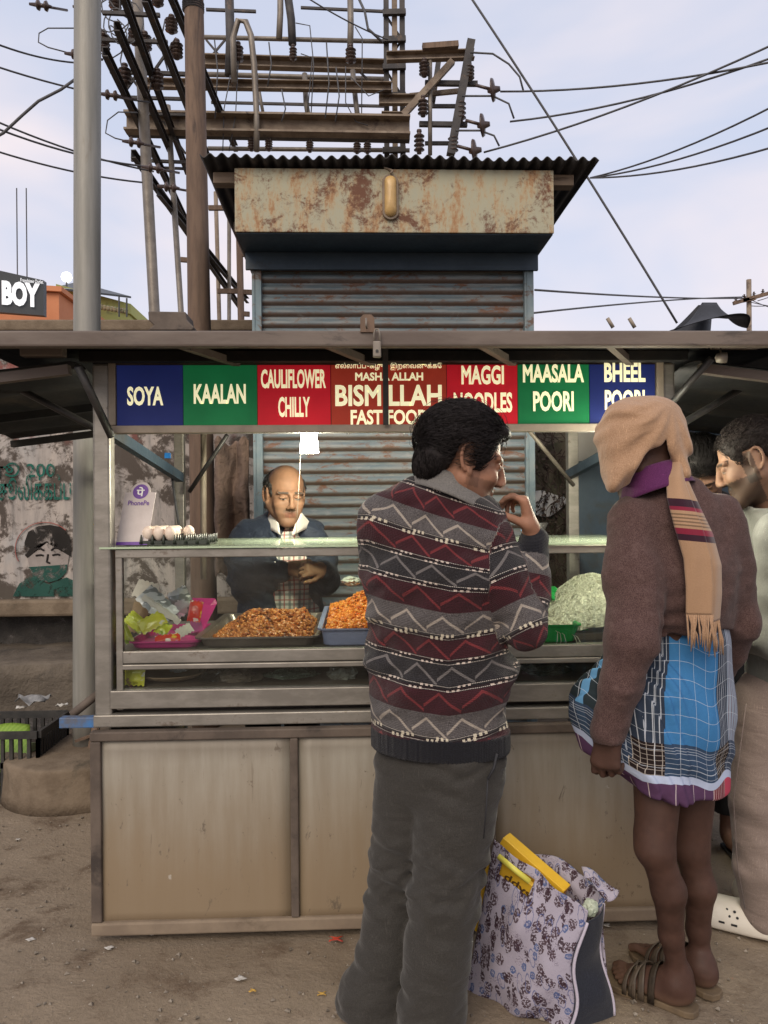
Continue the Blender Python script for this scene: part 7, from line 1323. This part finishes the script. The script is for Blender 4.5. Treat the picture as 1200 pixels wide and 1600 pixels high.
# ================================================================== vendor behind the counter
def vendor():
    fw = Vector((0.12, -0.99, 0)).normalized(); fl = (fw, 1.35); Y = 3.57; x = P(440, 900, Y).x; O = (x, Y, 0)
    H = Head(P(446, 774, 3.50), (0.32, -0.90, -0.20), roll=-.02, sc=1.08); shr = P(386, 838, 3.58); elr = P(386, 912, 3.50); wrr = P(455, 888, 3.40); shl = P(484, 838, 3.56); ell = P(510, 905, 3.48); wll = P(504, 890, 3.395)
    F = Field((x-.36, 3.24, -.01), (x+.42, 3.86, 1.78), .0036, [(1.02, 1.78)], .014); Q = lambda a, b, z: Vector((x+a, Y+b, z))
    F.rc(Q(0, 0, .9), P(438, 880, Y), .15, .155, .03, fl); F.rc(P(438, 880, Y), P(440, 830, Y), .155, .10, .04, fl); F.rc(shr, shl, .05, .05, .05); F.rc(P(441, 828, 3.57), H.w((0, -.015, -.03)), .064, .060, .03); H.add(F, 1.03)
    E = lambda c, r, k=.012: F.el(H.w(c), [q*H.s for q in r], H.M, k); [E((q*.034, .068, -.058), (.020, .020, .022), .02) for q in (-1, 1)]
    F.chain([shr, elr, wrr], [.05, .042, .028], .02); F.chain([shl, ell, wll], [.05, .042, .028], .02)
    hand(F, wrr, (.85, -.25, .10), (-.1, -.80, .60), 1, [(.5, .9, .5), (.7, 1.0, .6), (.8, 1.1, .7), (.9, 1.1, .7)], (.6, .2), 1.0); hand(F, wll, (-.55, -.55, .10), (.35, -.80, .55), -1, [(.7, 1.0, .6), (.9, 1.1, .7), (1.0, 1.2, .8), (1.1, 1.2, .8)], (.6, .2), 1.0)
    for q in (-1, 1): F.chain([Q(q*.09, 0, .88), Q(q*.09, -.01, .46), Q(q*.09, .02, .09)], [.085, .056, .036], .03); foot(F, Q(q*.09, .07, 0), Q(q*.12, -.17, 0), .02, 1, -q)
    PQ = F.mesh(2); C = H.colors(PQ[0], (.22, .118, .070), stub=.18, must=.3, brow=(.05, .04, .035)); man = np_obj('person', PQ, SKIN, origin=O, attrs={'col': C}); tag(man, 'balding vendor in navy jacket and checked shirt behind the glass counter', 'person')
    # side hair
    F = Field(H.o-.18, H.o+.18, .0045); F.el(H.w((0, -.022, .030)), [.083*H.s, .099*H.s, .080*H.s], H.M); M = H.M; o = H.o; S = H.s
    def cf_(X, Y_, Z):
        a, b, c = X-o[0], Y_-o[1], Z-o[2]; y = (a*M[0, 1]+b*M[1, 1]+c*M[2, 1])/S; z = (a*M[0, 2]+b*M[1, 2]+c*M[2, 2])/S; low = np.where(y < -.045, -.06, np.where(y < -.025, -.06+(y+.045)/.02*.10, np.where(y < .014, .034, -.012))); hi = np.where(y < -.05, .10, .092-(y+.05)*.45); return np.maximum(np.maximum(low-z, z-hi), y-.034)*S*.7
    F.cut(cf_, .008); F.bump(lambda p: .003*vnoise(p, 90)); st = strands(H, 900, lambda p: p[1] < .03 and (-.05 if p[1] < -.045 else .035) < p[2] < (.10 if p[1] < -.05 else .085-(p[1]+.05)*.45), lambda p: (0, -.8, -.5), .03, .0010, 6, .006, cR=(.085, .102, .083), cc=(0, -.022, .030)); np_obj('hair', join(F.mesh(1), st), m_hair('greying_hair', (.018, .016, .015), (.09, .085, .08)), man)
    # shirt
    F = Field((x-.24, 3.30, .86), (x+.28, 3.80, 1.40), .006); F.rc(Q(.02, -.01, .9), P(440, 880, 3.56), .168, .172, .03, fl); F.rc(P(440, 880, 3.56), P(443, 838, 3.56), .172, .115, .05, fl); F.bump(lambda p: .005*vnoise(p, 9))
    m = MB_('checked_shirt'); v = m.coord(); xx, yy, z_ = m.xyz(v); xw = xx+m.noise(v, 6, 2)*.012; zw = z_+m.noise(v, 6, 2)*.012; c = (.66, .62, .55); s1 = lambda q, per, a, b: (q/per).frac().gt(a)*(q/per).frac().lt(b)
    c = m.mix(s1(xw, .044, .1, .36)*.75, c, (.10, .12, .12)); c = m.mix(s1(zw, .044, .1, .36)*.65, c, (.10, .12, .12)); c = m.mix(s1(xw, .044, .60, .74)*.8, c, (.36, .06, .05)); c = m.mix(s1(zw, .044, .60, .74)*.7, c, (.36, .06, .05)); shirt_m = m.out(c, rough=.85, bump=m.noise(v, 20, 3), bstr=.3, bdist=.006)
    sh = np_obj('checked_shirt', F.mesh(2), shirt_m, man); mb = MB(); c0 = P(446, 826, 3.53)
    for q, e in ((-1, P(432, 790, 3.50)), (1, P(468, 796, 3.46))):
        t_ = P(438, 834, 3.42) if q < 0 else P(456, 836, 3.40); b0 = P(410 if q < 0 else 488, 820, 3.54); mb.grid(lambda u, v_: b0.lerp(t_, u)+(e-b0.lerp(t_, u))*(v_*(1-u*.55))+Vector((0, -.012*math.sin(PI*u)-.01*v_, -.004)), 10, 5)
    obj('collar', mb, cloth_mat('white_collar', (.66, .62, .55), (.6, .56, .5)), sh, smooth=True, solid=.004)
    # jacket
    F = Field((x-.38, 3.22, .84), (x+.44, 3.90, 1.46), .0055); F.rc(Q(0, .0, .88), P(436, 880, Y), .196, .200, .03, fl); F.rc(P(436, 880, Y), P(438, 836, Y), .198, .125, .05, fl); F.rc(P(392, 842, 3.58), P(480, 842, 3.57), .064, .064, .07)
    F.el(P(460, 900, 3.36), (.112, .150, .42), None, .02, True); F.chain([shr, shr.lerp(elr, .5)+Vector((-.015, 0, 0)), elr, wrr.lerp(elr, .16)], [.075, .080, .072, .048], .03); F.chain([shl, shl.lerp(ell, .5)+Vector((.012, 0, 0)), ell, wll.lerp(ell, .2)], [.072, .074, .064, .048], .03)
    F.bump(lambda p: .006*vnoise(p, 12)+.010*vnoise(np.stack([p[:, 0], p[:, 1], p[:, 2]*2.6+p[:, 0]], 1), 14)); np_obj('jacket', F.mesh(2), cloth_mat('navy_padded_jacket', (.016, .022, .036), (.026, .034, .052), 300, 18, .7, .6, .05), man)
    F = Field((x-.3, Y-.28, .12), (x+.3, Y+.25, .95), .008); F.rc(Q(0, 0, .86), Q(0, 0, .9), .165, .165, .02, fl); [F.chain([Q(q*.09, 0, .85), Q(q*.09, -.01, .46), Q(q*.09, .02, .14)], [.10, .085, .07], .02) for q in (-1, 1)]; np_obj('trousers', F.mesh(1), cloth_mat('dark_work_trousers', (.02, .02, .022), (.03, .03, .032)), man)
vendor()
# ================================================================== shopping bag with cartons
def bag_mat():
    m = MB_('printed_lavender_cotton'); _, v = m.attr('pat'); ob = m.coord(); u, w, _z = m.xyz(v); wv = m.noise(ob, 420, 2)
    n = m.nt.nodes.new('ShaderNodeTexVoronoi'); dis = m.noise(v, 60, 3, .6); m.put(m.vec(u+dis*.012-.006, w*.80+dis*.010-.005, 0.0), n.inputs['Vector']); n.voronoi_dimensions = '2D'; n.inputs['Scale'].default_value = 25; n.inputs['Randomness'].default_value = .75
    d = N(m, n.outputs['Distance']); r, g, b = m.xyz(N(m, n.outputs['Color'])); c = m.mix(wv, (.30, .275, .335), (.38, .35, .42)); fine = m.noise(v, 150, 2, .5); hol = fine.smooth(.44, .50)
    brown = r.lt(.62); blue = r.gt(.78); c = m.mix(d.lt(.40)*hol*brown*.9, c, (.045, .020, .024)); c = m.mix(d.lt(.28)*hol*blue*.8, c, (.075, .11, .24)); c = m.mix((d-.20).abs().lt(.035)*blue*.8, c, (.05, .09, .22))
    n2 = m.nt.nodes.new('ShaderNodeTexVoronoi'); n2.voronoi_dimensions = '2D'; m.put(m.vec(u*1.3+w*.4+.37+dis*.02, w*.55-u*.2+.21+dis*.01, 0.0), n2.inputs['Vector']); n2.inputs['Scale'].default_value = 21; d2 = N(m, n2.outputs['Distance']); r2 = m.xyz(N(m, n2.outputs['Color']))[0]
    c = m.mix(d2.lt(.27)*m.noise(v, 110, 2, .5).smooth(.42, .47)*r2.lt(.7)*.9, c, (.035, .016, .022)); c = m.mix((d2-.33).abs().lt(.03)*r2.gt(.55)*.75, c, (.06, .08, .20))
    sc = m.noise(m.vec(u*1.0, w*1.7, 3.0), 95, 2, .5, .5); m2 = m.noise(v, 17, 1); c = m.mix((sc-.5).abs().lt(.018)*m2.gt(.56)*.75, c, (.06, .03, .06)); dots = m.voro(v, 120).lt(.12)*m.noise(v, 30, 1).gt(.52); c = m.mix(dots*.7, c, (.08, .07, .16))
    return m.out(c, rough=.85, bump=m.noise(ob, 14, 4, .5, .6)+wv*.1, bstr=.45, bdist=.012, spec=.15)
def np_grid(fn, nu, nv, w, h, skip=None):
    us, vs = np.linspace(0, 1, nu), np.linspace(0, 1, nv); P_ = np.array([tuple(fn(u, v)) for v in vs for u in us], dtype=np.float32); pat = np.array([(u*w, v*h, 0) for v in vs for u in us], dtype=np.float32); Q = []
    for j in range(nv-1):
        for i in range(nu-1):
            if skip and skip((i+.5)/(nu-1), (j+.5)/(nv-1)): continue
            Q.append((j*nu+i, j*nu+i+1, (j+1)*nu+i+1, (j+1)*nu+i))
    return (P_, np.array(Q, dtype=np.int32)), pat
def shopping_bag():
    B0, B1, B2 = G(728, 1548), G(884, 1612), G(954, 1590); B3 = B0+(B2-B1)*1.1; T0, T1, T2 = P(772, 1312, 2.17), P(912, 1424, 2.02), P(936, 1392, 2.10); T3 = P(800, 1316, 2.30)
    t = thing('shopping_bag', 'lavender printed cloth shopping bag standing on the dirt between the men', 'bag', (B0+B1+B2+B3)/4); bm = bag_mat(); nrm = Vector((B1.y-B0.y, -(B1.x-B0.x), 0)).normalized()
    def front(u, v):
        p = B0.lerp(B1, u).lerp(T0.lerp(T1, u), v); bul = math.sin(PI*u)**.7*math.sin(PI*min(1, v*.9+.08))*.045; fold = .014*math.sin((u*1.4-v*.9)*9+1)*math.sin(PI*u)*(1-.3*v)+.020*nz3((u*3, v*3, 2), 1)*math.sin(PI*u)
        p = p+nrm*(bul+fold); p.z = max(p.z, .004); p.x += .012*math.sin(v*8)*u; return p
    hole = lambda u, v: .13 < u < .46 and .845 < v < .945
    PQ, pat = np_grid(front, 61, 71, .40, .46, hole); o = np_obj('front_panel', PQ, bm, t, attrs={'pat': pat}); md = o.modifiers.new('s', 'SOLIDIFY'); md.thickness = .003
    def side(u, v):
        p = front(1.0, v).lerp(B2.lerp(T2, v), u); p = p+Vector((1, -.3, 0)).normalized()*(.022*math.sin(PI*u)*(.4+math.sin(PI*v))-.018*math.exp(-((v-.45)/.15)**2)*math.sin(PI*u)); p.x += .012*math.sin(v*7+1)*u; p.z = max(p.z, .004); return p
    PQ, pat = np_grid(lambda u, v: side(u, v*.90), 16, 50, .1, .4); o = np_obj('side_gusset', PQ, cloth_mat('navy_cotton', (.012, .014, .022), (.022, .025, .036), 400, 9, .4), t); md = o.modifiers.new('s', 'SOLIDIFY'); md.thickness = .003
    tip = P(966, 1396, 2.12); pk = P(905, 1356, 2.24)
    def back(u, v):
        p = (B3+(B2-B3)*u).lerp(T3.lerp(T2, u), v); 
        if v > .86: p = p.lerp(P(800, 1322, 2.32).lerp(tip, u) if u < 1 else tip, (v-.86)/.14*.85)
        p += Vector((-nrm.x, -nrm.y, 0))*(.03*math.sin(PI*u))+Vector((0, 0, .012*math.sin(u*9+v*4)*v)); p.z = max(p.z, .004); return p
    PQ, pat = np_grid(back, 40, 50, .40, .46); o = np_obj('back_panel', PQ, bm, t, attrs={'pat': pat}); md = o.modifiers.new('s', 'SOLIDIFY'); md.thickness = .003
    fl0, fl1, fl2, fl3 = P(912, 1372, 2.10), P(950, 1412, 2.06), P(968, 1394, 2.08), P(908, 1354, 2.14)
    PQ, pat = np_grid(lambda u, v: fl0.lerp(fl1, u).lerp(fl3.lerp(fl2, u), v)+Vector((0, -.012*math.sin(PI*v), .010*math.sin(PI*u)+.006*math.sin(u*7))), 20, 12, .12, .07); o = np_obj('folded_rim', PQ, bm, t, attrs={'pat': pat+np.array([.2, .1, 0])}); md = o.modifiers.new('s', 'SOLIDIFY'); md.thickness = .003
    mb = MB(); pts = [side(.06, v*.9)+nrm*.004 for v in np.linspace(0.02, 1, 22)]; mb.tube(pts, .0045, 6); obj('piping', mb, cloth_mat('lavender_piping', (.42, .38, .46), (.5, .46, .54)), t, smooth=True); mb = MB(); mb.tube([side(1.0, v*.9) for v in np.linspace(0.02, 1, 22)], .004, 6); obj('piping', mb, cloth_mat('lavender_piping_2', (.42, .38, .46), (.5, .46, .54)), t, smooth=True)
    # cartons inside
    yel = mottled('yellow_carton_print', (.72, .44, .03), (.66, .39, .025), 14, .45); ora = mottled('orange_carton_end', (.66, .27, .02), (.6, .24, .02), 14, .45)
    def carton(px, py, Y, w, h, dp, rz, ry, lab):
        c = P(px, py, Y); mb = MB(); mb.box((-w/2, -dp/2, -h), (w/2, dp/2, 0)); M = Matrix.Translation(c) @ Matrix.Rotation(rz, 4, 'Z') @ Matrix.Rotation(ry, 4, 'Y'); mb.xform(M); mb.m = [0, 0, 0, 1, 0, 1]; th = thing('yellow_carton', lab, 'carton', M @ Vector((0, 0, -h))); o = obj('box', mb, [yel, ora], th, bev=.002); return th, M
    rz = math.atan2(B1.y-B0.y, B1.x-B0.x); c1, M1 = carton(838, 1345, 2.185, .215, .30, .045, rz, .50, 'long yellow carton with orange end, tilted at the top of the bag'); c2, M2 = carton(820, 1372, 2.135, .14, .24, .018, rz, .42, 'flat yellow printed carton seen through the bag handle slot')
    R3 = M2.to_3x3(); mb = MB(); text_on(mb, "ddys", M2 @ Vector((-.050, -.0092, -.045)), R3 @ Vector((1, 0, 0)), R3 @ Vector((0, 0, 1)), .085, .030, .02, .0008, R3 @ Vector((0, -1, 0))); obj('print', mb, mottled('brown_print', (.10, .05, .01), (.08, .04, .01), 20, .6), c2)
    mb = MB(); a, b = front(.10, .95), front(.44, .93); mb.tube([a+nrm*.012, (a+b)/2+nrm*.018+Vector((0, 0, .004)), b+nrm*.012], .008, 10); tag(obj('yellow_tube', mb, mottled('lemon_wrapper', (.68, .62, .10), (.6, .55, .08), 20, .4), smooth=True), 'rolled lemon yellow tube across the bag handle slot', 'tube')
    crumple(922, 1418, 2.085, .020, .018, .022, mottled('pale_green_wrapper', (.50, .56, .44), (.42, .48, .38), 20, .4), 'green_wrapper', 'pale green wrapper poking out at the bag corner', 'wrapper', 23)
shopping_bag()
